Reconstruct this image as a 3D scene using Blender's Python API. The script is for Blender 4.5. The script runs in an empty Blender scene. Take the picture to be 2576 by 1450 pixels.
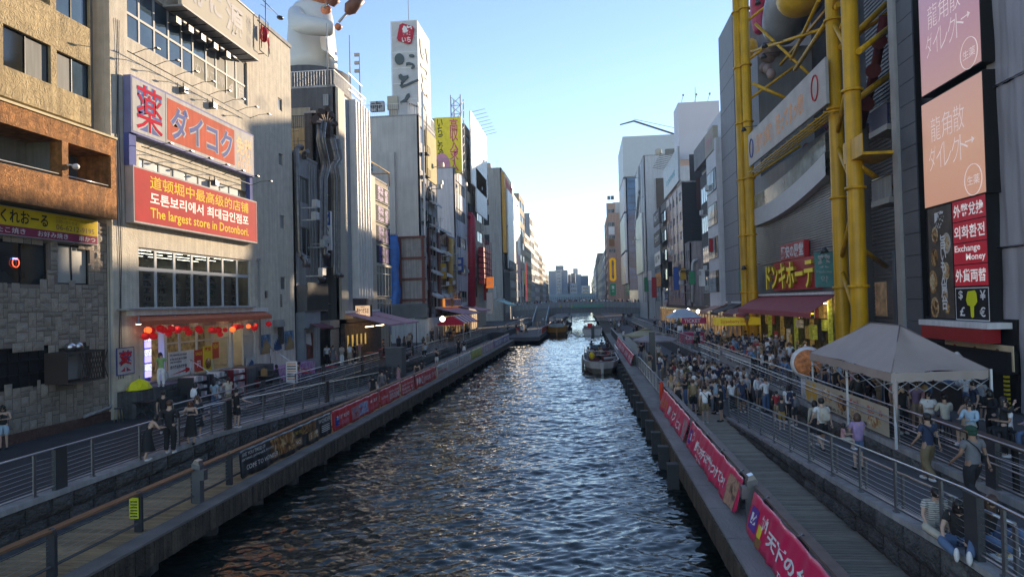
import bpy,math,random
import numpy as np
from mathutils import Vector,Matrix
random.seed(7);np.random.seed(7)
sc=bpy.context.scene
R=math.radians
# - camera
FPX,CX,CY=1750.0,1288.0,725.0
VPX,VPY,ROLL=1473.0,755.0,0.024
EYE=Vector((0,0,6.8))
dY=Vector(((VPX-CX)/FPX,-(VPY-CY)/FPX,-1)).normalized()
up=Vector((-ROLL,1,0));up.z=(dY.x*up.x+dY.y*up.y)/(-dY.z);up.normalize()
dX=dY.cross(up)
M3=Matrix((dX,dY,up))
cam=bpy.data.cameras.new("camera");camo=bpy.data.objects.new("camera",cam)
sc.collection.objects.link(camo);sc.camera=camo
camo.matrix_world=Matrix.Translation(EYE)@M3.to_4x4()
cam.sensor_width=36;cam.lens=36*FPX/2576;cam.clip_end=3000;cam.clip_start=.1
# - sky, sun, exposure
SUN_AZ,SUN_EL=29.0,13.4
w=bpy.data.worlds.new("World");sc.world=w;w.use_nodes=True
wn=w.node_tree.nodes;wl=w.node_tree.links
bg=wn['Background'];sky=wn.new('ShaderNodeTexSky');sky.sky_type='NISHITA'
sky.sun_disc=False;sky.sun_elevation=R(SUN_EL);sky.sun_rotation=R(SUN_AZ)
sky.air_density=.8;sky.dust_density=.02;sky.ozone_density=2.3;sky.altitude=20
wl.new(sky.outputs[0],bg.inputs[0]);bg.inputs[1].default_value=0.15
sun=bpy.data.lights.new("sun",'SUN');sun.energy=4.0;sun.angle=R(.5);sun.color=(1,.84,.62)
so=bpy.data.objects.new("sun",sun);sc.collection.objects.link(so)
sd=Vector((math.sin(R(SUN_AZ))*math.cos(R(SUN_EL)),math.cos(R(SUN_AZ))*math.cos(R(SUN_EL)),math.sin(R(SUN_EL))))
so.rotation_euler=sd.to_track_quat('Z','Y').to_euler()
vs=sc.view_settings;vs.view_transform='Standard';vs.look='None';vs.gamma=1;vs.use_curve_mapping=False
vs.exposure=1.12
vs.use_white_balance=True;vs.white_balance_temperature=7150;vs.white_balance_tint=14
# - helpers
COL=sc.collection.objects
WO={}
def ray(px,py):
 return M3@Vector(((px-CX)/FPX,-(py-CY)/FPX,-1))
class Fr:
 def __init__(s,o,u,v,n):s.o,s.u,s.v,s.n=Vector(o),Vector(u),Vector(v),Vector(n)
 def P(s,a,b,c=0):return s.o+s.u*a+s.v*b+s.n*c
 def uv(s,px,py,c=0):
  d=ray(px,py);o=s.o+s.n*c;t=(o-EYE).dot(s.n)/d.dot(s.n);p=EYE+d*t-s.o
  return p.dot(s.u),p.dot(s.v)
 def rect(s,xl,yt,yb,xr,c=0):
  a,b=s.uv(xl,yt,c);e,f=s.uv(xl,yb,c);g,h=s.uv(xr,yb,c)
  return(a+e)/2,g,f,b
def FL(X):return Fr((X,0,0),(0,1,0),(0,0,1),(1,0,0))
def FR_(X):return Fr((X,0,0),(0,-1,0),(0,0,1),(-1,0,0))
def FC(Y):return Fr((0,Y,0),(1,0,0),(0,0,1),(0,-1,0))
def FG(Z=0):return Fr((0,0,Z),(1,0,0),(0,1,0),(0,0,1))
def gp(px,py,z):
 d=ray(px,py);t=(z-EYE.z)/d.z;p=EYE+d*t
 return p
W=FG()
class MB:
 def __init__(s):s.v=[];s.f=[];s.m=[];s.sm=[]
 def add(s,vs,fs,m=0,smooth=False):
  b=len(s.v);s.v+=[tuple(v)for v in vs]
  for f in fs:s.f.append([b+i for i in f]);s.m.append(m);s.sm.append(smooth)
  return s
 def hexa(s,p,m=0):
  return s.add(p,[(3,2,1,0),(4,5,6,7),(0,1,5,4),(1,2,6,5),(2,3,7,6),(3,0,4,7)],m)
 def box(s,u0,u1,v0,v1,n0,n1,fr=W,m=0):
  if u0>u1:u0,u1=u1,u0
  if v0>v1:v0,v1=v1,v0
  if n0>n1:n0,n1=n1,n0
  P=fr.P
  return s.hexa([P(u0,v0,n0),P(u1,v0,n0),P(u1,v1,n0),P(u0,v1,n0),P(u0,v0,n1),P(u1,v0,n1),P(u1,v1,n1),P(u0,v1,n1)],m)
 def quad(s,a,b,c,d,m=0):return s.add([a,b,c,d],[(0,1,2,3)],m)
 def prism(s,pts,n0,n1,fr=W,m=0):
  k=len(pts)
  return s.add([fr.P(a,b,n0)for a,b in pts]+[fr.P(a,b,n1)for a,b in pts],[tuple(range(k))[::-1],tuple(range(k,2*k))]+[(i,(i+1)%k,k+(i+1)%k,k+i)for i in range(k)],m)
 def tube(s,path,r,seg=8,m=0,cap=True,smooth=True):
  path=[Vector(p)for p in path];k=len(path)
  rs=r if isinstance(r,(list,tuple))else[r]*k
  vs_=[];prev=None
  for i,p in enumerate(path):
   t=(path[min(i+1,k-1)]-path[max(i-1,0)]).normalized()
   if prev is None:a=t.orthogonal().normalized()
   else:
    a=prev-t*prev.dot(t)
    a=a.normalized()if a.length>1e-6 else t.orthogonal().normalized()
   prev=a;b=t.cross(a)
   for j in range(seg):
    an=2*math.pi*j/seg
    vs_.append(p+(a*math.cos(an)+b*math.sin(an))*rs[i])
  fs=[(i*seg+j,i*seg+(j+1)%seg,(i+1)*seg+(j+1)%seg,(i+1)*seg+j)for i in range(k-1)for j in range(seg)]
  s.add(vs_,fs,m,smooth)
  if cap:
   b=len(s.v)-len(vs_)
   s.f.append([b+j for j in range(seg)][::-1]);s.m.append(m);s.sm.append(False)
   s.f.append([b+(k-1)*seg+j for j in range(seg)]);s.m.append(m);s.sm.append(False)
  return s
 def lathe(s,c,prof,seg=16,m=0,sx=1,sy=1,smooth=True):
  c=Vector(c);vs_=[]
  for r,z in prof:
   for j in range(seg):
    an=2*math.pi*j/seg;vs_.append(c+Vector((r*sx*math.cos(an),r*sy*math.sin(an),z)))
  fs=[(i*seg+j,i*seg+(j+1)%seg,(i+1)*seg+(j+1)%seg,(i+1)*seg+j)for i in range(len(prof)-1)for j in range(seg)]
  fs+=[tuple(range(seg))[::-1],tuple(len(vs_)-seg+j for j in range(seg))]
  return s.add(vs_,fs,m,smooth)
 def ball(s,c,r,seg=10,ring=6,m=0):
  rx,ry,rz=r if isinstance(r,(tuple,list))else(r,r,r)
  return s.lathe(c,[(math.sin(math.pi*i/ring)or 1e-3,-rz*math.cos(math.pi*i/ring))for i in range(ring+1)],seg,m,rx,ry)
 def strip(s,A,B,m=0,smooth=False):
  k=len(A);return s.add(list(A)+list(B),[(i,i+1,k+i+1,k+i)for i in range(k-1)],m,smooth)
 def mesh(s,name,off=Vector()):
  me=bpy.data.meshes.new(name)
  me.from_pydata([(v[0]-off[0],v[1]-off[1],v[2]-off[2])for v in s.v],[],s.f)
  me.polygons.foreach_set('material_index',s.m);me.polygons.foreach_set('use_smooth',s.sm)
  return me
 def build(s,name,mats,parent=None,**kw):
  off=WO[parent.name]if parent is not None else Vector()
  me=s.mesh(name,off)
  if not isinstance(mats,(list,tuple)):mats=[mats]
  for m in mats:me.materials.append(m)
  return link(name,me,parent,**kw)
def link(name,me,parent=None,loc=None,**kw):
 o=bpy.data.objects.new(name,me);COL.link(o)
 if parent is not None:o.parent=parent;WO[o.name]=WO[parent.name]
 else:WO[o.name]=Vector()
 if loc is not None:o.location=loc
 for k,v in kw.items():o[k]=v
 return o
def thing(name,label,cat,loc=(0,0,0),group=None,rz=0):
 o=bpy.data.objects.new(name,None);COL.link(o);o.location=loc;o.rotation_euler=(0,0,rz)
 o['label']=label;o['category']=cat
 if group:o['group']=group
 WO[o.name]=Vector(loc);return o
def tag(o,label,cat,group=None):
 o['label']=label;o['category']=cat
 if group:o['group']=group
 return o
def copytree(src,loc,rz=None,label=None,group=None):
 kids=[c for c in bpy.data.objects if c.parent==src]if src.name not in KIDS else KIDS[src.name]
 KIDS[src.name]=kids
 r=src.copy();COL.link(r);r.location=loc
 if rz is not None:r.rotation_euler=(0,0,rz)
 if label:r['label']=label
 if group:r['group']=group
 WO[r.name]=Vector(loc)
 for c in kids:
  d=c.copy();COL.link(d);d.parent=r
  for g in KIDS.setdefault(c.name,[x for x in bpy.data.objects if x.parent==c]):
   e=g.copy();COL.link(e);e.parent=d
 return r
KIDS={}
# - materials
MATS={}
def mat(name,col=(.5,.5,.5),rough=.7,metal=0,var=.12,scale=1.5,bump=.05,bscale=25,rand=0,streak=0,emit=0,alpha=1,spec=.5,stretch=(1,1,1),coat=0,trans=0):
 if name in MATS:return MATS[name]
 m=bpy.data.materials.new(name);m.use_nodes=True;MATS[name]=m
 nt=m.node_tree;N=nt.nodes;Lk=nt.links;b=N['Principled BSDF']
 b.inputs['Roughness'].default_value=rough;b.inputs['Metallic'].default_value=metal
 b.inputs['Specular IOR Level'].default_value=spec
 if coat:b.inputs['Coat Weight'].default_value=coat
 if alpha<1:b.inputs['Alpha'].default_value=alpha
 tc=N.new('ShaderNodeTexCoord');mp=N.new('ShaderNodeMapping');mp.inputs['Scale'].default_value=stretch
 Lk.new(tc.outputs['Object'],mp.inputs[0])
 oi=N.new('ShaderNodeObjectInfo')
 if rand:
  sc_=N.new('ShaderNodeVectorMath');sc_.operation='SCALE';Lk.new(oi.outputs['Random'],sc_.inputs['Scale']);sc_.inputs[0].default_value=(17,31,23)
  Lk.new(sc_.outputs[0],mp.inputs['Location'])
 nz=N.new('ShaderNodeTexNoise');nz.inputs['Scale'].default_value=scale;nz.inputs['Detail'].default_value=4
 Lk.new(mp.outputs[0],nz.inputs['Vector'])
 mr=N.new('ShaderNodeMapRange');mr.inputs['From Min'].default_value=.3;mr.inputs['From Max'].default_value=.7
 mr.inputs['To Min'].default_value=1-var;mr.inputs['To Max'].default_value=1+var
 Lk.new(nz.outputs['Fac'],mr.inputs[0]);fac=mr.outputs[0]
 def mul(a,b_):
  x=N.new('ShaderNodeMath');x.operation='MULTIPLY'
  Lk.new(a,x.inputs[0]);Lk.new(b_,x.inputs[1]);return x.outputs[0]
 if rand:
  r2=N.new('ShaderNodeMapRange');r2.inputs['To Min'].default_value=1-rand;r2.inputs['To Max'].default_value=1+rand
  Lk.new(oi.outputs['Random'],r2.inputs[0]);fac=mul(fac,r2.outputs[0])
 if streak:
  mp2=N.new('ShaderNodeMapping');mp2.inputs['Scale'].default_value=(2.5,2.5,.12);Lk.new(tc.outputs['Object'],mp2.inputs[0])
  n2=N.new('ShaderNodeTexNoise');n2.inputs['Scale'].default_value=1.6;n2.inputs['Detail'].default_value=5;Lk.new(mp2.outputs[0],n2.inputs['Vector'])
  r3=N.new('ShaderNodeMapRange');r3.inputs['From Min'].default_value=.38;r3.inputs['From Max'].default_value=.62
  r3.inputs['To Min'].default_value=1-streak;r3.inputs['To Max'].default_value=1.04
  Lk.new(n2.outputs['Fac'],r3.inputs[0]);fac=mul(fac,r3.outputs[0])
 vm=N.new('ShaderNodeVectorMath');vm.operation='SCALE';vm.inputs[0].default_value=col[:3];Lk.new(fac,vm.inputs['Scale'])
 Lk.new(vm.outputs[0],b.inputs['Base Color'])
 if bump:
  nb=N.new('ShaderNodeTexNoise');nb.inputs['Scale'].default_value=bscale;nb.inputs['Detail'].default_value=3;Lk.new(mp.outputs[0],nb.inputs['Vector'])
  bp=N.new('ShaderNodeBump');bp.inputs['Strength'].default_value=min(1,bump*4);bp.inputs['Distance'].default_value=bump*.2
  Lk.new(nb.outputs['Fac'],bp.inputs['Height']);Lk.new(bp.outputs[0],b.inputs['Normal'])
 if emit:
  b.inputs['Emission Strength'].default_value=emit;Lk.new(vm.outputs[0],b.inputs['Emission Color'])
 if trans:b.inputs['Transmission Weight'].default_value=trans
 m['_']=1
 return m
def flat(name,col,rough=.6,emit=0,metal=0):return mat(name,col,rough,metal,var=.06,bump=0,emit=emit,spec=.25)
# - lettering
TXT={}
TMP=bpy.data.scenes.new('workshop');TVL=TMP.view_layers[0]
def text_mesh(s,bold,vertical,ls=1.0):
 k=(s,bold,vertical)
 if k in TXT:return TXT[k]
 cu=bpy.data.curves.new('lettering','FONT');cu.body='\n'.join(s)if vertical else s
 cu.resolution_u=2;cu.offset=bold;cu.align_x='CENTER' if vertical else 'LEFT';cu.space_line=.78 if vertical else ls
 o=bpy.data.objects.new('lettering',cu);TMP.collection.objects.link(o)
 TVL.update();dg=TVL.depsgraph;me=o.evaluated_get(dg).to_mesh()
 vs_=np.array([v.co[:2]for v in me.vertices])if len(me.vertices)else np.zeros((1,2))
 fs=[tuple(p.vertices)for p in me.polygons]
 bpy.data.objects.remove(o);bpy.data.curves.remove(cu)
 lo=vs_.min(0);hi=vs_.max(0)
 TXT[k]=((vs_-lo)/np.maximum(hi-lo,1e-6),fs,(hi-lo));return TXT[k]
def text(s,fr,u0,u1,v0,v1,n,m,parent,bold=.0,vertical=False,wave=None,name='lettering',fit=False,ls=1.0):
 vs_,fs,sz=text_mesh(s,bold,vertical,ls)
 if not fit:
  su=(u1-u0)/sz[0];sv=(v1-v0)/sz[1]
  if su>sv*1.5:d=(u1-u0-sv*1.5*sz[0])/2;u0+=d;u1-=d
  elif sv>su*1.5:d=(v1-v0-su*1.5*sz[1])/2;v0+=d;v1-=d
 P=[]
 for a,b in vs_:
  uu=u0+(u1-u0)*a;vv=v0+(v1-v0)*b
  P.append(fr.P(uu,vv,n+(wave(uu,vv)if wave else 0)))
 mb=MB();mb.add(P,fs);return mb.build(name,m,parent)
 #  materials used all over
asphalt=mat('asphalt',(.058,.060,.066),.85,var=.2,scale=.8,bump=.3,bscale=60)
pave=mat('terrace paving',(.105,.108,.115),.8,var=.18,scale=.7,bump=.2,bscale=40)
conc=mat('concrete',(.34,.34,.345),.85,var=.15,scale=.6,bump=.12,bscale=20,streak=.22)
dconc=mat('dark concrete',(.11,.11,.11),.85,var=.25,scale=1.2,bump=.3,bscale=15,streak=.4)
rockm=mat('rough dark stone',(.10,.095,.088),.9,var=.35,scale=5,bump=.9,bscale=9,rand=.35)
woodm=mat('weathered deck wood',(.50,.37,.21),.75,var=.25,scale=3,bump=.2,bscale=40,rand=.25,stretch=(1,12,12))
woodr=mat('grey weathered deck wood',(.37,.345,.28),.75,var=.25,scale=3,bump=.2,bscale=40,rand=.22,stretch=(1,12,12))
fascia=mat('wet timber fascia',(.10,.075,.05),.8,var=.4,scale=3,bump=.4,bscale=14,streak=.5)
steel=mat('brushed steel',(.55,.56,.58),.28,1,var=.1,bump=.02,bscale=60)
dsteel=mat('painted dark steel',(.055,.058,.065),.4,.3,var=.15,bump=.03)
gsteel=mat('grey steel post',(.20,.205,.215),.4,.7,var=.1,bump=.03)
railwood=mat('brown handrail',(.22,.11,.055),.5,var=.25,scale=4,bump=.08,stretch=(6,.5,6))
railbrn=mat('brown painted handrail',(.16,.115,.10),.45,var=.2,scale=4,bump=.05)
black=flat('matt black',(.012,.012,.013),.6)
white=mat('white paint',(.72,.72,.72),.5,var=.06,bump=.02,streak=.12)
dimint=flat('dark interior',(.015,.015,.017),.8)
glassd=mat('dark window glass',(.02,.024,.028),.06,var=.5,scale=.8,bump=0,spec=.8,rand=.5)
glassc=mat('curtained window glass',(.20,.21,.21),.6,var=.2,scale=1.5,bump=0,spec=.15,rand=.4,stretch=(4,4,.4))
glassb=mat('blue sky window glass',(.05,.085,.12),.05,var=.4,scale=.7,bump=0,spec=1,rand=.4)
GL=[glassd,glassd,glassc,glassb]
#  water
def fbm(x,y,seed,comps):
 rs=np.random.RandomState(seed);z=np.zeros_like(x)
 for L_,amp,n in comps:
  for i in range(n):
   th=rs.uniform(-.9,.9)+(math.pi if rs.rand()<.3 else 0)+math.pi/2
   k=2*math.pi/(L_*rs.uniform(.7,1.4));ph=rs.uniform(0,6.28)
   s=np.sin(k*(x*math.cos(th)+y*math.sin(th))+ph+.8*np.sin(x*.7*k*.3+ph)+.8*np.sin(y*.45*k*.4+ph*2))
   z+=amp/math.sqrt(n)*(1-np.abs(s))*1.6
 return z
ys=[7.0]
while ys[-1]<760:ys.append(ys[-1]+max(.075,ys[-1]*.0027))
ys=np.array(ys);xs=np.linspace(-14.2,7.2,260)
X_,Y_=np.meshgrid(xs,ys)
Xs=np.where(Y_>220,X_*(1+(Y_-220)*.002),X_)
fade=np.clip(1.15-Y_/400,.1,1)
Z_=fbm(X_,Y_,3,[(7.0,.04,5),(2.6,.026,9),(1.2,.023,14),(.55,.016,20),(.3,.006,14)])
Z_=(Z_-Z_.mean())*fade
me=bpy.data.meshes.new('canal_water');ny,nx=X_.shape
me.vertices.add(nx*ny);me.vertices.foreach_set('co',np.stack([Xs,Y_,Z_],-1).astype('f').ravel())
ii=np.arange(nx*ny).reshape(ny,nx);qd=np.stack([ii[:-1,:-1],ii[:-1,1:],ii[1:,1:],ii[1:,:-1]],-1).reshape(-1)
me.loops.add(len(qd));me.loops.foreach_set('vertex_index',qd.astype('i'));me.polygons.add(len(qd)//4)
me.polygons.foreach_set('loop_start',np.arange(0,len(qd),4).astype('i'));me.polygons.foreach_set('loop_total',np.full(len(qd)//4,4,'i'))
me.polygons.foreach_set('use_smooth',np.ones(len(qd)//4,bool));me.update();me.validate()
wm=mat('canal water',(.007,.014,.012),.025,var=.3,scale=.3,bump=.07,bscale=9,spec=.6,stretch=(.8,1.6,1))
wm.node_tree.nodes['Principled BSDF'].inputs['IOR'].default_value=1.42
me.materials.append(wm);link('canal_water',me,kind='structure')
#  ground, terraces, decks
LX,RX=-21.0,16.0
DK,TL,TR=1.1,2.05,2.2
def struct(name,mb,m,**kw):return mb.build(name,m,kind='structure',**kw)
struct('ground',MB().box(-500,LX-.0,-60,765,-1.2,TL-.03).box(RX,500,-60,765,-1.2,TR-.03).box(-500,500,765,1020,-1.2,1.5),asphalt)
struct('canal_bed',MB().box(-22,17,0,765,-2.5,-2.2),dconc)
struct('left_terrace',MB().box(LX,-14.25,-5,25,.0,TL).box(LX,-16.2,25,53,0,TL).box(LX,-15.2,53,110,0,TL-.05).box(LX,-13,110,330,0,TL).box(-40,-21,330,760,0,TL),asphalt)
def ramp(name,x0,x1,y0,y1,z0,z1,m):
 b=MB();b.hexa([(x0,y0,0),(x1,y0,0),(x1,y1,0),(x0,y1,0),(x0,y0,z0),(x1,y0,z0),(x1,y1,z1),(x0,y1,z1)]);return struct(name,b,m)
ramp('left_ramp',-16.2,-14.25,25,47,TL,DK+.05,pave)
struct('left_deck_base',MB().box(-13.6,-10.98,4,105,.72,DK-.06),fascia)
struct('left_plaza',MB().box(-16.2,-13.62,47,105,0,DK),pave)
struct('left_far_deck',MB().box(-13,-7.6,112,330,.5,DK),pave)
struct('left_embankment',MB().box(-14.25,-13.62,4,47,-2,1.1).box(-13.62,-13.4,4,105,-2,.7),dconc)
b=MB()
for y0,y1 in((-5,25),(25,47)):b.box(-14.28,-13.98,y0,y1,1.95 if y1==25 else 1.1,2.09 if y1==25 else 1.12)
b=MB().box(-14.35,-13.95,4,25,1.98,2.12);b.hexa([(-14.35,25,1.98),(-13.95,25,1.98),(-13.95,47,1.03),(-14.35,47,1.03),(-14.35,25,2.12),(-13.95,25,2.12),(-13.95,47,1.17),(-14.35,47,1.17)])
struct('left_kerb',b,conc)
struct('right_terrace',MB().box(9.3,RX,-5,185,0,TR),pave)
struct('right_ramp_landing',MB().box(6.55,9.3,-5,13,0,TR),pave)
ramp('right_ramp',6.55,9.3,13,33.5,TR,DK+.06,pave)
struct('right_plaza',MB().box(6.55,9.3,33.5,185,0,DK+.004),pave)
struct('right_deck_base',MB().box(3.22,6.36,4,330,.75,DK-.06),fascia)
struct('right_far_deck',MB().box(6.36,14,185,330,0,DK),pave)
struct('right_kerb',MB().box(6.36,6.62,4,13,2.14,2.26).hexa([(6.36,13,2.14),(6.62,13,2.14),(6.62,33.5,1.08),(6.36,33.5,1.08),(6.36,13,2.26),(6.62,13,2.26),(6.62,33.5,1.2),(6.36,33.5,1.2)]).box(9.1,9.32,-5,95,2.1,2.28),conc)
def stone_mesh(seed,L_,H_,D_):
 rs=random.Random(seed);b=MB();nu,nv=4,3;P=[]
 for j in range(nv+1):
  for i in range(nu+1):
   e=i in(0,nu)or j in(0,nv)
   P.append((0 if e else D_*rs.uniform(.5,1.3),L_*i/nu,H_*j/nv))
 P=[(x+D_*.6,y,z)for x,y,z in P]
 b.add(P,[(j*(nu+1)+i,j*(nu+1)+i+1,(j+1)*(nu+1)+i+1,(j+1)*(nu+1)+i)for j in range(nv)for i in range(nu)])
 e=D_*.6;b.add([(0,0,0),(0,L_,0),(0,L_,H_),(0,0,H_),(e,0,0),(e,L_,0),(e,L_,H_),(e,0,H_)],[(0,1,5,4),(1,2,6,5),(2,3,7,6),(3,0,4,7)])
 me=b.mesh('stone');return me
SM=[stone_mesh(i,1,1,.09)for i in range(6)]
for m_ in SM:m_.materials.append(rockm)
def stone_wall(parent,x,sgn,y0,y1,zlo,ztop,rows,wl_,seed):
 rs=random.Random(seed)
 for r_ in range(rows):
  y=y0-(wl_*.5 if r_%2 else 0)
  while y<y1:
   L_=wl_*rs.uniform(.75,1.2);zt=ztop(y+L_/2);h=(zt-zlo)/rows
   ya,yb=max(y,y0),min(y+L_,y1)
   if h>.05 and yb-ya>.1:
    o=link('stone',rs.choice(SM),parent);o.location=(x,ya+.02,zlo+h*r_+.015);o.scale=(sgn*rs.uniform(.7,1.3),yb-ya-.04,h-.03)
   y+=L_
rw=struct('right_retaining_wall',MB().box(6.40,6.55,4,33.5,0,1.05),dconc)
def rtop(y):return 2.14 if y<13 else 2.14+(y-13)/20.5*(-1.0)
rw.data.transform(Matrix.Identity(4))
b=MB();b.hexa([(6.40,4,1.0),(6.55,4,1.0),(6.55,13,1.0),(6.40,13,1.0),(6.40,4,2.13),(6.55,4,2.13),(6.55,13,2.13),(6.40,13,2.13)])
b.hexa([(6.40,13,1.0),(6.55,13,1.0),(6.55,33.5,1.0),(6.40,33.5,1.0),(6.40,13,2.13),(6.55,13,2.13),(6.55,33.5,1.1),(6.40,33.5,1.1)])
b.build('wall_core',dconc,rw)
stone_wall(rw,6.40,-1,9,33,1.05,rtop,2,.78,1)
lw=struct('left_retaining_wall',MB().box(-14.25,-14.06,4,25,.9,2.0),dconc)
stone_wall(lw,-14.06,1,12,25,1.08,lambda y:1.98,2,.8,2)
stone_wall(lw,-14.06,1,25,46,1.08,lambda y:1.98-(y-25)/22*.93,1,.9,3)
uw=struct('upper_retaining_wall',MB().box(9.12,9.3,13,95,1.0,2.12),dconc)
stone_wall(uw,9.12,-1,16,60,1.15,lambda y:2.12,2,1.0,4)
lw2=struct('left_terrace_wall',MB().box(-16.2,-16.02,25,53,1.0,2.03).box(-15.2,-15.02,53,105,1.0,1.98),dconc)
stone_wall(lw2,-16.02,1,26,53,1.15,lambda y:2.0,2,1.1,5)
stone_wall(lw2,-15.02,1,53,100,1.15,lambda y:1.97,2,1.4,6)
def plank_mesh(wx,wy):
 b=MB();b.box(0,wx,0,wy,-.05,0);me=b.mesh('plank');return me
def planks(parent,x0,x1,y0,wy,gap,n,m,seed):
 me=plank_mesh(x1-x0,wy);me.materials.append(m);rs=random.Random(seed);y=y0
 for i in range(n):
  o=link('plank',me,parent);o.location=(x0+rs.uniform(-.01,.01),y,DK-.006+rs.uniform(-.003,.003));y+=wy+gap
 return y
def plank_rest(parent,x0,x1,y0,y1,wy,gap,m):
 b=MB();y=y0
 while y<y1:b.box(x0,x1,y,y+wy,DK-.05,DK-.006);y+=wy+gap
 o=b.build('planks',m,parent);o['kind']='stuff'
ld=struct('left_boardwalk',MB().box(-13.6,-11.0,4,105,DK-.075,DK-.056),black)
y=planks(ld,-13.58,-11.45,12.2,.125,.032,160,woodm,1);plank_rest(ld,-13.58,-11.45,y,105,.125,.032,woodm);plank_rest(ld,-13.58,-11.45,5,12.05,.125,.032,woodm)
o=MB().box(-11.43,-10.9,4,105,DK-.055,DK+.01).build('edge_board',mat('edge concrete',(.17,.155,.145),.8,var=.3,scale=1,bump=.2),ld)
rd=struct('right_boardwalk',MB().box(3.24,6.36,4,120,DK-.075,DK-.056),black)
y=planks(rd,4.25,6.38,10.8,.125,.032,155,woodr,2);plank_rest(rd,4.25,6.38,y,120,.125,.032,woodr);plank_rest(rd,4.25,6.38,5,10.65,.125,.032,woodr)
b=MB();y=5
while y<120:b.box(3.18,4.22,y,y+2.35,DK-.055,DK+.004);y+=2.4
b.build('edge_board',mat('grey edge board',(.20,.195,.185),.75,var=.3,scale=1.5,bump=.2,stretch=(1,.3,1)),rd)
def fascia_wall(name,x,sgn,y1,lab):
 b=MB();y=8
 while y<y1:
  b.box(x,x+sgn*.07,y,y+.34,.42+random.uniform(0,.03),DK-.07);y+=.37
 o=b.build('fascia_board',fascia,lab);o['kind']='stuff'
fascia_wall('l',-10.97,1,105,ld);fascia_wall('r',3.21,-1,120,rd)
pil=MB()
def piling(x,y,lab,g):
 b=MB().box(-.19,.19,-.19,.19,-2,1.0).box(-.21,.21,-.21,.21,.99,1.05)
 return b.mesh('mooring_pile')
pm=piling(0,0,0,0);pm.materials.append(mat('mooring pile timber',(.05,.05,.05),.7,var=.3,bump=.2))
ORD='first second third fourth fifth sixth seventh eighth ninth tenth eleventh twelfth thirteenth fourteenth fifteenth sixteenth seventeenth eighteenth nineteenth twentieth'.split();ORD+=['twenty '+x for x in ORD[:9]]
for i in range(26):
 y=25.5+i*3.0
 o=link('mooring_pile',pm,loc=(2.95,y,-.15));o['group']='dark square mooring piles along the right boardwalk'
 o['label']='%s dark square mooring pile along the right boardwalk, counted from the camera'%ORD[i];o['category']='mooring pile'
b=MB()
for i in range(30):b.box(-11.7,-11.35,14+i*3,14.35+i*3,-2,.72)
for i in range(30):b.box(3.5,3.85,10+i*3,10.35+i*3,-2,.75)
struct('deck_supports',b,dconc)
#  railings
def cable_rail(name,label,cat,pts,h=1.1,post_dx=2.2,ncab=6,m_post=gsteel,handrails=False,low=False):
 """post and cable railing along pts (x,y,z of the foot line)"""
 t=thing(name,label,cat,pts[0])
 pts=[Vector(p)for p in pts]
 seg=[(pts[i+1]-pts[i]).length for i in range(len(pts)-1)];tot=sum(seg)
 def at(s):
  for i,L_ in enumerate(seg):
   if s<=L_ or i==len(seg)-1:return pts[i]+(pts[i+1]-pts[i])*(s/L_)
   s-=L_
 zz=Vector((0,0,1));off=WO[t.name]
 MB().tube([p+zz*h for p in pts],.028,8).build('top_rail',steel,t)
 MB().tube([p+zz*.12 for p in pts],.022,6).build('bottom_rail',steel,t)
 n=max(1,round(tot/post_dx));d=(pts[-1]-pts[0]).normalized();ang=math.atan2(d.y,d.x)
 pb=MB().box(-.045,.045,-.022,.022,0,h-.02).box(-.07,.07,-.05,.05,-.02,.03)
 for j in range(ncab):
  pb.box(-.055,.055,-.008,.008,.2+j*(h-.3)/ncab,.215+j*(h-.3)/ncab)
 me=pb.mesh('post');me.materials.append(m_post)
 for i in range(n+1):
  p=at(tot*i/n);o=link('post',me,t);o.location=p-off;o.rotation_euler=(0,0,ang)
 for j in range(ncab):
  z=.21+j*(h-.3)/ncab;b=MB()
  for i in range(n):
   a_,b_=at(tot*i/n),at(tot*(i+1)/n);b.tube([a_+zz*z,(a_+b_)/2+zz*(z-.015),b_+zz*z],.006,4,cap=False)
  b.build('cable',steel,t)
 if handrails:
  nrm=Vector((-d.y,d.x,0))*handrails
  for zr in(.62,.78):
   MB().tube([p+zz*zr+nrm*.14 for p in pts],.02,6).build('handrail',steel,t)
  b=MB()
  for i in range(n+1):
   p=at(tot*i/n)
   for zr in(.62,.78):b.tube([p+zz*(zr-.05),p+zz*(zr-.08)+nrm*.1,p+zz*zr+nrm*.14],.01,4)
  b.build('bracket',steel,t)
 return t
def fat_post(x,y,z,lab,g):
 t=MB().box(x-.06,x+.06,y-.1,y+.32,z,z+1.15).build('railing_pillar',dsteel);tag(t,lab,'pillar',g);return t
cable_rail('cable_railing','steel cable railing along the kerb of the left terrace, nearest the canal','railing',[(-14.1,8,2.12),(-14.1,25,2.12),(-14.05,46,1.17)],post_dx=2.1,ncab=7)
cable_rail('cable_railing','steel cable railing between the left ramp and the shop terrace','railing',[(-16.05,25.5,2.05),(-16.05,52.5,2.05)],post_dx=2.0,handrails=-1)
cable_rail('cable_railing','steel railing in front of the white hoarding on the left terrace','railing',[(-15.1,57,1.98),(-15.1,75,1.98)],post_dx=2.2)
cable_rail('cable_railing','steel railing in front of the red and white canopy on the left terrace','railing',[(-15.1,79,1.98),(-15.1,100,1.98)],post_dx=2.2)
cable_rail('cable_railing','steel cable railing down the outer side of the right ramp','railing',[(6.5,6,2.26),(6.5,13,2.26),(6.5,33.3,1.2)],post_dx=2.0,ncab=7)
cable_rail('cable_railing','short double handrail down the middle of the right ramp','railing',[(6.75,12,2.2),(6.75,30,1.3)],h=.86,post_dx=2.0,ncab=1)
cable_rail('cable_railing','long steel railing at the edge of the right upper terrace','railing',[(9.2,5,2.28),(9.2,58,2.28)],post_dx=2.1,ncab=7,handrails=1)
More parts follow.
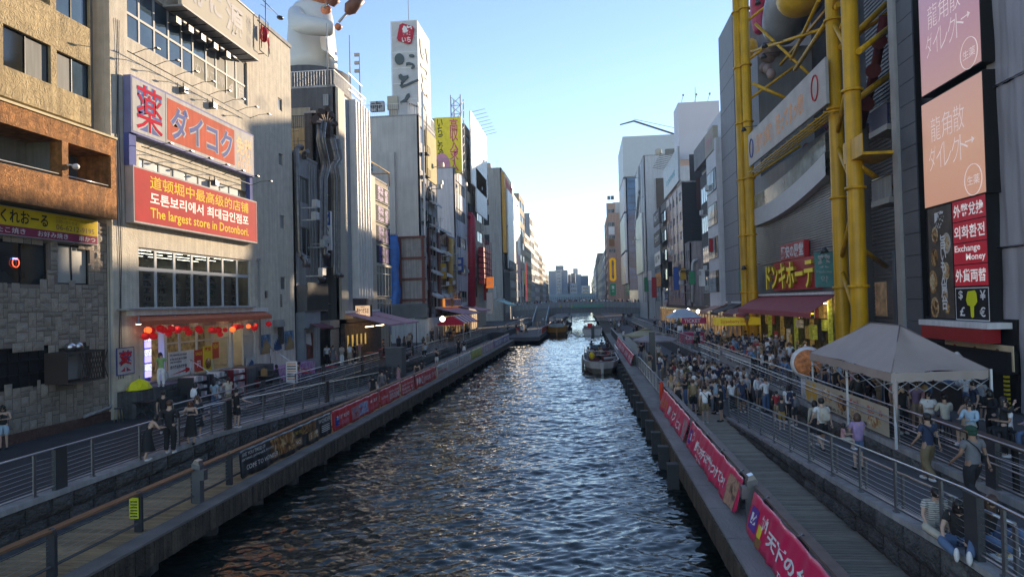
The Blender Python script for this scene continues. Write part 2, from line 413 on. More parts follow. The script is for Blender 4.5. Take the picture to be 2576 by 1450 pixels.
cable_rail('cable_railing','steel railing by the pink ticket booth on the right terrace','railing',[(9.2,63,2.28),(9.2,80,2.28)],post_dx=2.2)
cable_rail('cable_railing','far steel railing behind the white tent on the right terrace','railing',[(9.0,84,2.28),(9.0,140,2.28)],post_dx=2.4,ncab=5)
cable_rail('cable_railing','canal railing with hose loops beside the crowd on the right boardwalk','railing',[(4.2,40.5,DK),(4.2,58,DK)],h=1.0,post_dx=2.2,ncab=6)
for i,y in enumerate((17.2,26.0,36.5)):fat_post(-14.1,y,2.08 if i<2 else 1.6,['dark steel pillar in the left terrace railing near the stone building','dark steel pillar in the left terrace railing by the woman in black','dark steel pillar low on the left ramp railing'][i],'dark pillars in the railings')
for i,y in enumerate((33.0,41.0,48.5)):fat_post(-16.05,y,2.05,['dark steel pillar in the inner left railing by the steps','dark steel pillar in the inner left railing by the notice board','dark steel pillar in the inner left railing by the pink awning'][i],'dark pillars in the railings')
fat_post(6.5,12.6,2.2,'dark steel pillar beside the striped blouse woman on the right ramp','dark pillars in the railings')
fat_post(9.2,17.0,2.2,'dark steel pillar in the upper right railing by the man in grey','dark pillars in the railings')
fat_post(9.2,33.0,2.2,'dark steel pillar in the upper right railing beside the round orange sign','dark pillars in the railings')
def canal_rail(name,label,x,y0,y1,face,m_top,posts,lean=.0):
 t=thing(name,label,'railing',(x,y0,DK))
 MB().box(x-.11,x+.11,y0,y1,DK+.97,DK+1.02).build('handrail',m_top,t)
 MB().tube([(x+face*.04,y0,DK+.22),(x+face*.04,y1,DK+.22)],.035,8).build('bottom_rail',dsteel,t)
 pb=MB();pts=[(-.10,0),(.10,0),(.10,.9),(.07,1.0),(0,1.05),(-.08,1.0),(-.10,.9)]
 pb.prism(pts,-.045,.045,Fr((0,0,0),(1,0,0),(0,0,1),(0,-1,0)));me=pb.mesh('post');me.materials.append(dsteel)
 off=WO[t.name]
 for y in posts:
  o=link('post',me,t);o.location=Vector((x+face*.05,y,DK))-off
 for j in range(5):
  MB().tube([(x+face*.0,y0,DK+.33+j*.12),(x+face*.0,y1,DK+.33+j*.12)],.006,4,cap=False).build('cable',steel,t)
 return t
lr=canal_rail('canal_railing','low railing with brown timber handrail along the left boardwalk',-11.7,8,104.5,1,railwood,[14.05,17.0,19.6]+[21.6+2.7*i for i in range(30)])
rr=canal_rail('canal_railing','low railing with brown painted handrail along the right boardwalk',4.15,6,40.3,-1,railbrn,[9+2.6*i for i in range(12)])
rr2=canal_rail('canal_railing','far railing with magenta banners beyond the moored boat',4.15,60,118,-1,railbrn,[61+2.8*i for i in range(20)])
def lampbox(x,y,face,lab):
 t=thing('lamp_post_box',lab,'light box',(x,y,DK))
 MB().prism([(-.13,0),(.13,0),(.13,1.1),(.08,1.22),(-.04,1.25),(-.13,1.15)],-.11,.11,Fr((x,y,DK),(face,0,0),(0,0,1),(0,-1,0))).build('post_body',gsteel,t)
 MB().prism([(-.10,1.17),(.115,1.11),(.09,1.24),(-.03,1.28)],-.12,.12,Fr((x,y,DK),(face,0,0),(0,0,1),(0,-1,0))).build('lamp_cap',steel,t)
 MB().box(x+face*.12,x+face*.26,y-.13,y+.09,DK+.68,DK+.98).build('switch_box',gsteel,t)
lampbox(-11.55,19.6,1,'grey post with slanted steel lamp cap on the left boardwalk railing')
lampbox(4.0,18.0,-1,'grey post with steel lamp cap between two magenta banners')
t=thing('warning_sign','yellow warning notice hung on a post of the left canal railing','notice',(-11.6,16.95,DK))
fw_=Fr((-11.75,16.93,DK),(1,0,0),(0,0,1),(0,-1,0))
MB().box(-.10,.15,.36,.90,0,.015,fw_).build('notice_plate',flat('yellow notice',(.62,.66,.04)),t)
for i in range(6):MB().box(-.07,.12,.78-i*.075,.81-i*.075,.016,.02,fw_).build('print_line',black,t)
o=MB().box(-11.72,-11.6,16.98,17.02,DK+.02,DK+.2).build('padlock',flat('yellow plastic',(.75,.5,.02)));tag(o,'small yellow padlock box at the foot of the railing post','padlock')
#  banners
def cloth(parent_label,cat,xplane,face,y0,y1,z0,z1,m,amp=.035,seed=1,group=None,sag=.05):
 """a banner hung along a canal railing; returns (root, frame, wave)"""
 rs=random.Random(seed);ph=[rs.uniform(0,6.28)for _ in range(6)]
 sgn=1 if face>0 else-1
 fr=Fr((xplane,0,0),(0,sgn,0),(0,0,1),(face,0,0))
 ua,ub=sorted((y0*sgn,y1*sgn))
 def wave(u,v):
  k=(z1-v)/(z1-z0)
  return amp*(.6*math.sin(u*3.1+ph[0]+v*1.3)+.5*math.sin(u*7.7+ph[1]+v*2.6)+.35*math.sin(u*13+ph[2]-v*3))*(.35+.65*k)+.05+(.30*k if face<0 else.04*k)
 t=thing('banner',parent_label,cat,(xplane,y0,z0),group)
 nu=max(8,int((ub-ua)/.12));nv=7;P=[]
 for j in range(nv+1):
  for i in range(nu+1):
   u=ua+(ub-ua)*i/nu;e=min(i,nu-i)/nu
   zt=z1-sag*.5*abs(math.sin(u*2.2+ph[3]));zb=z0+sag*1.2*abs(math.sin(u*1.3+ph[4]))+(.10 if min(i,nu-i)==0 else 0)
   v=zb+(zt-zb)*j/nv;P.append(fr.P(u,v,wave(u,v)))
 b=MB();b.add(P,[(j*(nu+1)+i,j*(nu+1)+i+1,(j+1)*(nu+1)+i+1,(j+1)*(nu+1)+i)for j in range(nv)for i in range(nu)],0,True)
 o=b.build('cloth',m,t);o.modifiers.new('s','SOLIDIFY').thickness=.006
 return t,fr,wave
vin=lambda n,c:mat(n,c,.35,var=.1,scale=2,bump=.04,bscale=6,coat=.2)
redv=vin('red vinyl',(.62,.018,.03));magv=vin('magenta vinyl',(.72,.012,.10));blkv=vin('black vinyl',(.02,.021,.024));whtv=vin('white vinyl',(.6,.6,.6))
limev=vin('lime vinyl',(.42,.5,.12));prpv=vin('purple vinyl',(.25,.2,.42));pinkv=vin('pale pink vinyl',(.6,.42,.46));beigev=vin('beige vinyl',(.55,.48,.36))
wt=flat('white print',(.75,.75,.75));yt=flat('yellow print',(.75,.6,.04));bt=flat('black print',(.02,.02,.02));rt=flat('red print',(.55,.02,.03));blt=flat('blue print',(.03,.06,.3));gt=flat('green print',(.03,.3,.12));ort=flat('orange print',(.7,.25,.05));purt=flat('purple print',(.12,.05,.3));pinkt=flat('pink print',(.7,.3,.4));greyt=flat('grey print',(.3,.3,.32));brt=flat('brown print',(.25,.12,.05))
def foodmat(name,c1,c2,c3,sc_=3):
 m=mat(name,(1,1,1),.4,bump=0);nt=m.node_tree;N=nt.nodes;L_=nt.links
 tc=N.new('ShaderNodeTexCoord');v=N.new('ShaderNodeTexVoronoi');v.inputs['Scale'].default_value=sc_
 nz=N.new('ShaderNodeTexNoise');nz.inputs['Scale'].default_value=sc_*1.3;nz.inputs['Detail'].default_value=5;nz.inputs['Distortion'].default_value=1.5
 L_.new(tc.outputs['Object'],nz.inputs[0]);L_.new(tc.outputs['Object'],v.inputs[0])
 cr=N.new('ShaderNodeValToRGB');e=cr.color_ramp.elements;e[0].position=.35;e[0].color=(*c1,1);e[1].position=.66;e[1].color=(*c3,1)
 k=e.new(.5);k.color=(*c2,1);L_.new(nz.outputs['Fac'],cr.inputs[0]);
 for l in list(N['Principled BSDF'].inputs['Base Color'].links):L_.remove(l)
 L_.new(cr.outputs[0],N['Principled BSDF'].inputs['Base Color']);return m
food1=foodmat('food photo print',(.02,.012,.008),(.28,.12,.03),(.6,.42,.2),2.2)
food2=foodmat('dish photo print',(.3,.05,.02),(.5,.35,.15),(.65,.6,.5),3)
sportm=foodmat('collage print',(.35,.02,.03),(.5,.25,.25),(.15,.25,.4),2.5)
def patch(t,fr,wave,u0,u1,v0,v1,m,n=.008,name='picture'):
 nu=max(2,int(abs(u1-u0)/.12));nv=max(2,int(abs(v1-v0)/.15));P=[fr.P(u0+(u1-u0)*i/nu,v0+(v1-v0)*j/nv,n+wave(u0+(u1-u0)*i/nu,v0+(v1-v0)*j/nv))for j in range(nv+1)for i in range(nu+1)]
 return MB().add(P,[(j*(nu+1)+i,j*(nu+1)+i+1,(j+1)*(nu+1)+i+1,(j+1)*(nu+1)+i)for j in range(nv)for i in range(nu)],0,True).build(name,m,t)
BZ0,BZ1=DK+.0,DK+.98
t,f,wv=cloth('black restaurant banner reading are you tired of eating Japanese food','banner',-11.58,1,22.0,30.3,BZ0,BZ1,blkv,seed=3)
text('ARE YOU TIRED OF',f,22.2,23.9,DK+.74,DK+.86,.012,wt,t,wave=wv,fit=True)
text('EATING JAPANESE FOOD',f,22.2,24.5,DK+.58,DK+.68,.012,wt,t,wave=wv,fit=True)
text('COME TO WONDER',f,22.5,24.9,DK+.26,DK+.42,.012,wt,t,wave=wv,fit=True)
patch(t,f,wv,24.3,26.4,DK+.2,DK+.9,food1)
patch(t,f,wv,26.45,27.1,DK+.2,DK+.5,mat('tan print',(.35,.2,.08),bump=0));text('NO',f,26.55,26.95,DK+.27,DK+.43,.016,wt,t,wave=wv)
patch(t,f,wv,27.15,28.6,DK+.55,DK+.9,food1);patch(t,f,wv,27.7,28.3,DK+.2,DK+.5,mat('tan print',(.35,.2,.08),bump=0));text('5',f,27.85,28.1,DK+.24,DK+.47,.016,wt,t,wave=wv)
patch(t,f,wv,28.35,28.75,DK+.2,DK+.5,food2)
text('SAKE TITLE',f,26.5,27.1,DK+.55,DK+.9,.012,yt,t,wave=wv)
text('WONDER',f,28.9,30.2,DK+.66,DK+.84,.012,wt,t,wave=wv,fit=True)
for k in range(4):patch(t,f,wv,29.2,30.1,DK+.5-k*.08,DK+.53-k*.08,wt,name='print_line')
def lbanner(y0,y1,m,lab,items,seed,pics=()):
 t,f,wv=cloth(lab,'banner',-11.58,1,y0,y1,BZ0,BZ1,m,seed=seed)
 for s,a,b_,c,d,mm in items:text(s,f,y0+a*(y1-y0),y0+b_*(y1-y0),BZ0+c*.84,BZ0+d*.84,.012,mm,t,wave=wv,fit=True,bold=.02)
 for a,b_,c,d,mm in pics:patch(t,f,wv,y0+a*(y1-y0),y0+b_*(y1-y0),BZ0+c*.84,BZ0+d*.84,mm)
lbanner(30.5,37.6,redv,'red collage banner with speech bubbles right of the black banner',[('カラオケ ROUND',.08,.32,.55,.8,wt),('ナンバ ADVENTURE',.1,.3,.2,.45,pinkt),('★ 2F',.76,.95,.6,.85,wt),('わくわく体験',.78,.96,.2,.4,pinkt)],4,[(.36,.52,.15,.85,sportm),(.53,.72,.2,.9,foodmat('sports print',(.5,.03,.05),(.2,.35,.6),(.6,.6,.65),2)),(.06,.12,.25,.75,blt)])
lbanner(37.9,42.0,redv,'red karaoke banner with large white JOYSOUND lettering',[('JOYSOUND',.42,.95,.12,.62,wt),('Karaoke & Drinks',.42,.95,.7,.84,wt),('Let’s Karaoke',.05,.36,.5,.7,wt),('いま行こう',.05,.3,.15,.4,pinkt)],5)
lbanner(42.2,45.6,redv,'red banner with small white English slogans after the first karaoke banner',[('Japanese Experience',.08,.9,.68,.86,wt),('Karaoke de',.1,.85,.4,.6,wt),('thankyou 60',.1,.9,.1,.32,wt)],6)
lbanner(45.8,52.5,redv,'red banner with round white logos and a second karaoke name',[('●●○',.05,.35,.25,.85,wt),('JOYSOUND',.38,.7,.2,.7,wt),('カラオケ館',.75,.97,.3,.8,wt)],7)
lbanner(52.8,56.8,whtv,'white banner with big red JOYSOUND letters',[('JOYSOUND',.1,.9,.2,.6,rt),('mirai',.1,.4,.7,.9,gt)],8)
lbanner(57.0,62.0,whtv,'white banner with grey drawings beside the red-lettered one',[('みなみ まつり',.1,.9,.2,.8,greyt)],9)
lbanner(62.3,68.6,whtv,'white banner with purple edge stripe and black script',[('とんぼりリバー',.15,.95,.25,.8,greyt)],10,[(0,.06,0,1,prpv)])
lbanner(68.9,76,limev,'lime green banner with yellow curls on the left canal railing',[('ぐりこ',.1,.9,.15,.8,yt)],11)
lbanner(76.3,86,pinkv,'pale pink banner beyond the lime green one',[('おおさか',.1,.9,.15,.85,wt)],12)
lbanner(86.3,104,prpv,'last purple banner at the far end of the left boardwalk',[('道頓堀川 遊歩道',.05,.95,.15,.85,wt)],13)
def rbanner(y0,y1,m,lab,items,seed,pics=(),xx=4.03):
 t,f,wv=cloth(lab,'banner',xx,-1,y0,y1,BZ0,BZ1,m,seed=seed)
 Ln=y1-y0
 for s,a,b_,c,d,mm in items:text(s,f,-y1+a*Ln,-y1+b_*Ln,BZ0+c*.84,BZ0+d*.84,.012,mm,t,wave=wv,fit=True,bold=.035)
 for a,b_,c,d,mm in pics:patch(t,f,wv,-y1+a*Ln,-y1+b_*Ln,BZ0+c*.84,BZ0+d*.84,mm)
rbanner(8.2,17.6,magv,'magenta banner nearest the camera with white Japanese slogan about the nation’s kitchen',[('天下の台所、味わい尽くせや!',.19,1.15,.32,.74,wt),('Tasting of Osaka',.32,.55,.08,.2,wt),('食い物',.13,.17,.5,.9,wt)],21,[(.03,.10,.25,.85,purt),(.045,.085,.4,.7,wt),(.115,.15,.3,.6,yt),(.115,.16,.08,.3,brt)])
rbanner(18.7,27.6,magv,'magenta banner with white slogan ending in a portrait panel',[('話にオチは絶対つけてや!',.22,.80,.28,.72,wt),('Story of Osaka',.25,.4,.08,.2,wt),('笑い',.13,.17,.5,.9,wt)],22,[(.03,.10,.25,.85,purt),(.045,.085,.4,.7,wt),(.84,.97,.05,.95,foodmat('portrait print',(.4,.22,.15),(.5,.3,.2),(.1,.05,.04),1.5))])
rbanner(28.0,37.2,magv,'magenta banner farther along with orange letters and one white word',[('たこ焼き',.1,.3,.2,.8,ort),('買う ラブ',.36,.62,.25,.75,wt),('とこの',.68,.82,.2,.6,wt)],23,[(.86,.98,.05,.95,sportm)])
for i,(a,c)in enumerate(((60.3,66),(66.2,72),(72.2,78),(78.2,84),(84.2,90))):
 rbanner(a,c,magv,['magenta banner beside the grey parasol beyond the moored boat','second magenta banner beyond the moored boat','third magenta banner in the far row on the right','fourth magenta banner in the far row on the right','last magenta banner of the far row on the right'][i],[('大阪の道',.1,.9,.2,.8,wt)],30+i)
o=MB().lathe((3.98,38.4,DK+.1),[(.02,0),(.10,.1),(.12,.4),(.12,.8),(.08,1.05),(.02,1.12)],10,0,1,.7).build('lifebuoy_tube',flat('rescue orange',(.7,.06,.02)));tag(o,'orange red rescue tube hanging on the right canal railing','rescue tube')
#  building helpers
clear=bpy.data.materials.new('clear shop glass');clear.use_nodes=True
_n=clear.node_tree.nodes;_l=clear.node_tree.links;_n.remove(_n['Principled BSDF'])
_t=_n.new('ShaderNodeBsdfTransparent');_t.inputs[0].default_value=(.8,.84,.83,1);_g=_n.new('ShaderNodeBsdfGlossy');_g.inputs['Roughness'].default_value=.03
_fz=_n.new('ShaderNodeFresnel');_fz.inputs[0].default_value=1.5;_mx=_n.new('ShaderNodeMixShader')
_l.new(_fz.outputs[0],_mx.inputs[0]);_l.new(_t.outputs[0],_mx.inputs[1]);_l.new(_g.outputs[0],_mx.inputs[2]);_l.new(_mx.outputs[0],_n['Material Output'].inputs[0])
alu=mat('aluminium window frame',(.36,.37,.38),.65,.1,var=.08,bump=0)
wfr=mat('white window frame',(.50,.53,.55),.7,var=.06,bump=0)
bfr=flat('black window frame',(.015,.015,.016),.4)
def facade(parent,fr,u0,u1,v0,v1,holes,m,th=.22,name='facade_wall'):
 us=sorted({u0,u1,*[x for h in holes for x in h[:2]if u0<x<u1]});vs_=sorted({v0,v1,*[x for h in holes for x in h[2:]if v0<x<v1]})
 b=MB();P=fr.P
 for i in range(len(us)-1):
  for j in range(len(vs_)-1):
   cu,cv=(us[i]+us[i+1])/2,(vs_[j]+vs_[j+1])/2
   if any(h[0]<cu<h[1]and h[2]<cv<h[3]for h in holes):continue
   b.quad(P(us[i],vs_[j]),P(us[i+1],vs_[j]),P(us[i+1],vs_[j+1]),P(us[i],vs_[j+1]))
 def ring(a,c,d,e,flip):
  q=[(a,d),(c,d),(c,e),(a,e)]
  for k in range(4):
   p,r=q[k],q[(k+1)%4]
   pts=[P(*p,0),P(*r,0),P(*r,-th),P(*p,-th)]
   b.quad(*(pts if flip else pts[::-1]))
 ring(u0,u1,v0,v1,False)
 for h in holes:ring(*h,True)
 return b.build(name,m,parent)
def win(parent,fr,r,nx=2,ny=1,fm=None,gm=None,d=.16,fw=.05,panes=False,name='window',ysplit=None):
 u0,u1,v0,v1=r;b=MB();fm=fm or alu
 B=lambda a,c,e,f:b.box(a,c,e,f,-d-.03,-d+.04,fr)
 B(u0,u0+fw,v0,v1);B(u1-fw,u1,v0,v1);B(u0+fw,u1-fw,v0,v0+fw);B(u0+fw,u1-fw,v1-fw,v1)
 xs_=[u0+(u1-u0)*i/nx for i in range(nx+1)];yy=ysplit or[v0+(v1-v0)*j/ny for j in range(ny+1)]
 if ysplit:yy=[v0]+[v0+(v1-v0)*k for k in ysplit]+[v1]
 for x in xs_[1:-1]:B(x-fw/2,x+fw/2,v0+fw,v1-fw)
 for y_ in yy[1:-1]:
  for i in range(nx):B(xs_[i]+fw/2,xs_[i+1]-fw/2,y_-fw/2,y_+fw/2)
 o=b.build(name,fm,parent)
 g=gm or random.choice(GL)
 if panes:
  for i in range(nx):
   for j in range(len(yy)-1):
    MB().quad(fr.P(xs_[i],yy[j],-d),fr.P(xs_[i+1],yy[j],-d),fr.P(xs_[i+1],yy[j+1],-d),fr.P(xs_[i],yy[j+1],-d)).build('pane',g if not isinstance(g,list)else random.choice(g),o)
 else:
  if isinstance(g,list):g=random.choice(g)
  MB().quad(fr.P(u0,v0,-d),fr.P(u1,v0,-d),fr.P(u1,v1,-d),fr.P(u0,v1,-d)).build('pane',g,o)
 return o
def panel(parent,fr,r,n0,n1,m,name='panel'):
 return MB().box(r[0],r[1],r[2],r[3],n0,n1,fr).build(name,m,parent)
def winrow(parent,fr,u0,u1,v0,v1,n,gap,nx,fm,gm=None,**k):
 w_=(u1-u0-gap*(n-1))/n
 return[(u0+i*(w_+gap),u0+i*(w_+gap)+w_,v0,v1)for i in range(n)]
def lamp_arm(parent,fr,u,v,n0,n1,dv=.1):
 b=MB().tube([fr.P(u,v,n0),fr.P(u,v+dv,(n0+n1)/2),fr.P(u,v+dv,n1)],.018,5).box(u-.12,u+.12,v+dv-.03,v+dv+.03,n1-.08,n1+.08,fr)
 return b.build('lamp_arm',dsteel,parent)
def roof_rail(parent,pts,h=1.1,dx=.18,m=None,name='roof_railing'):
 b=MB()
 for i in range(len(pts)-1):
  a,c=Vector(pts[i]),Vector(pts[i+1]);n=max(1,int((c-a).length/dx));zz=Vector((0,0,h))
  b.tube([a+zz,c+zz],.04,4,smooth=False)
  for k in range(n+1):
   p=a+(c-a)*k/n;b.tube([p,p+zz],.018,4,cap=False,smooth=False)
 return b.build(name,m or white,parent)
tan=mat('tan stucco',(.50,.385,.215),.85,var=.15,scale=1.2,bump=.0,streak=.3)
def comb(m,sc_,dist,strength=.9):
 nt=m.node_tree;N=nt.nodes;L_=nt.links;tc=N.new('ShaderNodeTexCoord')
 v=N.new('ShaderNodeTexNoise');v.inputs['Scale'].default_value=sc_;v.inputs['Detail'].default_value=2;v.inputs['Distortion'].default_value=2.5
 w_=N.new('ShaderNodeTexVoronoi');w_.feature='DISTANCE_TO_EDGE';w_.inputs['Scale'].default_value=sc_*.9
 mx=N.new('ShaderNodeMath');mx.operation='MULTIPLY';L_.new(tc.outputs['Object'],v.inputs[0]);L_.new(v.outputs['Color'],w_.inputs[0])
 L_.new(w_.outputs[0],mx.inputs[0]);L_.new(v.outputs['Fac'],mx.inputs[1])
 bp=N.new('ShaderNodeBump');bp.inputs['Strength'].default_value=strength;bp.inputs['Distance'].default_value=dist;L_.new(mx.outputs[0],bp.inputs['Height'])
 L_.new(bp.outputs[0],N['Principled BSDF'].inputs['Normal'])
comb(tan,2.6,.16)
rust=mat('orange rough stucco',(.50,.215,.065),.8,var=.35,scale=4,bump=0,streak=.35);comb(rust,4,.22)
strip_m=mat('cream trim',(.5,.42,.25),.7,bump=.03)
stonef=mat('split face stone',(.58,.50,.42),.9,var=.22,scale=9,bump=.7,bscale=12,rand=.15)
mortar=mat('stone mortar',(.20,.165,.14),.9,bump=.2)
brickb=mat('dark red brick footing',(.12,.06,.045),.9,var=.35,scale=8,bump=.4)
F1=FL(LX)
#  stone and stucco building (far left)
T=thing('stone_building','tan and orange stucco building over a lower wall of pale split stone','building',(LX-4,20,TL))
ue=F1.uv(272,800)[0]
z=lambda px,py,c=0:F1.uv(px,py,c)[1]
uu=lambda px,py=750,c=0:F1.uv(px,py,c)[0]
zb=z(0,318,0)
us0=15.0
W1=F1.rect(8,58,163,128);W2=F1.rect(143,125,217,228)
zt=30
facade(T,F1,us0,uu(228,200),z(135,285),zt,[W1,W2,(W2[0],W2[1],W2[3]+1.6,zt-8),(W1[0],W1[1],W1[3]+1.6,W1[3]+3.4)],tan)
win(T,F1,W1,2,1,bfr,[glassc,glassd],panes=True);win(T,F1,W2,2,1,bfr,[glassc,glassb],panes=True)
win(T,F1,(W2[0],W2[1],W2[3]+1.6,W2[3]+3.4),2,1,bfr,glassb)
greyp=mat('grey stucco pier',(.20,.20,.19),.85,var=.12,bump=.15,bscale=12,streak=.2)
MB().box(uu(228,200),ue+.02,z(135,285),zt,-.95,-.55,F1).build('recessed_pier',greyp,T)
MB().box(us0-3,ue-.02,TL,zt-.02,-9,-.96,F1).box(us0,uu(228,200)-.01,z(135,285)+.02,zt-.03,-.95,-.23,F1).build('wall_core',tan,T)
c=.85
def zc(px,py):return F1.uv(px,py,c)[1]
zu1,zu0=zc(150,303),zc(150,352)+.0
zl1,zl0=zc(150,444),zc(150,527)
ueb=F1.uv(293,450,c)[0]
MB().box(us0,ueb,zu0,zu1,-.9,c,F1).build('orange_band',rust,T)
MB().box(us0,ueb+.03,zu1,zu1+.09,-.9,c+.06,F1).build('ledge_trim',strip_m,T)
MB().box(us0,ueb,zl0,zl1,c-.15,c,F1).build('balcony_parapet',rust,T)
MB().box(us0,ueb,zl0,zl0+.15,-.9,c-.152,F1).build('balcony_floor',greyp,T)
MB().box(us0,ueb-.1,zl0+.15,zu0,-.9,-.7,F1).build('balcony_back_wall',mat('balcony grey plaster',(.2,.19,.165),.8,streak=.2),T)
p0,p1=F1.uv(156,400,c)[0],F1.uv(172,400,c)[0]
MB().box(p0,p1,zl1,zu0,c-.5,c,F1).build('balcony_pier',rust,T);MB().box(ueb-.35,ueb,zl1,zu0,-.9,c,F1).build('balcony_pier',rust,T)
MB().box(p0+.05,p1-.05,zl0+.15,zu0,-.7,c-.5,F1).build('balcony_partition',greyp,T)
for a,b_ in((us0+7,p0-1.8),(p1+.35,p1+1.2)):
 MB().box(a,b_,zl0+.15,zu0-.15,-.7,-.6,F1).build('balcony_door',dimint,T)
MB().box(ueb-1.15,ueb-.55,zl0+.2,zu0-.1,-.7,-.62,F1).build('balcony_door',mat('blue grey door',(.09,.11,.13),.5),T)
for a,b_ in((us0,p0),(p1,ueb-.35)):
 MB().tube([F1.P(a,zl1+.12,c-.08),F1.P(b_,zl1+.12,c-.08)],.03,6).build('balcony_rail',steel,T)
t=thing('security_camera','white dome security camera on the orange balcony pier','camera',F1.P(p1,zc(172,410),c))
MB().tube([F1.P(p1-.1,zc(172,415),c),F1.P(p1+.1,zc(172,415),c+.2)],.03,6).build('bracket',white,t);MB().ball(F1.P(p1+.12,zc(172,418),c+.22),(.14,.14,.12)).build('dome',white,t)
ys_=F1.rect(-60,503,582,248,.25)
zs1=F1.uv(120,535,.25)[1];zs0=F1.uv(120,600,.25)[1]
t=thing('restaurant_sign','yellow and maroon restaurant sign with phone number on the stone building','sign',F1.P(22,zs0,.2))
us1=F1.uv(248,580,.25)[0];usa=us0+4
MB().box(usa,us1,zs0-.03,zs1+.03,.03,.22,F1).build('sign_box',alu,t)
zm=zs0+(zs1-zs0)*.33
MB().box(usa,us1-.04,zm,zs1,.221,.228,F1).build('sign_face',mat('yellow sign film',(.62,.45,.02),.7,bump=0,spec=.15),t)
MB().box(usa,us1-.04,zs0,zm-.002,.221,.228,F1).build('sign_band',mat('maroon sign film',(.25,.04,.08),.7,bump=0,spec=.15),t)
X=lambda px:F1.uv(px,560,.25)[0]
text('くれおーる',F1,X(2),X(122),zm+.1,zs1-.08,.235,bt,t,bold=.02)
text('団体予約受付中',F1,X(142),X(238),zm+.52,zs1-.1,.235,brt,t,fit=True)
text('お問い合わせは',F1,X(142),X(195),zm+.34,zm+.48,.235,brt,t,fit=True)
text('06-6212-9195',F1,X(142),X(238),zm+.07,zm+.29,.235,brt,t,fit=True,bold=.01)
text('たこ焼き',F1,X(-8),X(65),zs0+.06,zm-.06,.235,wt,t)
text('お好み焼き',F1,X(96),X(172),zs0+.06,zm-.06,.235,wt,t)
text('串かつ',F1,X(200),X(240),zs0+.06,zm-.06,.235,wt,t)
ztop=F1.uv(150,575)[1]
WA=F1.rect(-10,598,712,123);WBb=F1.rect(145,612,713,227)
DA=F1.rect(-30,880,990,128);DB=F1.rect(148,868,972,231)
holes=[WA,WBb,DA,DB]
MB().box(us0-3,ue,TL+.35,ztop+.5,-.95,-.26,F1).build('lower_wall_core',mortar,T)
facade(T,F1,us0,ue,TL+.35,ztop+.5,holes,mortar,.25)
MB().box(us0,ue+.02,TL-.05,TL+.36,-.3,.09,F1).build('brick_footing',brickb,T)
win(T,F1,WA,2,1,bfr,glassd,panes=True);win(T,F1,WBb,2,1,bfr,mat('white blind',(.38,.38,.36),.6,bump=0),panes=True)
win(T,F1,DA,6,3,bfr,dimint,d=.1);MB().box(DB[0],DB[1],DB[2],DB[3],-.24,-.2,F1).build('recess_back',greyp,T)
SMF=[]
for i in range(6):
 rs=random.Random(i+50);b=MB();nu=4;P_=[]
 for jj in range(5):
  for iii in range(5):
   e=iii in(0,4)or jj in(0,4);P_.append((iii/4,0 if e else rs.uniform(.5,1.2),jj/4))
 b.add([(p[1],p[0],p[2])for p in P_],[(jj*5+k,jj*5+k+1,(jj+1)*5+k+1,(jj+1)*5+k)for jj in range(4)for k in range(4)])
 m_=b.mesh('stone');m_.materials.append(stonef);SMF.append(m_)
off=WO[T.name];rs=random.Random(11);cnt=0
gy=.185;GX=.19;nrow=int((ztop+.35-TL-.35)/gy);ncol=int((ue-22.2)/GX);occ=np.zeros((nrow,ncol),bool)
rest=MB()
for r_ in range(nrow):
 for c_ in range(ncol):
  if occ[r_,c_]:continue
  k=rs.choice([(1,2),(2,2),(2,2),(1,3),(2,3),(2,3),(1,2),(3,2)]);hh,ww=k
  hh=min(hh,nrow-r_);ww=min(ww,ncol-c_)
  while ww>1 and occ[r_,c_:c_+ww].any():ww-=1
  while hh>1 and occ[r_:r_+hh,c_:c_+ww].any():hh-=1
  occ[r_:r_+hh,c_:c_+ww]=True
  ua_,ub_=22.2+c_*GX,22.2+(c_+ww)*GX;va_,vb_=TL+.36+r_*gy,TL+.36+(r_+hh)*gy
  mu,mv=(ua_+ub_)/2,(va_+vb_)/2
  if any(h[0]-.0<mu<h[1]+.0 and h[2]<mv<h[3]for h in holes):continue
  o=link('stone',rs.choice(SMF),T);o.location=F1.P(ua_+.012,va_+.012,.003)-off;o.scale=(rs.uniform(.02,.06),ub_-ua_-.024,vb_-va_-.024);cnt+=1
print('stones',cnt)
t=thing('condenser_cage','dark lattice cage with air conditioner on the stone wall','air conditioner',F1.P(DB[0],DB[2],0))
ca=F1.rect(165,890,962,266,.9);cu0,cu1,cv0,cv1=F1.uv(165,900,.9)[0],F1.uv(262,900,.9)[0],F1.uv(200,958,.9)[1],F1.uv(200,886,.9)[1]
cage=mat('dark stained wood',(.05,.035,.028),.7,bump=.1)
b=MB();
for k in range(9):
 u_=cu0+(cu1-cu0)*(.45+.55*k/8);b.tube([F1.P(u_-.2,cv0,.9),F1.P(u_+.2,cv1,.9)],.018,4,smooth=False).tube([F1.P(u_+.2,cv0,.9),F1.P(u_-.2,cv1,.9)],.018,4,smooth=False)
b.build('lattice',cage,t)
MB().box(cu0,cu1,cv1-.02,cv1+.04,.0,.95,F1).box(cu0,cu1,cv0-.05,cv0,.0,.95,F1).box(cu0,cu0+.06,cv0,cv1-.02,.0,.95,F1).box(cu1-.06,cu1,cv0,cv1-.02,.85,.95,F1).build('cage_frame',cage,t)
MB().box(cu0+.25,cu0+1.0,cv0+.08,cv1-.12,.15,.6,F1).build('condenser_unit',mat('off white unit',(.2,.2,.2),.6),t)
for k in range(2):
 MB().ball(F1.P(cu0+.75+k*.42,cv1+.22,.5),(.2,.2,.2),12,8).build('vent_cowl',steel,t)
pipeg=mat('grey pipe',(.32,.32,.33),.5,bump=.02,streak=.2)
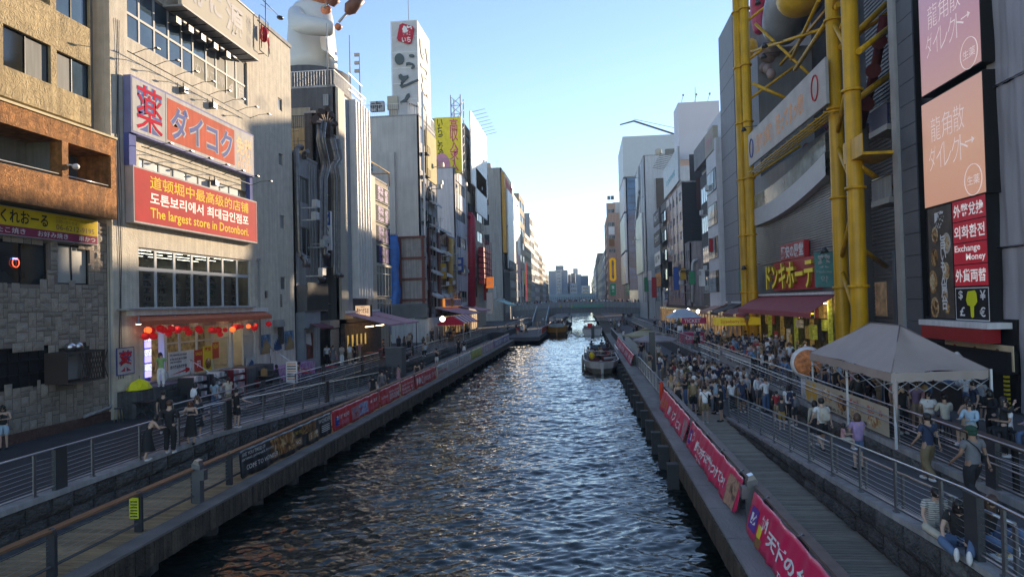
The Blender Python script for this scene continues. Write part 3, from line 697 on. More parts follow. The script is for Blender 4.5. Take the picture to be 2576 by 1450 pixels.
o=MB().tube([F1.P(ue+.04,zl0-.2,.1),F1.P(ue+.04,TL+.75,.1),F1.P(ue-.1,TL+.55,.1),F1.P(uu(205,1040),TL+.42,.12)],.07,10).build('drain_pipe',pipeg);tag(o,'grey drain pipe down the stone building corner bending along its foot','pipe')
neon=thing('neon_sign','small blue red neon mascot-free light in the stone building window','neon sign',F1.P(uu(45,665),z(45,665),-.1));neon['label']='small glowing blue and red neon sign inside the stone building window'
MB().tube([F1.P(uu(46,660)+.16*math.cos(a),z(46,660)+.17*math.sin(a),-.1)for a in np.linspace(0,6.28,12)],.015,5).build('neon_ring',flat('red neon',(.9,.1,.05),emit=1.5),neon)
MB().box(uu(40),uu(52),z(46,652),z(46,648),-.12,-.1,F1).build('neon_bar',flat('blue neon',(.1,.3,1),emit=2),neon)
#  drugstore
XD=LX+.25;FD=FL(XD)
D=thing('drugstore_building','pale stucco building of four storeys with big pharmacy signs','building',(XD-4,36,TL))
dstuc=mat('cream rough stucco',(.62,.57,.48),.9,var=.1,scale=2,bump=.2,bscale=14,streak=.14)
U=lambda px,py=750,c=0:FD.uv(px,py,c)[0]
V=lambda px,py,c=0:FD.uv(px,py,c)[1]
du0,du1=U(284),U(741)
ztd=V(722,115)+.0
hs=[]
wu=[U(x)for x in(329,363,401,437,470,498,531,556,582,606,631)]
zt1,zt0=24.4,0
zt0=V(329,98);ztm=V(329,34);zt2=V(401,5)
hs.append((wu[0],wu[-1],zt0,zt2))
sw=[U(x)for x in(356,372,398,410,436,447,471,480,503,509,530,537,557,563,581,586,606,610,630)]
zs_a,zs_b=V(480,478),V(480,437)
shole=(U(354),U(631),zs_a,zs_b);hs.append(shole)
store=(U(350),U(632),V(350,777),V(350,621));hs.append(store)
shop=(U(358),U(642),V(358,967),V(358,826));hs.append(shop)
smalls=[FD.rect(699,244,274,710),FD.rect(701,384,413,712),FD.rect(705,540,573,717),FD.rect(706,695,728,719)]
hs+=smalls
facade(D,FD,du0,du1,TL,ztd,hs,dstuc,.3)
MB().box(du0,du1,store[3]+.2,ztd-.02,-10,-.31,FD).box(du0,du1,TL,store[3]+.2,-10,-4.3,FD).box(store[1]+.15,du1,TL,store[3]+.2,-4.3,-.31,FD).box(du0,store[0]-.15,TL,store[3]+.2,-4.3,-.31,FD).box(store[0]-.15,store[1]+.15,shop[3]+.12,store[2]-.12,-4.3,-.31,FD).box(store[0]-.15,store[1]+.15,TL,shop[2]-.05,-4.3,-.31,FD).build('wall_core',dstuc,D)
MB().box(du0-.1,du1+.05,ztd,ztd+.25,-10,.08,FD).build('parapet_cap',conc,D)
for i in range(10):
 for(a,b_)in((zt0,ztm),(ztm,zt2)):
  paper=(i>=5 and a==zt0 and i<9)
  win(D,FD,(wu[i],wu[i+1],a,b_),1,1,alu,(mat('papered pane',(.36,.34,.28),.8,bump=0,spec=.1)if paper else(glassc if(i>=6)else glassb)),d=.12,fw=.06)
for i,ch in enumerate('かに源4F'):text(ch,FD,wu[5+min(i,4)]+.1,wu[6+min(i,4)]-.1,zt0+.35,ztm-.3,-.11,greyt,D)
for i in range(0,18,2):win(D,FD,(sw[i],sw[i+1],zs_a,zs_b),1,1,wfr,[glassc,mat('pale blind',(.4,.42,.33),.5,bump=0)],d=.15)
for i in range(1,17,2):MB().box(sw[i],sw[i+1],zs_a,zs_b,-.3,-.1,FD).build('window_mullion',wfr,D)
for i,r in enumerate(smalls):win(D,FD,r,1,1,alu,glassd if i<1 else glassc,d=.1)
for r in(FD.rect(667,730,748,673,.02),FD.rect(706,738,771,709,.02)):
 b=MB()
 for k in range(7):b.box(r[0],r[1],r[2]+(r[3]-r[2])*k/7,r[2]+(r[3]-r[2])*(k+.55)/7,0,.05,FD)
 b.build('vent_grille',dsteel,D)
xb=[U(v_)for v_ in(350,398,445,489,530,566,602,632)]
zsp=V(350,675)
for i in range(7):
 win(D,FD,(xb[i],xb[i+1],store[2],zsp),1,1,wfr,clear,d=.15,fw=.09);win(D,FD,(xb[i],xb[i+1],zsp,store[3]),1,1,wfr,clear,d=.15,fw=.09)
room=mat('store interior wall',(.22,.23,.21),.8,bump=0)
MB().box(store[0],store[1],store[2]-.02,store[3]+.1,-4.28,-4.2,FD).build('interior_back_wall',room,D)
MB().box(store[0]-.1,store[1]+.1,store[3]+.02,store[3]+.1,-4.2,-.32,FD).build('interior_ceiling',room,D)
tube_m=flat('fluorescent tube',(1,.98,.82),emit=4)
for k in range(3):
 b=MB();
 for q_ in range(4):
  ua_=store[0]+.2+q_*(store[1]-store[0])/4;b.box(ua_,ua_+(store[1]-store[0])/4-.5,store[3]-.013,store[3]+.0,-1.0-k*1.15,-.97-k*1.15,FD)
 b.build('ceiling_light',tube_m,D)
shelfm=[mat('shelf stock a',(.22,.25,.26),.6,var=.8,scale=7,bump=0),mat('shelf stock b',(.32,.30,.27),.6,var=.8,scale=9,bump=0),mat('shelf stock c',(.16,.2,.3),.6,var=.7,scale=6,bump=0)]
for i in range(9):
 ua_=store[0]+.3+i*(store[1]-store[0])/9
 b=MB();
 for k in range(6):b.box(ua_,ua_+.75,store[2]+.0+k*.36,store[2]+.05+k*.36,-1.7,-.8,FD)
 b.box(ua_-.03,ua_,store[2],store[2]+2.2,-1.7,-.8,FD)
 o=b.build('store_shelf',alu,D)
 b=MB();rs=random.Random(i)
 for k in range(6):
  q_=ua_+.03
  while q_<ua_+.68:
   w_=rs.uniform(.06,.16);b.box(q_,q_+w_-.01,store[2]+.055+k*.36,store[2]+.055+k*.36+rs.uniform(.14,.28),-1.5,-.9,FD,m=rs.randrange(3));q_+=w_
 o2=b.build('stock',shelfm,o);o2['kind']='stuff'
rs0=FD.rect(420,-20,-3,648,1.0);zr0=FD.uv(648,150,1.0)[1];zr1=FD.uv(648,46,1.0)[1];ur1=FD.uv(648,100,1.0)[0];ur0=du0+4
t=thing('crab_restaurant_sign','large cream rooftop sign with grey brush characters, lit by the sun','sign',FD.P(ur0,zr0,.6))
cream=mat('cream sign board',(.46,.43,.36),.8,var=.05,bump=.01)
MB().box(ur0,ur1,zr0,zr1,.8,1.0,FD).build('sign_board',cream,t);MB().box(ur0,ur1+.04,zr1,zr1+.1,.7,1.05,FD).box(ur0,ur1+.04,zr0-.08,zr0,.0,1.05,FD).build('sign_edge',alu,t)
text('源',FD,FD.uv(568,60,1)[0],FD.uv(612,60,1)[0],zr0+.35,zr1-.35,1.012,greyt,t,bold=.03,fit=True)
text('に',FD,FD.uv(528,40,1)[0],FD.uv(558,40,1)[0],zr0+.7,zr1-.6,1.012,greyt,t,bold=.03,fit=True)
text('か',FD,FD.uv(486,20,1)[0],FD.uv(522,20,1)[0],zr0+.5,zr1-.4,1.012,greyt,t,bold=.03,fit=True)
text('道頓堀かに料理',FD,FD.uv(620,90,1)[0],FD.uv(632,90,1)[0],zr0+.4,zr1-.4,1.012,greyt,t,vertical=True,fit=True)
b=MB()
for k in range(9):b.tube([FD.P(ur1-.4-k*.9,zr0-.1,.05),FD.P(ur1-.4-k*.9,zr0-.1,.95)],.03,4)
o=b.build('bracket',dsteel,t);o['kind']='stuff'
for k in range(5):
 o=MB().tube([FD.P(U(430+k*32,60),zr0-.35-k*.0,.2),FD.P(U(445+k*32,60),zr0-.5,.45)],.14,8).box(U(436+k*32)-.2,U(436+k*32)+.25,zr0-.75,zr0-.42,.1,.5,FD).build('exhaust_duct',dsteel);tag(o,['rusty duct under the cream rooftop sign, nearest the camera','second exhaust duct under the cream rooftop sign','middle exhaust duct under the cream rooftop sign','fourth exhaust duct under the cream rooftop sign','exhaust duct under the right end of the cream rooftop sign'][k],'duct','ducts under the rooftop sign')
t=thing('crab_neon_figure','red metal crab shaped neon frame at the corner of the cream sign','neon sign',FD.P(ur1+.6,zr0,1.0))
redm=flat('red enamel',(.5,.02,.03),.4);uc,vc=FD.uv(664,95,1.2)
b=MB()
for k in range(6):
 s_=-1 if k%2 else 1;h_=.5-.28*(k//2)
 b.tube([FD.P(uc+.05*s_,vc+h_*.6,1.2),FD.P(uc+.45*s_,vc+h_+.1,1.25),FD.P(uc+.55*s_,vc+h_-.8,1.3)],[.07,.06,.02],6)
b.build('crab_leg',redm,t);MB().ball(FD.P(uc,vc+.2,1.2),(.3,.3,.5),10,6).build('crab_shell',redm,t)
MB().tube([FD.P(uc-.6,vc-1.0,1.2),FD.P(uc+.6,vc-1.0,1.2),FD.P(uc+.6,vc+1.2,1.2),FD.P(uc-.6,vc+1.2,1.2),FD.P(uc-.6,vc-1.0,1.2)],.03,4).tube([FD.P(uc,vc-1,1.2),FD.P(uc,vc-1,0)],.03,4).build('support_frame',dsteel,t)
t=thing('roof_antenna','thin television antenna above the drugstore parapet','antenna',FD.P(U(632),ztd,.2))
vb=V(632,30)-.3
MB().tube([FD.P(U(634,30),vb-1.5,.9),FD.P(U(634,30),vb+1.6,.9)],.03,5).tube([FD.P(U(622,30),vb+.9,.9),FD.P(U(674,30),vb+.8,.9)],.025,5).tube([FD.P(U(622,30),vb+.5,.9),FD.P(U(650,30),vb+.7,.9)],.015,4).build('mast',dsteel,t)
MB().ball(FD.P(U(672,30),vb+.78,.9),(.22,.3,.12)).build('lamp_head',dsteel,t)
def zz_(px,py,c=.45):return FD.uv(px,py,c)[1]
xx_=lambda px,py=400,c=.45:FD.uv(px,py,c)[0]
t=thing('pharmacy_sign','faded blue, white and red pharmacy signboard under the top windows','sign',FD.P(xx_(333),zz_(333,332),.2))
pu0,pu1,pv0,pv1=xx_(333),xx_(640),zz_(333,332),zz_(333,188)
MB().box(pu0,pu1,pv0,pv1,.05,.42,FD).build('sign_board',mat('blue border film',(.22,.24,.45),.75,bump=0,streak=.1,spec=.15),t)
wfilm=mat('white sign film',(.47,.47,.48),.75,bump=0,streak=.12,spec=.15)
ph_=pv1-pv0
MB().box(pu0+.08,xx_(418),pv0+.1,pv1-.1,.425,.43,FD).box(xx_(419.5),pu1-.08,pv0+.1,pv1-.1,.425,.43,FD).build('white_field',wfilm,t)
MB().box(xx_(423),xx_(591),pv0+.28,pv1-.28,.433,.438,FD).build('red_field',mat('faded red film',(.50,.09,.05),.75,bump=0,streak=.1,spec=.15),t)
bluf=mat('faded blue film',(.09,.12,.34),.75,bump=0,spec=.15)
text('薬',FD,xx_(345),xx_(412),pv0+.25,pv1-.2,.436,bluf,t,bold=.05,fit=True);text('薬',FD,xx_(346),xx_(411),pv0+.27,pv1-.22,.444,mat('pharmacy red',(.50,.02,.05),.85,bump=0,spec=.1),t,bold=.0,fit=True)
text('ダイコク',FD,xx_(430),xx_(587),pv0+.42,pv1-.42,.443,wfilm,t,bold=.06,fit=True);text('ダイコク',FD,xx_(432),xx_(585),pv0+.46,pv1-.46,.448,bluf,t,bold=.02,fit=True)
text('免税',FD,xx_(595),xx_(634),pv0+1.05,pv1-.5,.436,ort,t,fit=True,bold=.02);text('TAX',FD,xx_(600),xx_(630),pv0+.68,pv0+.98,.436,ort,t,fit=True);text('FREE',FD,xx_(598),xx_(632),pv0+.25,pv0+.6,.436,ort,t,fit=True)
MB().box(pu0,pu0+.5,zz_(335,414),pv0,.05,.3,FD).box(pu1-.35,pu1,zz_(335,414),pv0,.05,.3,FD).build('side_post',bluf,t)
t=thing('store_sign','big red sign with yellow Chinese, white Korean and yellow English lines','sign',FD.P(xx_(335),zz_(335,558),.2))
ru0,ru1,rv0,rv1=xx_(335),xx_(644),zz_(335,558),zz_(335,414)
MB().box(ru0,ru1,rv0,rv1,.05,.45,FD).build('sign_box',wfilm,t)
MB().box(ru0+.06,ru1-.06,rv0+.08,rv1-.08,.451,.456,FD).build('red_field',mat('bright red film',(.42,.012,.02),.7,bump=0,spec=.15),t)
rh=rv1-rv0;tu0,tu1=xx_(376),xx_(622)
yl=mat('yellow letter film',(.8,.55,.02),.7,bump=0,spec=.15)
text('道顿堀中最高级的店铺',FD,tu0,tu1,rv0+rh*.66,rv0+rh*.9,.462,yl,t,fit=True,bold=.008)
text('도톤보리에서 최대급인점포',FD,tu0,tu1,rv0+rh*.38,rv0+rh*.60,.462,wt,t,fit=True,bold=.02)
text('The largest store in Dotonbori.',FD,tu0,tu1,rv0+rh*.08,rv0+rh*.32,.462,yl,t,fit=True,bold=.015)
for k,(pa,pb_,n)in enumerate((((320,128),(632,300),8),((356,368),(636,452),7))):
 t=thing('sign_lamp_row',['upper row of thin spotlight arms above the pharmacy sign','lower row of thin spotlight arms above the red sign'][k],'lamps',FD.P(U(*pa),V(*pa),0))
 v_=V(*pa,.3);u0_,u1_=U(*pa,.3),U(*pb_,.3)
 MB().tube([FD.P(u0_,v_,.3),FD.P(u1_,v_,.3)],.025,5).build('mounting_bar',dsteel,t)
 for i in range(n):lamp_arm(t,FD,u0_+.4+(u1_-u0_-.5)*i/(n-1),v_,.3,1.5,.18)
for k in range(3):
 o=MB().box(-.18,.18,-.15,.15,0,.3,Fr(FD.P(U([462,536,538][k]),V([462,536,538][k],[232,270,462][k]),.02),(0,1,0),(0,0,1),(1,0,0))).tube([FD.P(U([462,536,538][k]),V([462,536,538][k],[232,270,462][k])+.15,.15),FD.P(U([462,536,538][k]),V([462,536,538][k],[232,270,462][k])+.4,.15)],.03,5).build('floodlight',dsteel);tag(o,['black floodlight over the pharmacy sign, nearer one','black floodlight over the pharmacy sign, farther one','black floodlight above the right part of the red sign'][k],'floodlight')
o=MB()
for k in range(3):
 pts=[FD.P(du0+.35+k*.1+.08*math.sin(i*.9+k),20-i*1.35,.04)for i in range(13)];o.tube(pts,.012,4,cap=False)
o=o.build('wall_cable',dsteel);tag(o,'loose black cables hanging down the near edge of the drugstore wall','cable');
o=MB().tube([FD.P(U(650),V(650,655),.08),FD.P(U(650),V(650,880),.08)],.05,8).box(U(646),U(652),V(650,655),V(650,655)+.12,0,.15,FD).build('downpipe',pipeg);tag(o,'thin pale downpipe right of the drugstore windows','pipe')
cA=1.35
a0,a1=U(318,790),U(662,787);vbk=V(345,795,.1);vfr=FD.uv(354,809,cA)[1]
fa0,fa1=FD.uv(356,809,cA)[0],FD.uv(684,797,cA)[0]
t=thing('orange_awning','orange canvas awning over the drugstore shopfront','awning',FD.P(a0,vbk,0))
orc=mat('orange canvas',(.55,.13,.05),.7,var=.12,scale=3,bump=.05)
MB().hexa([FD.P(a0+.8,vbk,.1),FD.P(a1,vbk,.1),FD.P(fa1,vfr,cA),FD.P(fa0,vfr,cA),FD.P(a0+.8,vbk+.03,.1),FD.P(a1,vbk+.03,.1),FD.P(fa1,vfr+.03,cA),FD.P(fa0,vfr+.03,cA)]).box(fa0,fa1,vfr-.18,vfr-.002,cA-.01,cA+.005,FD).build('canvas',orc,t)
MB().box(a0,a1,vbk+.03,vbk+.28,0,.35,FD).build('awning_housing',white,t);MB().box(U(292),fa1-.4,vbk+.28,vbk+.36,0,.55,FD).build('ledge',conc,t)
for k in range(5):
 o=MB().lathe(FD.P(fa0+.9+k*(fa1-fa0-1.5)/4,vbk-.35,.6),[(.14,0),(.16,.04),(.05,.1),(.02,.35)],12).build('downlight',alu);tag(o,['round downlight under the orange awning, nearest','second round downlight under the orange awning','middle round downlight under the orange awning','fourth round downlight under the orange awning','farthest round downlight under the orange awning'][k],'light','downlights under the orange awning')
 MB().lathe(FD.P(fa0+.9+k*(fa1-fa0-1.5)/4,vbk-.36,.6),[(.11,0),(.11,.005)],12).build('bulb',flat('warm bulb',(1,.9,.65),emit=12),o)
S0,S1,Z0,Z1=shop
MB().box(S0-.1,S1+.1,Z0-.06,Z0,-4.2,.02,FD).build('shop_floor',mat('shop floor',(.3,.28,.24),.4,bump=0),D)
MB().box(S0-.1,S1+.1,Z1+.02,Z1+.1,-4.2,-.31,FD).build('shop_ceiling',room,D);MB().box(S0,S1,Z0,Z1,-3.3,-3.2,FD).build('shop_back_wall',mat('warm shop stock',(.34,.26,.16),.6,var=.7,scale=3,bump=0),D)
for k in range(4):MB().box(S0+.5+k*2.6,S0+2.6+k*2.6,Z1-.03,Z1+.0,-1.4,-1.32,FD).build('shop_light',flat('shop light',(1,.88,.6),emit=9),D)
sb=[U(v_)for v_ in(358,411,418,455,498,537,577,582,615,620,642)]
for a,b_ in((sb[1],sb[2]),(sb[7]-.1,sb[7]+.1),(S1-.08,S1),(S0,S0+.1)):MB().box(a,b_,Z0,Z1,-.3,.01,FD).build('door_post',wfr,D)
for i in range(2,6):win(D,FD,(sb[i],sb[i+1],Z0,Z1),1,1,wfr,clear,d=.12,fw=.07,ysplit=[.68])
win(D,FD,(sb[8]-.1,S1,Z0,Z1),1,1,wfr,mat('pale door glass',(.45,.45,.42),.3,bump=0),d=.12,fw=.07,ysplit=[.7])
t=thing('capsule_machines','rack of glowing violet capsule toy machines in the drugstore doorway','vending machine',FD.P(sb[0]+.2,Z0,-.9))
MB().box(sb[0]+.12,sb[1]-.05,Z0,Z0+2.3,-1.2,-.7,FD).build('machine_frame',flat('machine purple',(.12,.10,.4)),t)
for i in range(2):
 for j in range(3):
  ua_=sb[0]+.2+i*(sb[1]-sb[0]-.3)/2;MB().box(ua_,ua_+.75,Z0+.2+j*.72,Z0+.5+j*.72,-.70,-.66,FD).build('coin_panel',flat('violet glow',(.30,.28,1),emit=1.1),t)
  MB().box(ua_,ua_+.75,Z0+.52+j*.72,Z0+.85+j*.72,-.70,-.65,FD).build('capsule_window',mat('capsule glow',(.6,.65,.85),.4,var=.7,scale=12,bump=0,emit=.6),t)
def poster(lab,r,n,m,lines=(),cat='poster',fr=FD,brd=None,fm=None):
 o=MB().box(r[0],r[1],r[2],r[3],n,n+.02,fr).build('poster',m);tag(o,lab,cat)
 for s,a,b_,c_,d_,mm in lines:text(s,fr,r[0]+a*(r[1]-r[0]),r[0]+b_*(r[1]-r[0]),r[2]+c_*(r[3]-r[2]),r[2]+d_*(r[3]-r[2]),n+.025,mm,o,fit=True,bold=.02)
 return o
poster('white notice about tax free shopping with a red arrow in the drugstore window',(sb[2]+.1,sb[4]-.5,Z0+.1,Z0+1.35),.0,white,[('Dry medicine purchased',.05,.7,.8,.92,bt),('at the store can be taken',.05,.7,.66,.78,bt),('away immediately',.05,.5,.52,.64,bt),('店内薬品免税対象',.05,.7,.32,.46,bt)])
MB().prism([(sb[2]+.2,Z0+.2),(sb[4]-1.3,Z0+.3),(sb[4]-1.3,Z0+.2),(sb[4]-.7,Z0+.36),(sb[4]-1.3,Z0+.5),(sb[4]-1.3,Z0+.4)],.022,.03,FD).build('arrow',rt,bpy.data.objects['poster'])
poster('red poster right of the tax free notice',(sb[4]-.45,sb[4]+.35,Z0+.15,Z0+1.3),.0,flat('poster red',(.5,.05,.03)),[('SALE',.1,.9,.75,.9,yt),('円',.3,.7,.2,.5,wt)])
poster('yellow poster with a dark bowl of noodles in the drugstore window',(sb[4]+.4,sb[5]-.25,Z0+.1,Z0+1.45),.0,flat('poster yellow',(.72,.55,.03)),[('激安',.15,.85,.78,.95,rt)])
MB().lathe(Vector(),[(.3,0),(.3,.01)],16).build('bowl_print',food1,bpy.data.objects['poster.002']);bo=bpy.data.objects['bowl_print'];bo.rotation_euler=(0,R(90),0);bo.location=FD.P((sb[4]+.4+sb[5]-.25)/2,Z0+.5,.03)
poster('small orange price poster right of the noodle poster',(sb[5]-.2,sb[5]+.45,Z0+.7,Z0+1.6),.0,flat('poster orange',(.55,.08,.03)),[('NEW',.1,.9,.6,.9,yt)])
poster('white pharmacy poster with a red character and blue border on the near wall',FD.rect(294,877,943,336,.03),.03,wfilm,[('薬',.08,.92,.1,.92,bluf)])
o=bpy.data.objects['poster.004'];rr_=FD.rect(294,877,943,336,.03);text('薬',FD,rr_[0]+.15,rr_[1]-.15,rr_[2]+.15,rr_[3]-.15,.062,rt,o,bold=.05,fit=True)
MB().box(rr_[0]-.03,rr_[0],rr_[2]-.03,rr_[3]+.03,.02,.06,FD).box(rr_[1],rr_[1]+.03,rr_[2]-.03,rr_[3]+.03,.02,.06,FD).box(rr_[0],rr_[1],rr_[3],rr_[3]+.03,.02,.06,FD).box(rr_[0],rr_[1],rr_[2]-.03,rr_[2],.02,.06,FD).build('blue_border',blt,o)
seab=mat('blue sea print',(.10,.2,.32),.5,var=.8,scale=2.5,bump=0);mtn=mat('ochre mountain print',(.3,.2,.09),.5,var=.3,bump=0)
for k,(xl,xr,yt_,yb,lab)in enumerate(((655,681,842,891,'print of a brown mountain under blue sky on the drugstore wall, left of three'),(686,709,842,884,'print of a curling blue wave on the drugstore wall, middle of three'),(716,739,832,880,'print of a brown mountain on the drugstore wall, right of three'),(619,640,900,936,'white door panel print of a curling blue wave beside the shop entrance'))):
 r=FD.rect(xl,yt_,yb,xr,.03);t=thing('art_print',lab,'poster',FD.P(r[0],r[2],.03),'mountain and wave prints on the drugstore wall')
 MB().box(r[0],r[1],r[2],r[3],.02,.04,FD).build('sheet',mat('pale print paper',(.45,.48,.48),.6,bump=0)if k in(1,3)else seab,t)
 w_,h_=r[1]-r[0],r[3]-r[2]
 if k in(0,2):MB().prism([(r[0]+.0*w_,r[2]),(r[1],r[2]),(r[1],r[2]+.35*h_),(r[0]+.62*w_,r[2]+.72*h_),(r[0]+.45*w_,r[2]+.72*h_)],.041,.046,FD).build('mountain',mtn,t)
 else:
  b=MB()
  for q_ in range(4):b.prism([(r[0]+w_*(q_*.2),r[2]+h_*.02),(r[0]+w_*(q_*.2+.4),r[2]+h_*.1),(r[0]+w_*(q_*.18+.32),r[2]+h_*(.35+.12*q_)),(r[0]+w_*(q_*.15+.12),r[2]+h_*(.55+.1*q_)),(r[0]+w_*(q_*.15+.14),r[2]+h_*.3)],.041+.001*q_,.046+.001*q_,FD)
  b.build('wave',mat('deep blue print',(.03,.08,.2),.5,bump=0),t)
t=thing('wall_vent_hood','white vent hood with dark duct on the drugstore side wall','vent',FD.P(U(696),V(696,820),0))
r=FD.rect(694,804,822,707,.2);MB().prism([(r[0],r[2]),(r[1],r[2]),(r[1],r[3]-.2),(r[1]-.2,r[3]),(r[0],r[3])],0,.5,FD).build('hood',pipeg,t);MB().box(r[1]-.1,r[1]+.22,V(708,864),r[3]-.1,.0,.3,FD).build('duct',dsteel,t)
plat=struct('shop_platform',MB().box(XD,XD+1.0,S0-.6,S1+.3,TL,Z0-.06).box(XD,XD+.9,du0+.2,S0-.62,TL,Z0-.12),dconc)
for k in range(4):MB().box(XD+1.0+.32*k,XD+1.32+.32*k,S0+.2,S0+2.2,TL,Z0-.1-(k+1)*(Z0-TL)/5.2).box(XD+1.30+.32*k,XD+1.33+.32*k,S0+.2,S0+2.2,Z0-.13-(k+1)*(Z0-TL)/5.2,Z0-.085-(k+1)*(Z0-TL)/5.2).build('step',dsteel,plat)
sy=U(585,940)
for k in range(5):MB().box(XD+1.0,XD+1.9+.0*k,sy+1.2+.36*k,sy+1.56+.36*k,TL,Z0-.1-(k+1)*(Z0-TL)/6).build('step',dsteel,plat)
for(ya,yb)in((S0+2.4,S0+2.4),(S1+.1,S1+.1)):
 o=MB().tube([(XD+.9,ya,Z0+.95),(XD+2.6,ya+.6,TL+.85)],.03,8).tube([(XD+.9,ya,Z0-.05),(XD+.9,ya,Z0+.95)],.025,6).tube([(XD+2.6,ya+.6,TL),(XD+2.6,ya+.6,TL+.85)],.025,6).build('stair_handrail',steel)
 tag(o,'sloping steel handrail of the shop steps near the capsule machines' if ya<S0+3 else 'sloping steel handrail of the far shop steps by the wave print','handrail')
mural=foodmat('pink purple mural',(.3,.1,.4),(.6,.25,.45),(.55,.5,.6),1.8)
o=MB().box(XD+.0,XD+1.1,U(650,900),du1+.8,TL,TL+.85).build('mural_wall',mural);tag(o,'low wall painted with a pink and purple mural below the prints','wall')
t=thing('yellow_umbrella','half open yellow umbrella lying on the ledge under the pharmacy poster','umbrella',(XD+.5,U(320,960),Z0-.12))
p_=gp(323,955,Z0-.1);p_.x=XD+.6
um=flat('yellow nylon',(.75,.75,.02),.5);cpt=Vector((XD+.55,U(322,960),Z0-.1));b=MB()
for k in range(8):
 a_,c_=k*math.pi/4,(k+1)*math.pi/4
 b.add([cpt+Vector((0,0,.5)),cpt+Vector((.42*math.cos(a_),.75*math.sin(a_),.02)),cpt+Vector((.42*math.cos(c_),.75*math.sin(c_),.02)),cpt+Vector((.3*math.cos((a_+c_)/2),.5*math.sin((a_+c_)/2),.33))],[(0,1,3),(0,3,2),(1,2,3)])
b.build('canopy',um,t);MB().tube([cpt+Vector((0,0,.0)),cpt+Vector((0,0,.62))],.015,5).build('shaft',dsteel,t)
lan=flat('red lantern paper',(.55,.015,.02),.5,emit=.12);lan2=flat('glowing lantern paper',(.9,.12,.03),.5,emit=.9)
rs=random.Random(5);LP=[(366,845),(372,830),(380,830),(386,845),(403,826),(411,829),(424,838),(431,826),(447,829),(463,826),(470,827),(475,835),(500,827),(503,831),(533,829),(541,832),(549,830),(554,840),(566,829),(585,828),(592,822),(600,821),(608,821),(625,820),(640,824),(644,819),(676,814)]
for k,(px,py)in enumerate(LP):
 y_=FD.uv(px,py,.55)[0];v_=FD.uv(px,py,.55)[1];p_=FD.P(y_,v_,.55)
 t=thing('paper_lantern','','lantern',p_,'red paper lanterns under the orange awning')
 s_=rs.uniform(.13,.2)if k%4 else.2;g_=k in(1,19,23)
 MB().lathe(p_,[(.03,-s_*.9),(s_*.8,-s_*.6),(s_,0),(s_*.8,s_*.6),(.03,s_*.9)],10).build('paper_shade',lan2 if g_ else lan,t);MB().tube([p_+Vector((0,0,s_*.85)),p_+Vector((0,0,max(.3,vbk-.02-v_)))],.006,4).build('cord',dsteel,t)
 t['label']=('glowing orange paper lantern' if g_ else('large' if s_>=.2 else 'small')+' red paper lantern')+' under the orange awning, '+['leftmost','second','third','fourth','fifth','last'][k%6]+' of those '+['above the capsule machines','over the tax notice','above the noodle poster','by the shop entrance','near the far end'][min(4,k//6)]
 #  generic building
def grid_rects(u0,u1,v0,v1,cols,rows,fw_=.7,fh=.55,mu=.0):
 out=[];cw=(u1-u0)/cols;rh_=(v1-v0)/rows
 for j in range(rows):
  for i in range(cols):
   a=u0+cw*(i+(1-fw_)/2);c=v0+rh_*(j+(1-fh)/2);out.append((a,a+cw*fw_,c,c+rh_*fh))
 return out
def tower(label,X,side,pa,pb,pt,depth,wm,holes=None,cols=0,rows=0,fw_=.7,fh=.55,fm=None,gm=None,nx=2,scols=0,srows=0,z0=None,sfh=.5,cat='building',name='building',v0=None,sdep=None,ny=1,d=.14,srng=None):
 fr=FL(X)if side<0 else FR_(X)
 u0,u1=sorted((fr.uv(pa,750)[0],fr.uv(pb,750)[0]));zt=fr.uv(*pt)[1];z0=(TL if side<0 else TR)if z0 is None else z0
 y0,y1=(u0,u1)if side<0 else(-u1,-u0);v0=z0+3.6 if v0 is None else v0
 T_=thing(name,label,cat,(X,(y0+y1)/2,z0))
 H=list(holes or[])
 if cols:H+=grid_rects(u0,u1,v0,zt-.4,cols,rows,fw_,fh)
 facade(T_,fr,u0,u1,z0,zt,H,wm,.22)
 fc=FC(y0);sx0,sx1=(X-depth,X)if side<0 else(X,X+depth);SH=[]
 if scols:
  a_,b_=srng or(z0+3,zt-.4);sd_=sdep or depth*.9
  SH=grid_rects(*((X-sd_,X-.5)if side<0 else(X+.5,X+sd_)),a_,b_,scols,srows,.6,sfh)
 facade(T_,fc,sx0,sx1,z0,zt,SH,wm,.2,name='side_wall')
 MB().box(sx0+(0 if side<0 else.23),sx1-(.23 if side<0 else 0),y0+.21,y1-.01,z0-.5,zt-.01).build('wall_core',wm,T_)
 MB().box(sx0-.05,sx1+.05,y0-.05,y1+.03,zt,zt+.18).build('roof',conc,T_)
 for h in H[len(holes or[]):]:win(T_,fr,h,nx,ny,fm or alu,gm,d=d)
 for h in SH:win(T_,fc,h,2,1,fm or alu,gm,d=.14)
 return T_,fr,u0,u1,zt,fc,y0,y1
def sign(label,fr,r,n0,n1,board,face=None,items=(),cat='sign',group=None,name='sign',edge=.04,vert=False,bold=.02):
 t=thing(name,label,cat,fr.P(r[0],r[2],n0),group)
 MB().box(r[0],r[1],r[2],r[3],n0,n1,fr).build('sign_box',board,t)
 if face:MB().box(r[0]+edge,r[1]-edge,r[2]+edge,r[3]-edge,n1+.003,n1+.008,fr).build('sign_face',face,t)
 for it in items:
  s,a,b_,c_,d_,mm=it[:6];vt=len(it)>6
  text(s,fr,r[0]+a*(r[1]-r[0]),r[0]+b_*(r[1]-r[0]),r[2]+c_*(r[3]-r[2]),r[2]+d_*(r[3]-r[2]),n1+.015,mm,t,fit=True,bold=bold,vertical=vt)
 return t
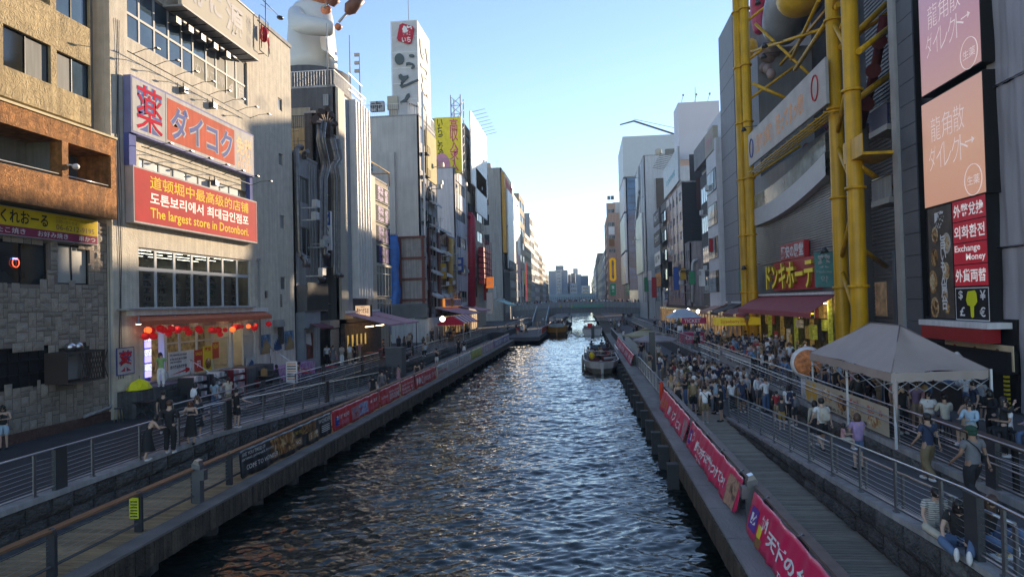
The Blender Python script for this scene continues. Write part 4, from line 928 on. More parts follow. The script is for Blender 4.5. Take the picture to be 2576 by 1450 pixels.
def awning(label,fr,u0,u1,vb,vf,n1,m,n0=.05,fu0=None,fu1=None,valance=.2,name='awning',group=None):
 t=thing(name,label,'awning',fr.P(u0,vb,n0),group);fu0=u0 if fu0 is None else fu0;fu1=u1 if fu1 is None else fu1
 MB().hexa([fr.P(u0,vb,n0),fr.P(u1,vb,n0),fr.P(fu1,vf,n1),fr.P(fu0,vf,n1),fr.P(u0,vb+.03,n0),fr.P(u1,vb+.03,n0),fr.P(fu1,vf+.03,n1),fr.P(fu0,vf+.03,n1)]).build('canvas',m,t)
 if valance:MB().box(fu0,fu1,vf-valance,vf-.003,n1-.01,n1+.01,fr).build('valance',m,t)
 MB().box(u0-.1,u1+.1,vb+.035,vb+.22,n0-.05,n0+.3,fr).build('awning_housing',white,t)
 return t
def duct(label,pts,r,m=None,name='exhaust_duct',seg=10,rings=True):
 t=thing(name,label,'duct',pts[0]);b=MB().tube(pts,r,seg);b.build('duct_pipe',m or galv,t)
 if rings:
  b=MB()
  for i in range(len(pts)-1):
   a,c=Vector(pts[i]),Vector(pts[i+1]);L_=(c-a).length
   for k in range(1,max(2,int(L_/1.6))):
    p=a+(c-a)*k/max(2,int(L_/1.6));b.tube([p-(c-a)/L_*.03,p+(c-a)/L_*.03],r*1.08,seg)
  b.build('duct_seam',m or galv,t)
 return t
galv=mat('galvanised duct',(.20,.19,.185),.42,.75,var=.2,scale=3,bump=.03)
dgrey=mat('dark grey cladding',(.10,.10,.105),.8,var=.1,bump=.05,streak=.25)
lblue=mat('pale blue grey panel',(.30,.34,.37),.6,var=.08,bump=.02,streak=.15)
beige=mat('beige concrete',(.42,.36,.27),.85,var=.1,bump=.1,streak=.25)
offw=mat('off white tile',(.60,.60,.60),.6,var=.07,bump=.03,streak=.2)
XE=-21.0;FE=FL(XE)
# - narrow concrete building with ducts
T3,f3,a3,b3,z3,c3,y3,y3b=tower('narrow grey concrete building beside the drugstore with a ribbed metal canopy',XE,-1,743,803,(745,388),10,conc,holes=[FE.rect(753,441,506,781),FE.rect(752,568,640,787),FE.rect(768,838,905,793)],z0=TL)
for r,g_ in((FE.rect(753,441,506,781),glassc),(FE.rect(752,568,640,787),glassd)):win(T3,FE,r,3,1,alu,g_)
r=FE.rect(768,838,905,793);MB().box(r[0],r[1],r[2],r[3],-.2,-.15,FE).build('door',mat('red poster door',(.14,.03,.02),.5,var=.7,scale=3,bump=0),T3)
MB().prism([(r[0]+.1,r[2]+1.3),(r[1]-.3,r[2]+1.0),(r[0]+1.2,r[2]+2.9)],-.148,-.14,FE).build('door_motif',wt,T3)
r=FE.rect(745,715,785,803,.8);mesh_m=mat('ribbed grey mesh',(.16,.16,.165),.6,bump=.5,bscale=30,stretch=(1,8,.1))
b=MB().box(a3+.2,b3-.2,r[2],r[3],.05,.78,FE);b.build('plant_box',mesh_m,T3)
for k in range(24):pass
b=MB()
for k in range(30):u_=a3+.25+k*(b3-a3-.5)/30;b.box(u_,u_+.05,r[2]+.1,r[3]+.2,.79,.85,FE)
o=b.build('slat',dsteel,T3);o['kind']='stuff'
MB().box(a3,b3-1.6,TL+3.2,r[2]-.02,.0,.7,FE).box(a3,a3+.4,TL,TL+3.2,.0,.6,FE).build('porch',mat('blue grey panel',(.22,.25,.28),.6,bump=.02),T3)
awning('closed maroon awning above the narrow building’s dark door',FE,a3+.9,b3-1.0,TL+3.7,TL+3.2,1.5,flat('maroon canvas',(.16,.04,.06)),valance=.12)
P=lambda x,y,c=0:FE.P(*FE.uv(x,y,c),c)
duct('pair of steel ducts up the near edge of the narrow concrete building',[P(768,672,.9),P(768,655,.9),P(757,640,.5),P(752,630,.4),P(745,380,.4),P(752,368,.4),P(762,372,.6)],.2)
duct('thinner steel duct bending above the ribbed plant box',[P(776,672,.9),P(776,655,.9),P(768,645,.6),P(752,640,.7)],.16)
duct('short capped duct on the narrow building roof',[P(765,400,.3),P(765,385,.3),P(775,380,.7)],.18)
# - dark recess building with duct cluster
T4,f4,a4,b4,z4,c4,y4,y4b=tower('dark recessed building covered in exhaust ducts, behind the yakiniku sign',XE-1.0,-1,800,843,(815,300),.9,mat('sooty wall',(.09,.085,.085),.9,var=.3,bump=.1,streak=.4),cols=1,rows=7,fw_=.7,fh=.5,fm=bfr,gm=glassd)
for k in range(4):MB().tube([FL(XE-1).P(a4+.3,TL+5+k*3.1,.3),FL(XE-1).P(b4-.5,TL+5+k*3.1,.3)],.03,5).build('balcony_rail',steel,T4)
shut=mat('beige roller shutter',(.33,.30,.26),.6,var=.05,bump=.0);b=MB()
for k in range(26):b.box(a4+.3,b4-.2,TL+k*.11,TL+.09+k*.11,.9,.95,FL(XE-1))
o=b.build('shutter_slat',shut,T4);o['kind']='stuff'
MB().box(a4,b4,TL+2.95,TL+3.6,.0,1.0,FL(XE-1)).build('shutter_box',shut,T4)
for k in range(2):poster(['strip of stickers left of the beige shutter','strip of stickers right of the beige shutter'][k],(a4+.1+k*(b4-a4-.35),a4+.3+k*(b4-a4-.35),TL+.2,TL+2.7),.96,mat('sticker strip',(.3,.3,.3),.6,var=.9,scale=14,bump=0),fr=FL(XE-1))
dd=[(806,700,806,262,.21,0),(817,640,815,268,.21,.2),(841,690,841,345,.23,.1),(852,690,852,360,.18,.1)]
DL=['tall rusty duct left in the cluster, running down past the sign','second tall duct in the cluster, ending in a bend above the railing','duct right of the cluster ending in an open elbow','thin duct at the right edge of the cluster']
for k,(x0,yb_,x1,yt_,r_,o_)in enumerate(dd):
 duct(DL[k],[P(x0+10,yb_+3,.9+o_),P(x0,yb_,.7+o_),P(x0,yb_-30,.6+o_),P(x0,450,.6+o_),P(x0+(8 if k<2 else-6),420,.6+o_),P(x1+6,400,.6+o_),P(x1-4,350,.6+o_),P(x1,yt_+40 if k<2 else yt_,.6+o_)],r_)
rs=random.Random(9)
for k in range(8):
 a_=R(165-k*22);cx_,cy_=816,312
 ex,ey=cx_+27*math.cos(a_)+(k%3)*2,cy_-38*math.sin(a_)+(k%2)*6
 duct('rusty fan shaped exhaust outlet on top of the duct cluster, '+['far left','left','left of middle','middle','right of middle','right','far right','lowest right'][k],[P(810+k*2,345,.5),P(cx_+12*math.cos(a_),cy_-14*math.sin(a_),.6),P(ex-4,ey+3,.7),P(ex,ey,.9)],[.16,.18,.2,.24],mat('rusty duct',(.075,.05,.045),.6,.5,var=.3,bump=.05),name='exhaust_outlet',rings=False)
Ys=P(808,600)[1];fs_=FC(Ys);e0,e1=fs_.uv(808,560)[0],fs_.uv(832,560)[0];zs0_,zs1_=fs_.uv(820,629)[1],fs_.uv(820,531)[1]
t=sign('vertical blue and white projecting sign reading yakiniku Iroriya',fs_,(e0,e1,zs0_,zs1_),-.3,0,white,None,[('いろりや',.2,.8,.04,.60,bt,1),('焼肉',.18,.82,.66,.98,wt,1)],bold=.03)
MB().box(e0+.04,e1-.04,zs0_+(zs1_-zs0_)*.64,zs1_-.04,.003,.008,fs_).build('blue_field',flat('sign blue',(.03,.09,.38)),t)
# - tan annex and white-finned building
an=thing('annex_building','tan and beige annex wall with railing behind the duct cluster','building',(XE-8,y4b,TL))
ya_=FE.uv(853,750)[0]-.7;fa_=FC(ya_);tanw=mat('tan wall',(.48,.34,.17),.85,var=.08,bump=.05,streak=.2)
ax0,ax1=XE-14,fa_.uv(790,400)[0]
MB().box(ax0,ax1,ya_,ya_+.6,TL,fa_.uv(760,322)[1]).build('wall',tanw,an);roof_rail(an,[(ax0,ya_+.1,fa_.uv(760,322)[1]),(ax1,ya_+.1,fa_.uv(760,322)[1])],1.1,m=dsteel)
MB().box(ax0,ax1-.4,ya_+.3,ya_+.6,fa_.uv(760,322)[1]-.1,fa_.uv(760,268)[1]).build('upper_wall',beige,an)
T5,f5,a5,b5,z5,c5,y5,y5b=tower('tall building with white vertical fins and a dark grey side wall, under the giant statue',XE,-1,853,932,(930,292),16,dgrey,z0=TL)
facew=mat('pale beige facing',(.45,.40,.32),.7,var=.08,bump=.04)  # even pale beige, the facing's own colour
z5b=FE.uv(853,225)[1];print('z5',z5,z5b)
zfl=FE.uv(900,745)[1]
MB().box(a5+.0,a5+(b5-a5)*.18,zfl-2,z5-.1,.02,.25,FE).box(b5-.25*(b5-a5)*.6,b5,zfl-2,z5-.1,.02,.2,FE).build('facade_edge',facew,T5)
MB().box(a5+(b5-a5)*.18,a5+(b5-a5)*.36,zfl-2,z5-.3,.02,.12,FE).build('blue_panel',lblue,T5)
g0,g1=a5+(b5-a5)*.38,b5-.18*(b5-a5)
MB().box(g0,g1,zfl,z5-.6,.02,.06,FE).build('curtain_glass',mat('tinted curtain glass',(.06,.075,.085),.12,var=.4,scale=.8,bump=0,spec=.7),T5)
for k in range(14):MB().box(g0,g1,zfl+1.4+k*1.45,zfl+1.5+k*1.45,.061,.09,FE).build('transom',dsteel,T5)
for k in range(6):MB().box(g0+(g1-g0)*k/5-.09,g0+(g1-g0)*k/5+.09,zfl-.2,z5-.2,.07,.75,FE).build('fin',white,T5)
r=c5.rect(814,236,288,829);win(T5,FC(y5-.3),(c5.uv(816,240)[0],c5.uv(829,240)[0],c5.uv(820,268)[1],c5.uv(820,240)[1]),1,1,alu,glassc,d=.0)
roof_rail(T5,[(XE-16,y5,z5+.18),(XE-.1,y5,z5+.18),(XE-.1,y5b,z5+.18)],1.3,.25)
for px,ty,lb in((880,90,'thin lightning mast on the finned building roof'),(905,135,'pale mast with three lamps on the finned building roof'),(823,60,'flagpole like mast in front of the giant statue')):
 q_=P(px,ty+60,-.5);zt_=FE.uv(px,ty,-.5)[1];o=MB().tube([(q_.x,q_.y,z5),(q_.x,q_.y,zt_)],[.09,.04],6)
 if px==905:
  for k in range(3):o.box(q_.x-.5,q_.x,q_.y-.1,q_.y+.1,zt_-.3-k*.8,zt_-.0-k*.8)
 o=o.build('roof_mast',alu);tag(o,lb,'mast')
fst=FC(y5+6);sc0=fst.uv(725,195)[0];SX=lambda px,py:Vector((fst.uv(px,py)[0],y5+6,fst.uv(px,py)[1]))
St=thing('chef_statue','giant rooftop statue of a cook in a white coat holding skewers','statue',(SX(780,190).x,y5+6,z5))
def skin(name,V_,E_,root,levels=2,m=None,parent=None,smooth=True):
 me=bpy.data.meshes.new(name);me.from_pydata([v[0]for v in V_],E_,[]);o=bpy.data.objects.new('tmp',me);TMP.collection.objects.link(o)
 o.modifiers.new('k','SKIN');
 for i,v in enumerate(V_):
  r_=v[1];me.skin_vertices[0].data[i].radius=r_ if isinstance(r_,tuple)else(r_,r_);me.skin_vertices[0].data[i].use_root=(i==root)
 o.modifiers['k'].use_smooth_shade=True
 if levels:s_=o.modifiers.new('s','SUBSURF');s_.levels=levels;s_.render_levels=levels
 TVL.update();dg=TVL.depsgraph;out=bpy.data.meshes.new_from_object(o.evaluated_get(dg));out.name=name
 bpy.data.objects.remove(o);bpy.data.meshes.remove(me);return out
pl_=mat('glossy white fibreglass',(.62,.62,.60),.35,var=.05,scale=.5,bump=0)
skf=mat('orange brown painted skin',(.50,.17,.08),.45,var=.1,bump=0)
u1_=(SX(860,100).x-SX(780,100).x)/80
def SP(px,py,dy=0):f_=FC(y5+6+dy).uv(px,py);return Vector((f_[0],y5+6+dy,f_[1]))
rad=lambda px:abs(px*u1_)
bt_=SP(785,196);pr_=[(61,196),(62,150),(59,112),(56,78),(54,50),(50,28),(40,14),(22,7)]
MB().lathe((bt_.x,bt_.y,0),[(rad(a),SP(785,b_).z)for a,b_ in pr_],28,0,1,.85).build('coat',pl_,St)
body=[(SP(786,196),(rad(60),rad(50))),(SP(785,150),(rad(60),rad(50))),(SP(783,110),(rad(58),rad(48))),(SP(782,75),(rad(54),rad(46))),(SP(780,40),(rad(50),rad(42))),(SP(779,14),(rad(36),rad(32)))]
arm=[(SP(744,30,-1.0),rad(20)),(SP(748,56,-3.6),rad(24)),(SP(786,66,-5.4),rad(23)),(SP(822,70,-5.2),rad(20)),(SP(842,74,-4.8),rad(17))]
me=skin('sleeve',arm,[(i,i+1)for i in range(4)],0,2);me.transform(Matrix.Translation(-WO[St.name]));me.materials.append(pl_);link('sleeve',me,St)
MB().box(SP(737,0).x,SP(762,0).x,y5+2.5,y5+2.6,SP(0,158).z,SP(0,122).z).build('pocket',pl_,St)if False else None
me=skin('hand',[(SP(843,74,-3.6),rad(8)),(SP(852,68,-3.6),(rad(11),rad(9))),(SP(856,60,-3.6),rad(9))],[(0,1),(1,2)],0,1);me.transform(Matrix.Translation(-WO[St.name]));me.materials.append(skf);link('hand',me,St)
MB().ball(SP(796,-34,-.5),(rad(40),rad(36),rad(52)),16,12).build('head',skf,St)
MB().ball(SP(820,24,-3.2),(rad(13),rad(10),rad(11)),12,8).build('hand',skf,St)
brownf=mat('brown fried skewer',(.16,.05,.025),.5,var=.3,scale=2,bump=.3,bscale=2)
for(a_,b_,c_)in(((852,56),(872,34),(902,-6)),((812,18),(824,8),(842,-8))):
 sk=MB().tube([SP(*a_,-3.8),SP(*b_,-3.8)],.12,6).build('skewer_stick',alu,St);MB().tube([SP(*b_,-3.8),SP(b_[0]+(c_[0]-b_[0])*.3,b_[1]+(c_[1]-b_[1])*.3,-3.8),SP(b_[0]+(c_[0]-b_[0])*.6+2,b_[1]+(c_[1]-b_[1])*.6,-3.8),SP(*c_,-3.8)],[.25,.62,.55,.66],10).build('skewer_food',brownf,St)
MB().prism([(SP(830,90).x,SP(830,90).z),(SP(845,96).x,SP(845,96).z),(SP(854,160).x,SP(854,160).z),(SP(838,152).x,SP(838,152).z)],-1,1,FC(y5+4)).build('coat_tail',pl_,St)
MB().lathe((SX(786,190).x,y5+6,z5),[(3.5,0),(3.5,SX(786,194).z-z5)],20).build('base',dgrey,St)
o=MB().box(SX(722,0).x,SX(735,0).x,y5+10,y5+16,z5-4,SX(0,-30).z).build('building',mat('dark slate tower',(.12,.13,.15),.7,bump=.03));tag(o,'dark slate tower slab just behind the giant statue','building')
zz1=TL+3.2
bq=MB().box(a5+.3,b5+2.2,TL,zz1,-.3,.35,FE);bq.build('shopfront',mat('dark shop interior',(.07,.05,.035),.7,var=.6,scale=3,bump=0),T5)
for k in range(5):MB().box(a5+.8+k*1.2,a5+1.2+k*1.2,TL+1.2,TL+2.2,.36,.38,FE).build('menu_board',mat('lit menu',(.5,.36,.1),.5,var=.5,bump=0,emit=.25),T5)
pinkc=mat('faded pink canvas',(.50,.27,.32),.75,var=.1,scale=2,bump=.04)
awning('faded pink awning over the kushikatsu shop, nearer half',FE,a5+.8,a5+6.0,TL+4.1,TL+3.05,4.2,pinkc,fu0=a5+.4,fu1=a5+5.2,valance=.1,group='pink awnings of the kushikatsu shop')
awning('faded pink awning over the kushikatsu shop, farther half with grey edge',FE,a5+6.1,a5+10.5,TL+4.15,TL+3.05,4.4,pinkc,fu0=a5+5.3,fu1=a5+10.2,valance=.1,group='pink awnings of the kushikatsu shop')
for k in range(2):o=MB().tube([FE.P(a5+.5+k*9.6,TL+3.0,4.2),FE.P(a5+.5+k*9.6,TL,4.2)],.05,6).build('awning_post',dsteel);tag(o,['thin post at the near corner of the pink awning','thin post at the far corner of the pink awning'][k],'post')
for k in range(2):o=MB().box(a5+2+k*3.2,a5+4.2+k*3.2,TL+2.85,TL+2.9,1.6,1.7,FE).build('tube_lamp',flat('warm tube',(1,.75,.4),emit=8));tag(o,['glowing tube lamp under the near pink awning','glowing tube lamp under the far pink awning'][k],'lamp')
fk=FC(FE.uv(891,780)[0]);r=(fk.uv(893,780,0)[0],fk.uv(932,780)[0],fk.uv(910,796)[1],fk.uv(910,767)[1])
sign('lit cream signboard with black brush lettering for kushikatsu',fk,r,-.5,0,black,mat('lit cream sign',(.85,.58,.36),.5,bump=0,emit=.35),[('串かつだるま',.12,.88,.28,.75,bt),('新世界元祖',.38,.62,.82,.9,bt),('道頓堀店',.3,.7,.1,.18,bt)])
# - slim glass building with purple window signs
T6,f6,a6,b6,z6,c6,y6,y6b=tower('slim building of white framed glass with four purple lettered windows',XE,-1,932,981,(975,468),9,beige,z0=TL)
m0=a6+(b6-a6)*.2
for k in range(4):
 va=FE.uv(950,662-k*52)[1];vb_=FE.uv(950,616-k*50)[1]
 sign(['purple lettered dark window, lowest of four','purple lettered dark window, second from below','purple lettered dark window, third from below','purple lettered dark window, topmost of four'][k],FE,(m0,b6,va,vb_),.02,.14,wfr,dimint,[('和食酒場',.22,.62,.05,.95,purt,1),('個室',.68,.9,.1,.9,purt,1)],group='purple window signs',name='window_sign',bold=.06)
for k,(ya,yb)in enumerate(((745,668),(798,750))):
 r=(m0,b6,FE.uv(950,ya)[1],FE.uv(950,yb)[1]);win(T6,FL(XE+.2),r,5,1,wfr,glassd,d=.05,ysplit=[.75])
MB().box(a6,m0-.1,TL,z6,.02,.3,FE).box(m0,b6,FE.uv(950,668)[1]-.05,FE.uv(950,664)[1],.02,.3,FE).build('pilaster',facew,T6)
MB().tube([FE.P(a6,z6,.2),FE.P(a6,z6+1.4,.2),FE.P(b6,z6+1.4,.2),FE.P(b6,z6,.2)],.08,5).tube([FE.P(a6,z6+1.4,.2),FE.P(a6,z6+1.4,-4)],.08,5).tube([FE.P(b6,z6+1.4,.2),FE.P(b6,z6+1.4,-4)],.08,5).build('roof_frame',tanw,T6)
# - big grey side wall building with the sushi tower
T7,f7,a7,b7,z7,c7,y7,y7b=tower('broad grey concrete building whose blank side wall faces down the canal',XE,-1,1062,1103,(1063,302),11,mat('pale stained concrete',(.50,.49,.47),.85,var=.1,scale=.5,bump=.06,streak=.1),z0=TL,cols=1,rows=7,fh=.6,fw_=.8,fm=bfr,gm=glassd)
fc7=FC(y7-.12);rr_=(c7.uv(932,420)[0],c7.uv(950,420)[0],c7.uv(940,433)[1],c7.uv(940,412)[1]);win(T7,fc7,rr_,2,2,wfr,glassd,d=.0)
MB().box(c7.uv(932,0)[0],c7.uv(985,0)[0],c7.uv(950,590)[1],c7.uv(950,385)[1],.0,.3,FC(y7)).build('thicker_wall',MATS['pale stained concrete'],T7)
roof_rail(T7,[(XE-11,y7,z7+.18),(XE-.1,y7,z7+.18),(XE-.1,y7b,z7+.18)],1.5,.28)
for k,px in enumerate((938,953)):
 q_=c7.uv(px,275);t=thing('rooftop_condenser',['rooftop air conditioner with round fan, left of two','rooftop air conditioner with round fan, right of two'][k],'air conditioner',(q_[0],y7+.8,z7+1.2))
 MB().box(q_[0]-.5,q_[0]+.5,y7+.5,y7+1.1,z7+1.0,z7+2.3).build('unit_case',alu,t);MB().tube([(q_[0]-.1,y7+.46,z7+1.7),(q_[0]-.1,y7+.5,z7+1.7)],.38,14).build('fan_grille',dsteel,t)
o=MB().box(c7.uv(961,0)[0],c7.uv(987,0)[0],y7+1.5,y7+4,z7+1.4,z7+3.2).box(c7.uv(963,0)[0],c7.uv(985,0)[0],y7+1.7,y7+3.8,z7,z7+1.4).build('water_tank',facew);tag(o,'beige tank box on the roof beside the sushi tower','tank')
tf=FC(y7+2);tx0,tx1=tf.uv(985,170)[0],tf.uv(1051,170)[0];tz0,tz1=tf.uv(1018,289)[1],tf.uv(1018,53)[1]
ty1=FL(tx1).uv(1081,180)[0]
t=thing('sushi_sign_tower','tall white ribbed rooftop sign tower with black brush lettering and red seal','sign tower',(tx0,y7+2,tz0))
rib=flat('white rib',(.8,.8,.8));back_m=flat('grey sheet behind ribs',(.42,.43,.45))
MB().box(tx0+.06,tx1-.06,y7+2.1,ty1,tz0,tz1).build('tower_body',back_m,t)
n=26;b=MB()
for k in range(n+1):x_=tx0+(tx1-tx0)*k/n;b.box(x_-.035,x_+.035,y7+1.98,y7+2.1,tz0,tz1)
o=b.build('rib',rib,t);o['kind']='stuff'
b=MB()
for k in range(18):y_=y7+2+(ty1-y7-2)*(k+.5)/18;b.box(tx1-.06,tx1+.06,y_-.09,y_+.09,tz0,tz1)
o=b.build('rib',rib,t);o['kind']='stuff'
for k in range(7):MB().box(tx0,tx1,y7+1.95,y7+1.99,tz0+(tz1-tz0)*k/6-.05,tz0+(tz1-tz0)*k/6+.05).build('cross_band',rib,t)
fq=FC(y7+1.9);q=lambda px,py:fq.uv(px,py)
slate=flat('slate lettering',(.07,.10,.11))
def blob(pts,m,name='brush_stroke',n1=.14):
 return MB().prism([q(*p)for p in pts][::-1],0,n1,fq).build(name,m,t)
def circ(cx_,cy_,rx_,ry_,k=16):return[(cx_+rx_*math.cos(i*2*math.pi/k),cy_+ry_*math.sin(i*2*math.pi/k))for i in range(k)]
blob(circ(1005,149,12,14),slate);blob(circ(1036,141,7,4,10),slate)
blob([(1022,158),(1030,157),(1040,160),(1044,166),(1042,172),(1036,174),(1034,170),(1038,168),(1036,163),(1028,163),(1022,166)],slate)
blob([(1003,190),(1009,186),(1015,192),(1021,191),(1027,189),(1028,195),(1022,201),(1017,206),(1012,213),(1008,210),(1010,204),(1004,198)],slate)
blob([(1006,216),(1011,208),(1014,210),(1011,216),(1052,199),(1054,203),(1010,222)],slate)
blob([(1024,237),(1030,235),(1032,243),(1022,255),(1052,267),(1051,270),(1019,259),(1008,262),(1007,257),(1018,249)],slate)
MB().prism([q(*p)for p in[(1006,64),(1014,60),(1040,68),(1043,74),(1036,108),(1030,112),(1002,103),(999,98)]][::-1],.0,.2,fq).build('red_seal',flat('seal red',(.50,.01,.04)),t)
text('鮨',fq,q(1012,80)[0],q(1038,80)[0],q(1024,90)[1],q(1024,66)[1],.21,rib,t,bold=.04,fit=True);text('いち',fq,q(1012,100)[0],q(1034,100)[0],q(1024,108)[1],q(1024,94)[1],.21,rib,t,bold=.02,fit=True)
text('いっとく',FL(tx1+.06),y7+3.0,ty1-1.0,tz0+1,tz1-2,.1,slate,t,bold=.04,vertical=True,fit=True)
b=MB()
for k in range(5):x_=tx0+.2+(tx1-tx0-.4)*k/4;b.tube([(x_,y7+2.3,z7+.1),(x_+.8*(1 if k<4 else-1),y7+2.3,tz0)],.07,4).tube([(x_,ty1-.3,z7+.1),(x_,ty1-.3,tz0)],.07,4)
b.build('support_truss',alu,t)
o=MB().tube([(tx0+(tx1-tx0)*.62,y7+3,tz1),(tx0+(tx1-tx0)*.62,y7+3,tz1+5)],.05,5).build('lightning_rod',alu);tag(o,'thin rod rising from the top of the sushi tower','mast')
b=MB()
for k in range(8):
 zq=TL+3.5+k*3.0;b.box(XE,XE+.9,y7+.6,y7+2.6,zq,zq+.08).tube([(XE+.9,y7+.6,zq+1),(XE+.9,y7+2.6,zq+1)],.03,4)
 for j in range(6):b.tube([(XE+.9,y7+.6+j*.4,zq),(XE+.9,y7+.6+j*.4,zq+1)],.02,4)
b.tube([(XE+.95,y7+.5,TL+3),(XE+.95,y7+.5,z7)],.05,5);o=b.build('fire_escape',black);tag(o,'black fire escape on the corner of the grey side wall building','fire escape')
duct('white vertical pipe beside the black fire escape',[(XE+.6,y7-.1,TL+4),(XE+.6,y7-.1,z7+3)],.13,offw)
fcz=FC(y7-.9);zt_=fcz.uv(1030,596)[1];x0_,x1_=fcz.uv(1003,680)[0],fcz.uv(1072,680)[0]
t=thing('demolition_wall','exposed red steel frame with grey panels on the demolished plot','wall',(x0_,y7-.9,TL))
rst=mat('red oxide steel',(.13,.035,.03),.6,var=.2,bump=.05);gp_=mat('grey board infill',(.30,.29,.29),.8,var=.12,bump=.05,streak=.25)
MB().box(x0_,x1_,TL,zt_,-.3,-.05,fcz).build('panel_backing',gp_,t)
for k in range(6):b=MB().box(x0_,x1_,TL+(zt_-TL)*k/5-.15,TL+(zt_-TL)*k/5+.12,-.05,.15,fcz).build('beam',rst,t)
for x_ in(x0_+.1,x1_-.5):MB().box(x_,x_+.35,TL,zt_,.151,.3,fcz).build('column',rst,t)
tarp=mat('blue tarpaulin',(.012,.12,.42),.55,var=.25,scale=1.5,bump=.3,bscale=1.5)
def drape(name,label,cat,fr,u0,u1,v0,v1,n,m,amp=.3,seed=0,hang=1,nu=26,nv=30,freq=2.2,kind=None):
 rs=random.Random(seed);ph=[rs.uniform(0,6)for _ in range(5)];Pq=[]
 for j in range(nv+1):
  for i in range(nu+1):
   u_=u0+(u1-u0)*i/nu;v_=v0+(v1-v0)*j/nv;k=1-j/nv
   d_=amp*(math.sin(u_*freq+ph[0]+.3*math.sin(v_*.8+ph[1]))+.5*math.sin(u_*freq*2.3+ph[2]+.4*math.sin(v_*1.1))+.3*math.sin(v_*1.7+u_+ph[3]))*(.4+.6*k)
   Pq.append(fr.P(u_+.12*math.sin(v_*1.3+ph[4])*hang*(1 if i in(0,nu)else.3),v_,n+d_))
 b=MB().add(Pq,[(j*(nu+1)+i,j*(nu+1)+i+1,(j+1)*(nu+1)+i+1,(j+1)*(nu+1)+i)for j in range(nv)for i in range(nu)],0,True)
 o=b.build(name,m);o.modifiers.new('s','SOLIDIFY').thickness=.02;tag(o,label,cat);return o
drape('blue_tarpaulin','blue tarpaulin hanging beside the red steel frame','tarpaulin',fcz,fcz.uv(975,600)[0],fcz.uv(1006,600)[0],TL+1,fcz.uv(990,592)[1],.6,tarp,.3)
fh_=FC(y7-3.5);hx0,hx1=fh_.uv(984,800)[0],fh_.uv(1078,800)[0]
t=thing('site_hoarding','white metal hoarding around the demolished plot','hoarding',(hx0,y7-3.5,TL));hz1=fh_.uv(1030,800)[1]
hb=mat('white hoarding sheet',(.42,.45,.48),.5,var=.06,bump=.02,streak=.15)
for k in range(9):MB().box(hx0+(hx1-hx0)*k/9+.01,hx0+(hx1-hx0)*(k+1)/9-.01,TL,hz1,-.05,0 if k%2 else.02,fh_).build('hoarding_panel',hb,t)
for k in range(8):MB().box(hx1-.02,hx1+.03,y7-3.5+k*1.1,y7-2.42+k*1.1,TL,hz1).build('hoarding_panel',hb,t)
drape('grey_mesh_sheet','grey mesh sheet hung above the white hoarding','sheet',fh_,hx0,hx1,hz1-.1,fh_.uv(1030,763)[1],.1,mat('grey mesh sheet',(.11,.12,.13),.7,var=.15,scale=1,bump=.1),.1,3,freq=1.6,nv=10)
# - red brown building with small white window awnings
T8,f8,a8,b8,z8,c8,y8,y8b=tower('building with dark red columns and small white window awnings',XE,-1,1104,1127,(1108,600),10,conc,z0=TL);
T8b,f8b,a8b,b8b,z8b,c8b,y8b_,y8c=tower('tall narrow building with yellow upper wall behind the fire escape',XE+.02,-1,1078,1104,(1080,330),10,conc,cols=2,rows=7,fh=.62,fw_=.75,fm=bfr,gm=glassd,z0=TL)
MB().box(a8b,b8b-.02,z8b-7,z8b-.3,.0,.12,FL(XE+.02)).build('yellow_wall',mat('yellow painted wall',(.45,.34,.10),.8,bump=.04,streak=.2),T8b)
for(t_,f_,a_,b_,n)in((T8b,FL(XE+.02),a8b,b8b,6),(T8,FE,a8,b8,4)):
 MB().box(a_-.1,a_+.7,TL,TL+15,.02,.3,f_).box(b_-.7,b_,TL,TL+15,.02,.3,f_).build('red_column',rst,t_)
 for k in range(n-1 if n>4 else n):
  zq=TL+6+k*3.2
  for j in range(2):
   ua_=a_+1.0+(b_-a_-1.9)*j/2;MB().hexa([f_.P(ua_,zq,.1),f_.P(ua_+(b_-a_)*.35,zq,.1),f_.P(ua_+(b_-a_)*.35,zq-.5,1),f_.P(ua_,zq-.5,1),f_.P(ua_,zq+.3,.1),f_.P(ua_+(b_-a_)*.35,zq+.3,.1),f_.P(ua_+(b_-a_)*.35,zq-.2,1),f_.P(ua_,zq-.2,1)]).build('window_awning',offw,t_)
  if t_ is T8:
   win(T8,FL(XE+.2),(a_+1,b_-1,zq-2.2,zq-.1),3,1,bfr,glassd,d=.05)
T9,f9,a9,b9,z9,c9,y9,y9b=tower('low ochre building with thick ochre pipe',XE,-1,1128,1150,(1130,595),9,mat('ochre wall',(.42,.27,.09),.8,var=.1,bump=.05,streak=.25),cols=2,rows=4,fh=.5,z0=TL)
duct('thick ochre vertical pipe on the ochre building',[P(1133,770,.5),P(1133,600,.5)],.45,mat('ochre paint',(.5,.3,.07),.5,bump=.02))
T10,f10,a10,b10,z10,c10,y10,y10b=tower('white building with strip windows behind the ochre pipes',XE,-1,1150,1178,(1152,432),13,mat('white rendered wall',(.62,.62,.64),.75,var=.05,bump=.03,streak=.15),cols=1,rows=5,fh=.42,fw_=.85,nx=4,z0=TL)
roof_rail(T10,[(XE-13,y10,z10+.2),(XE,y10,z10+.2)],1.4,.5,m=alu)
fy=FC(y10+1);r=(fy.uv(1086,0)[0],fy.uv(1153,0)[0],fy.uv(1120,436)[1],fy.uv(1120,295)[1])
yb_=mat('yellow billboard film',(.85,.66,.0),.45,bump=0)
t=sign('yellow rooftop billboard with magenta and black vertical Japanese lettering',fy,r,-.6,0,alu,yb_,[('高収入求人',.56,.88,.03,.97,mat('magenta letters',(.62,.02,.16),.5,bump=0),1),('いちごなび',.10,.32,.22,.98,bt,1)],bold=.012)
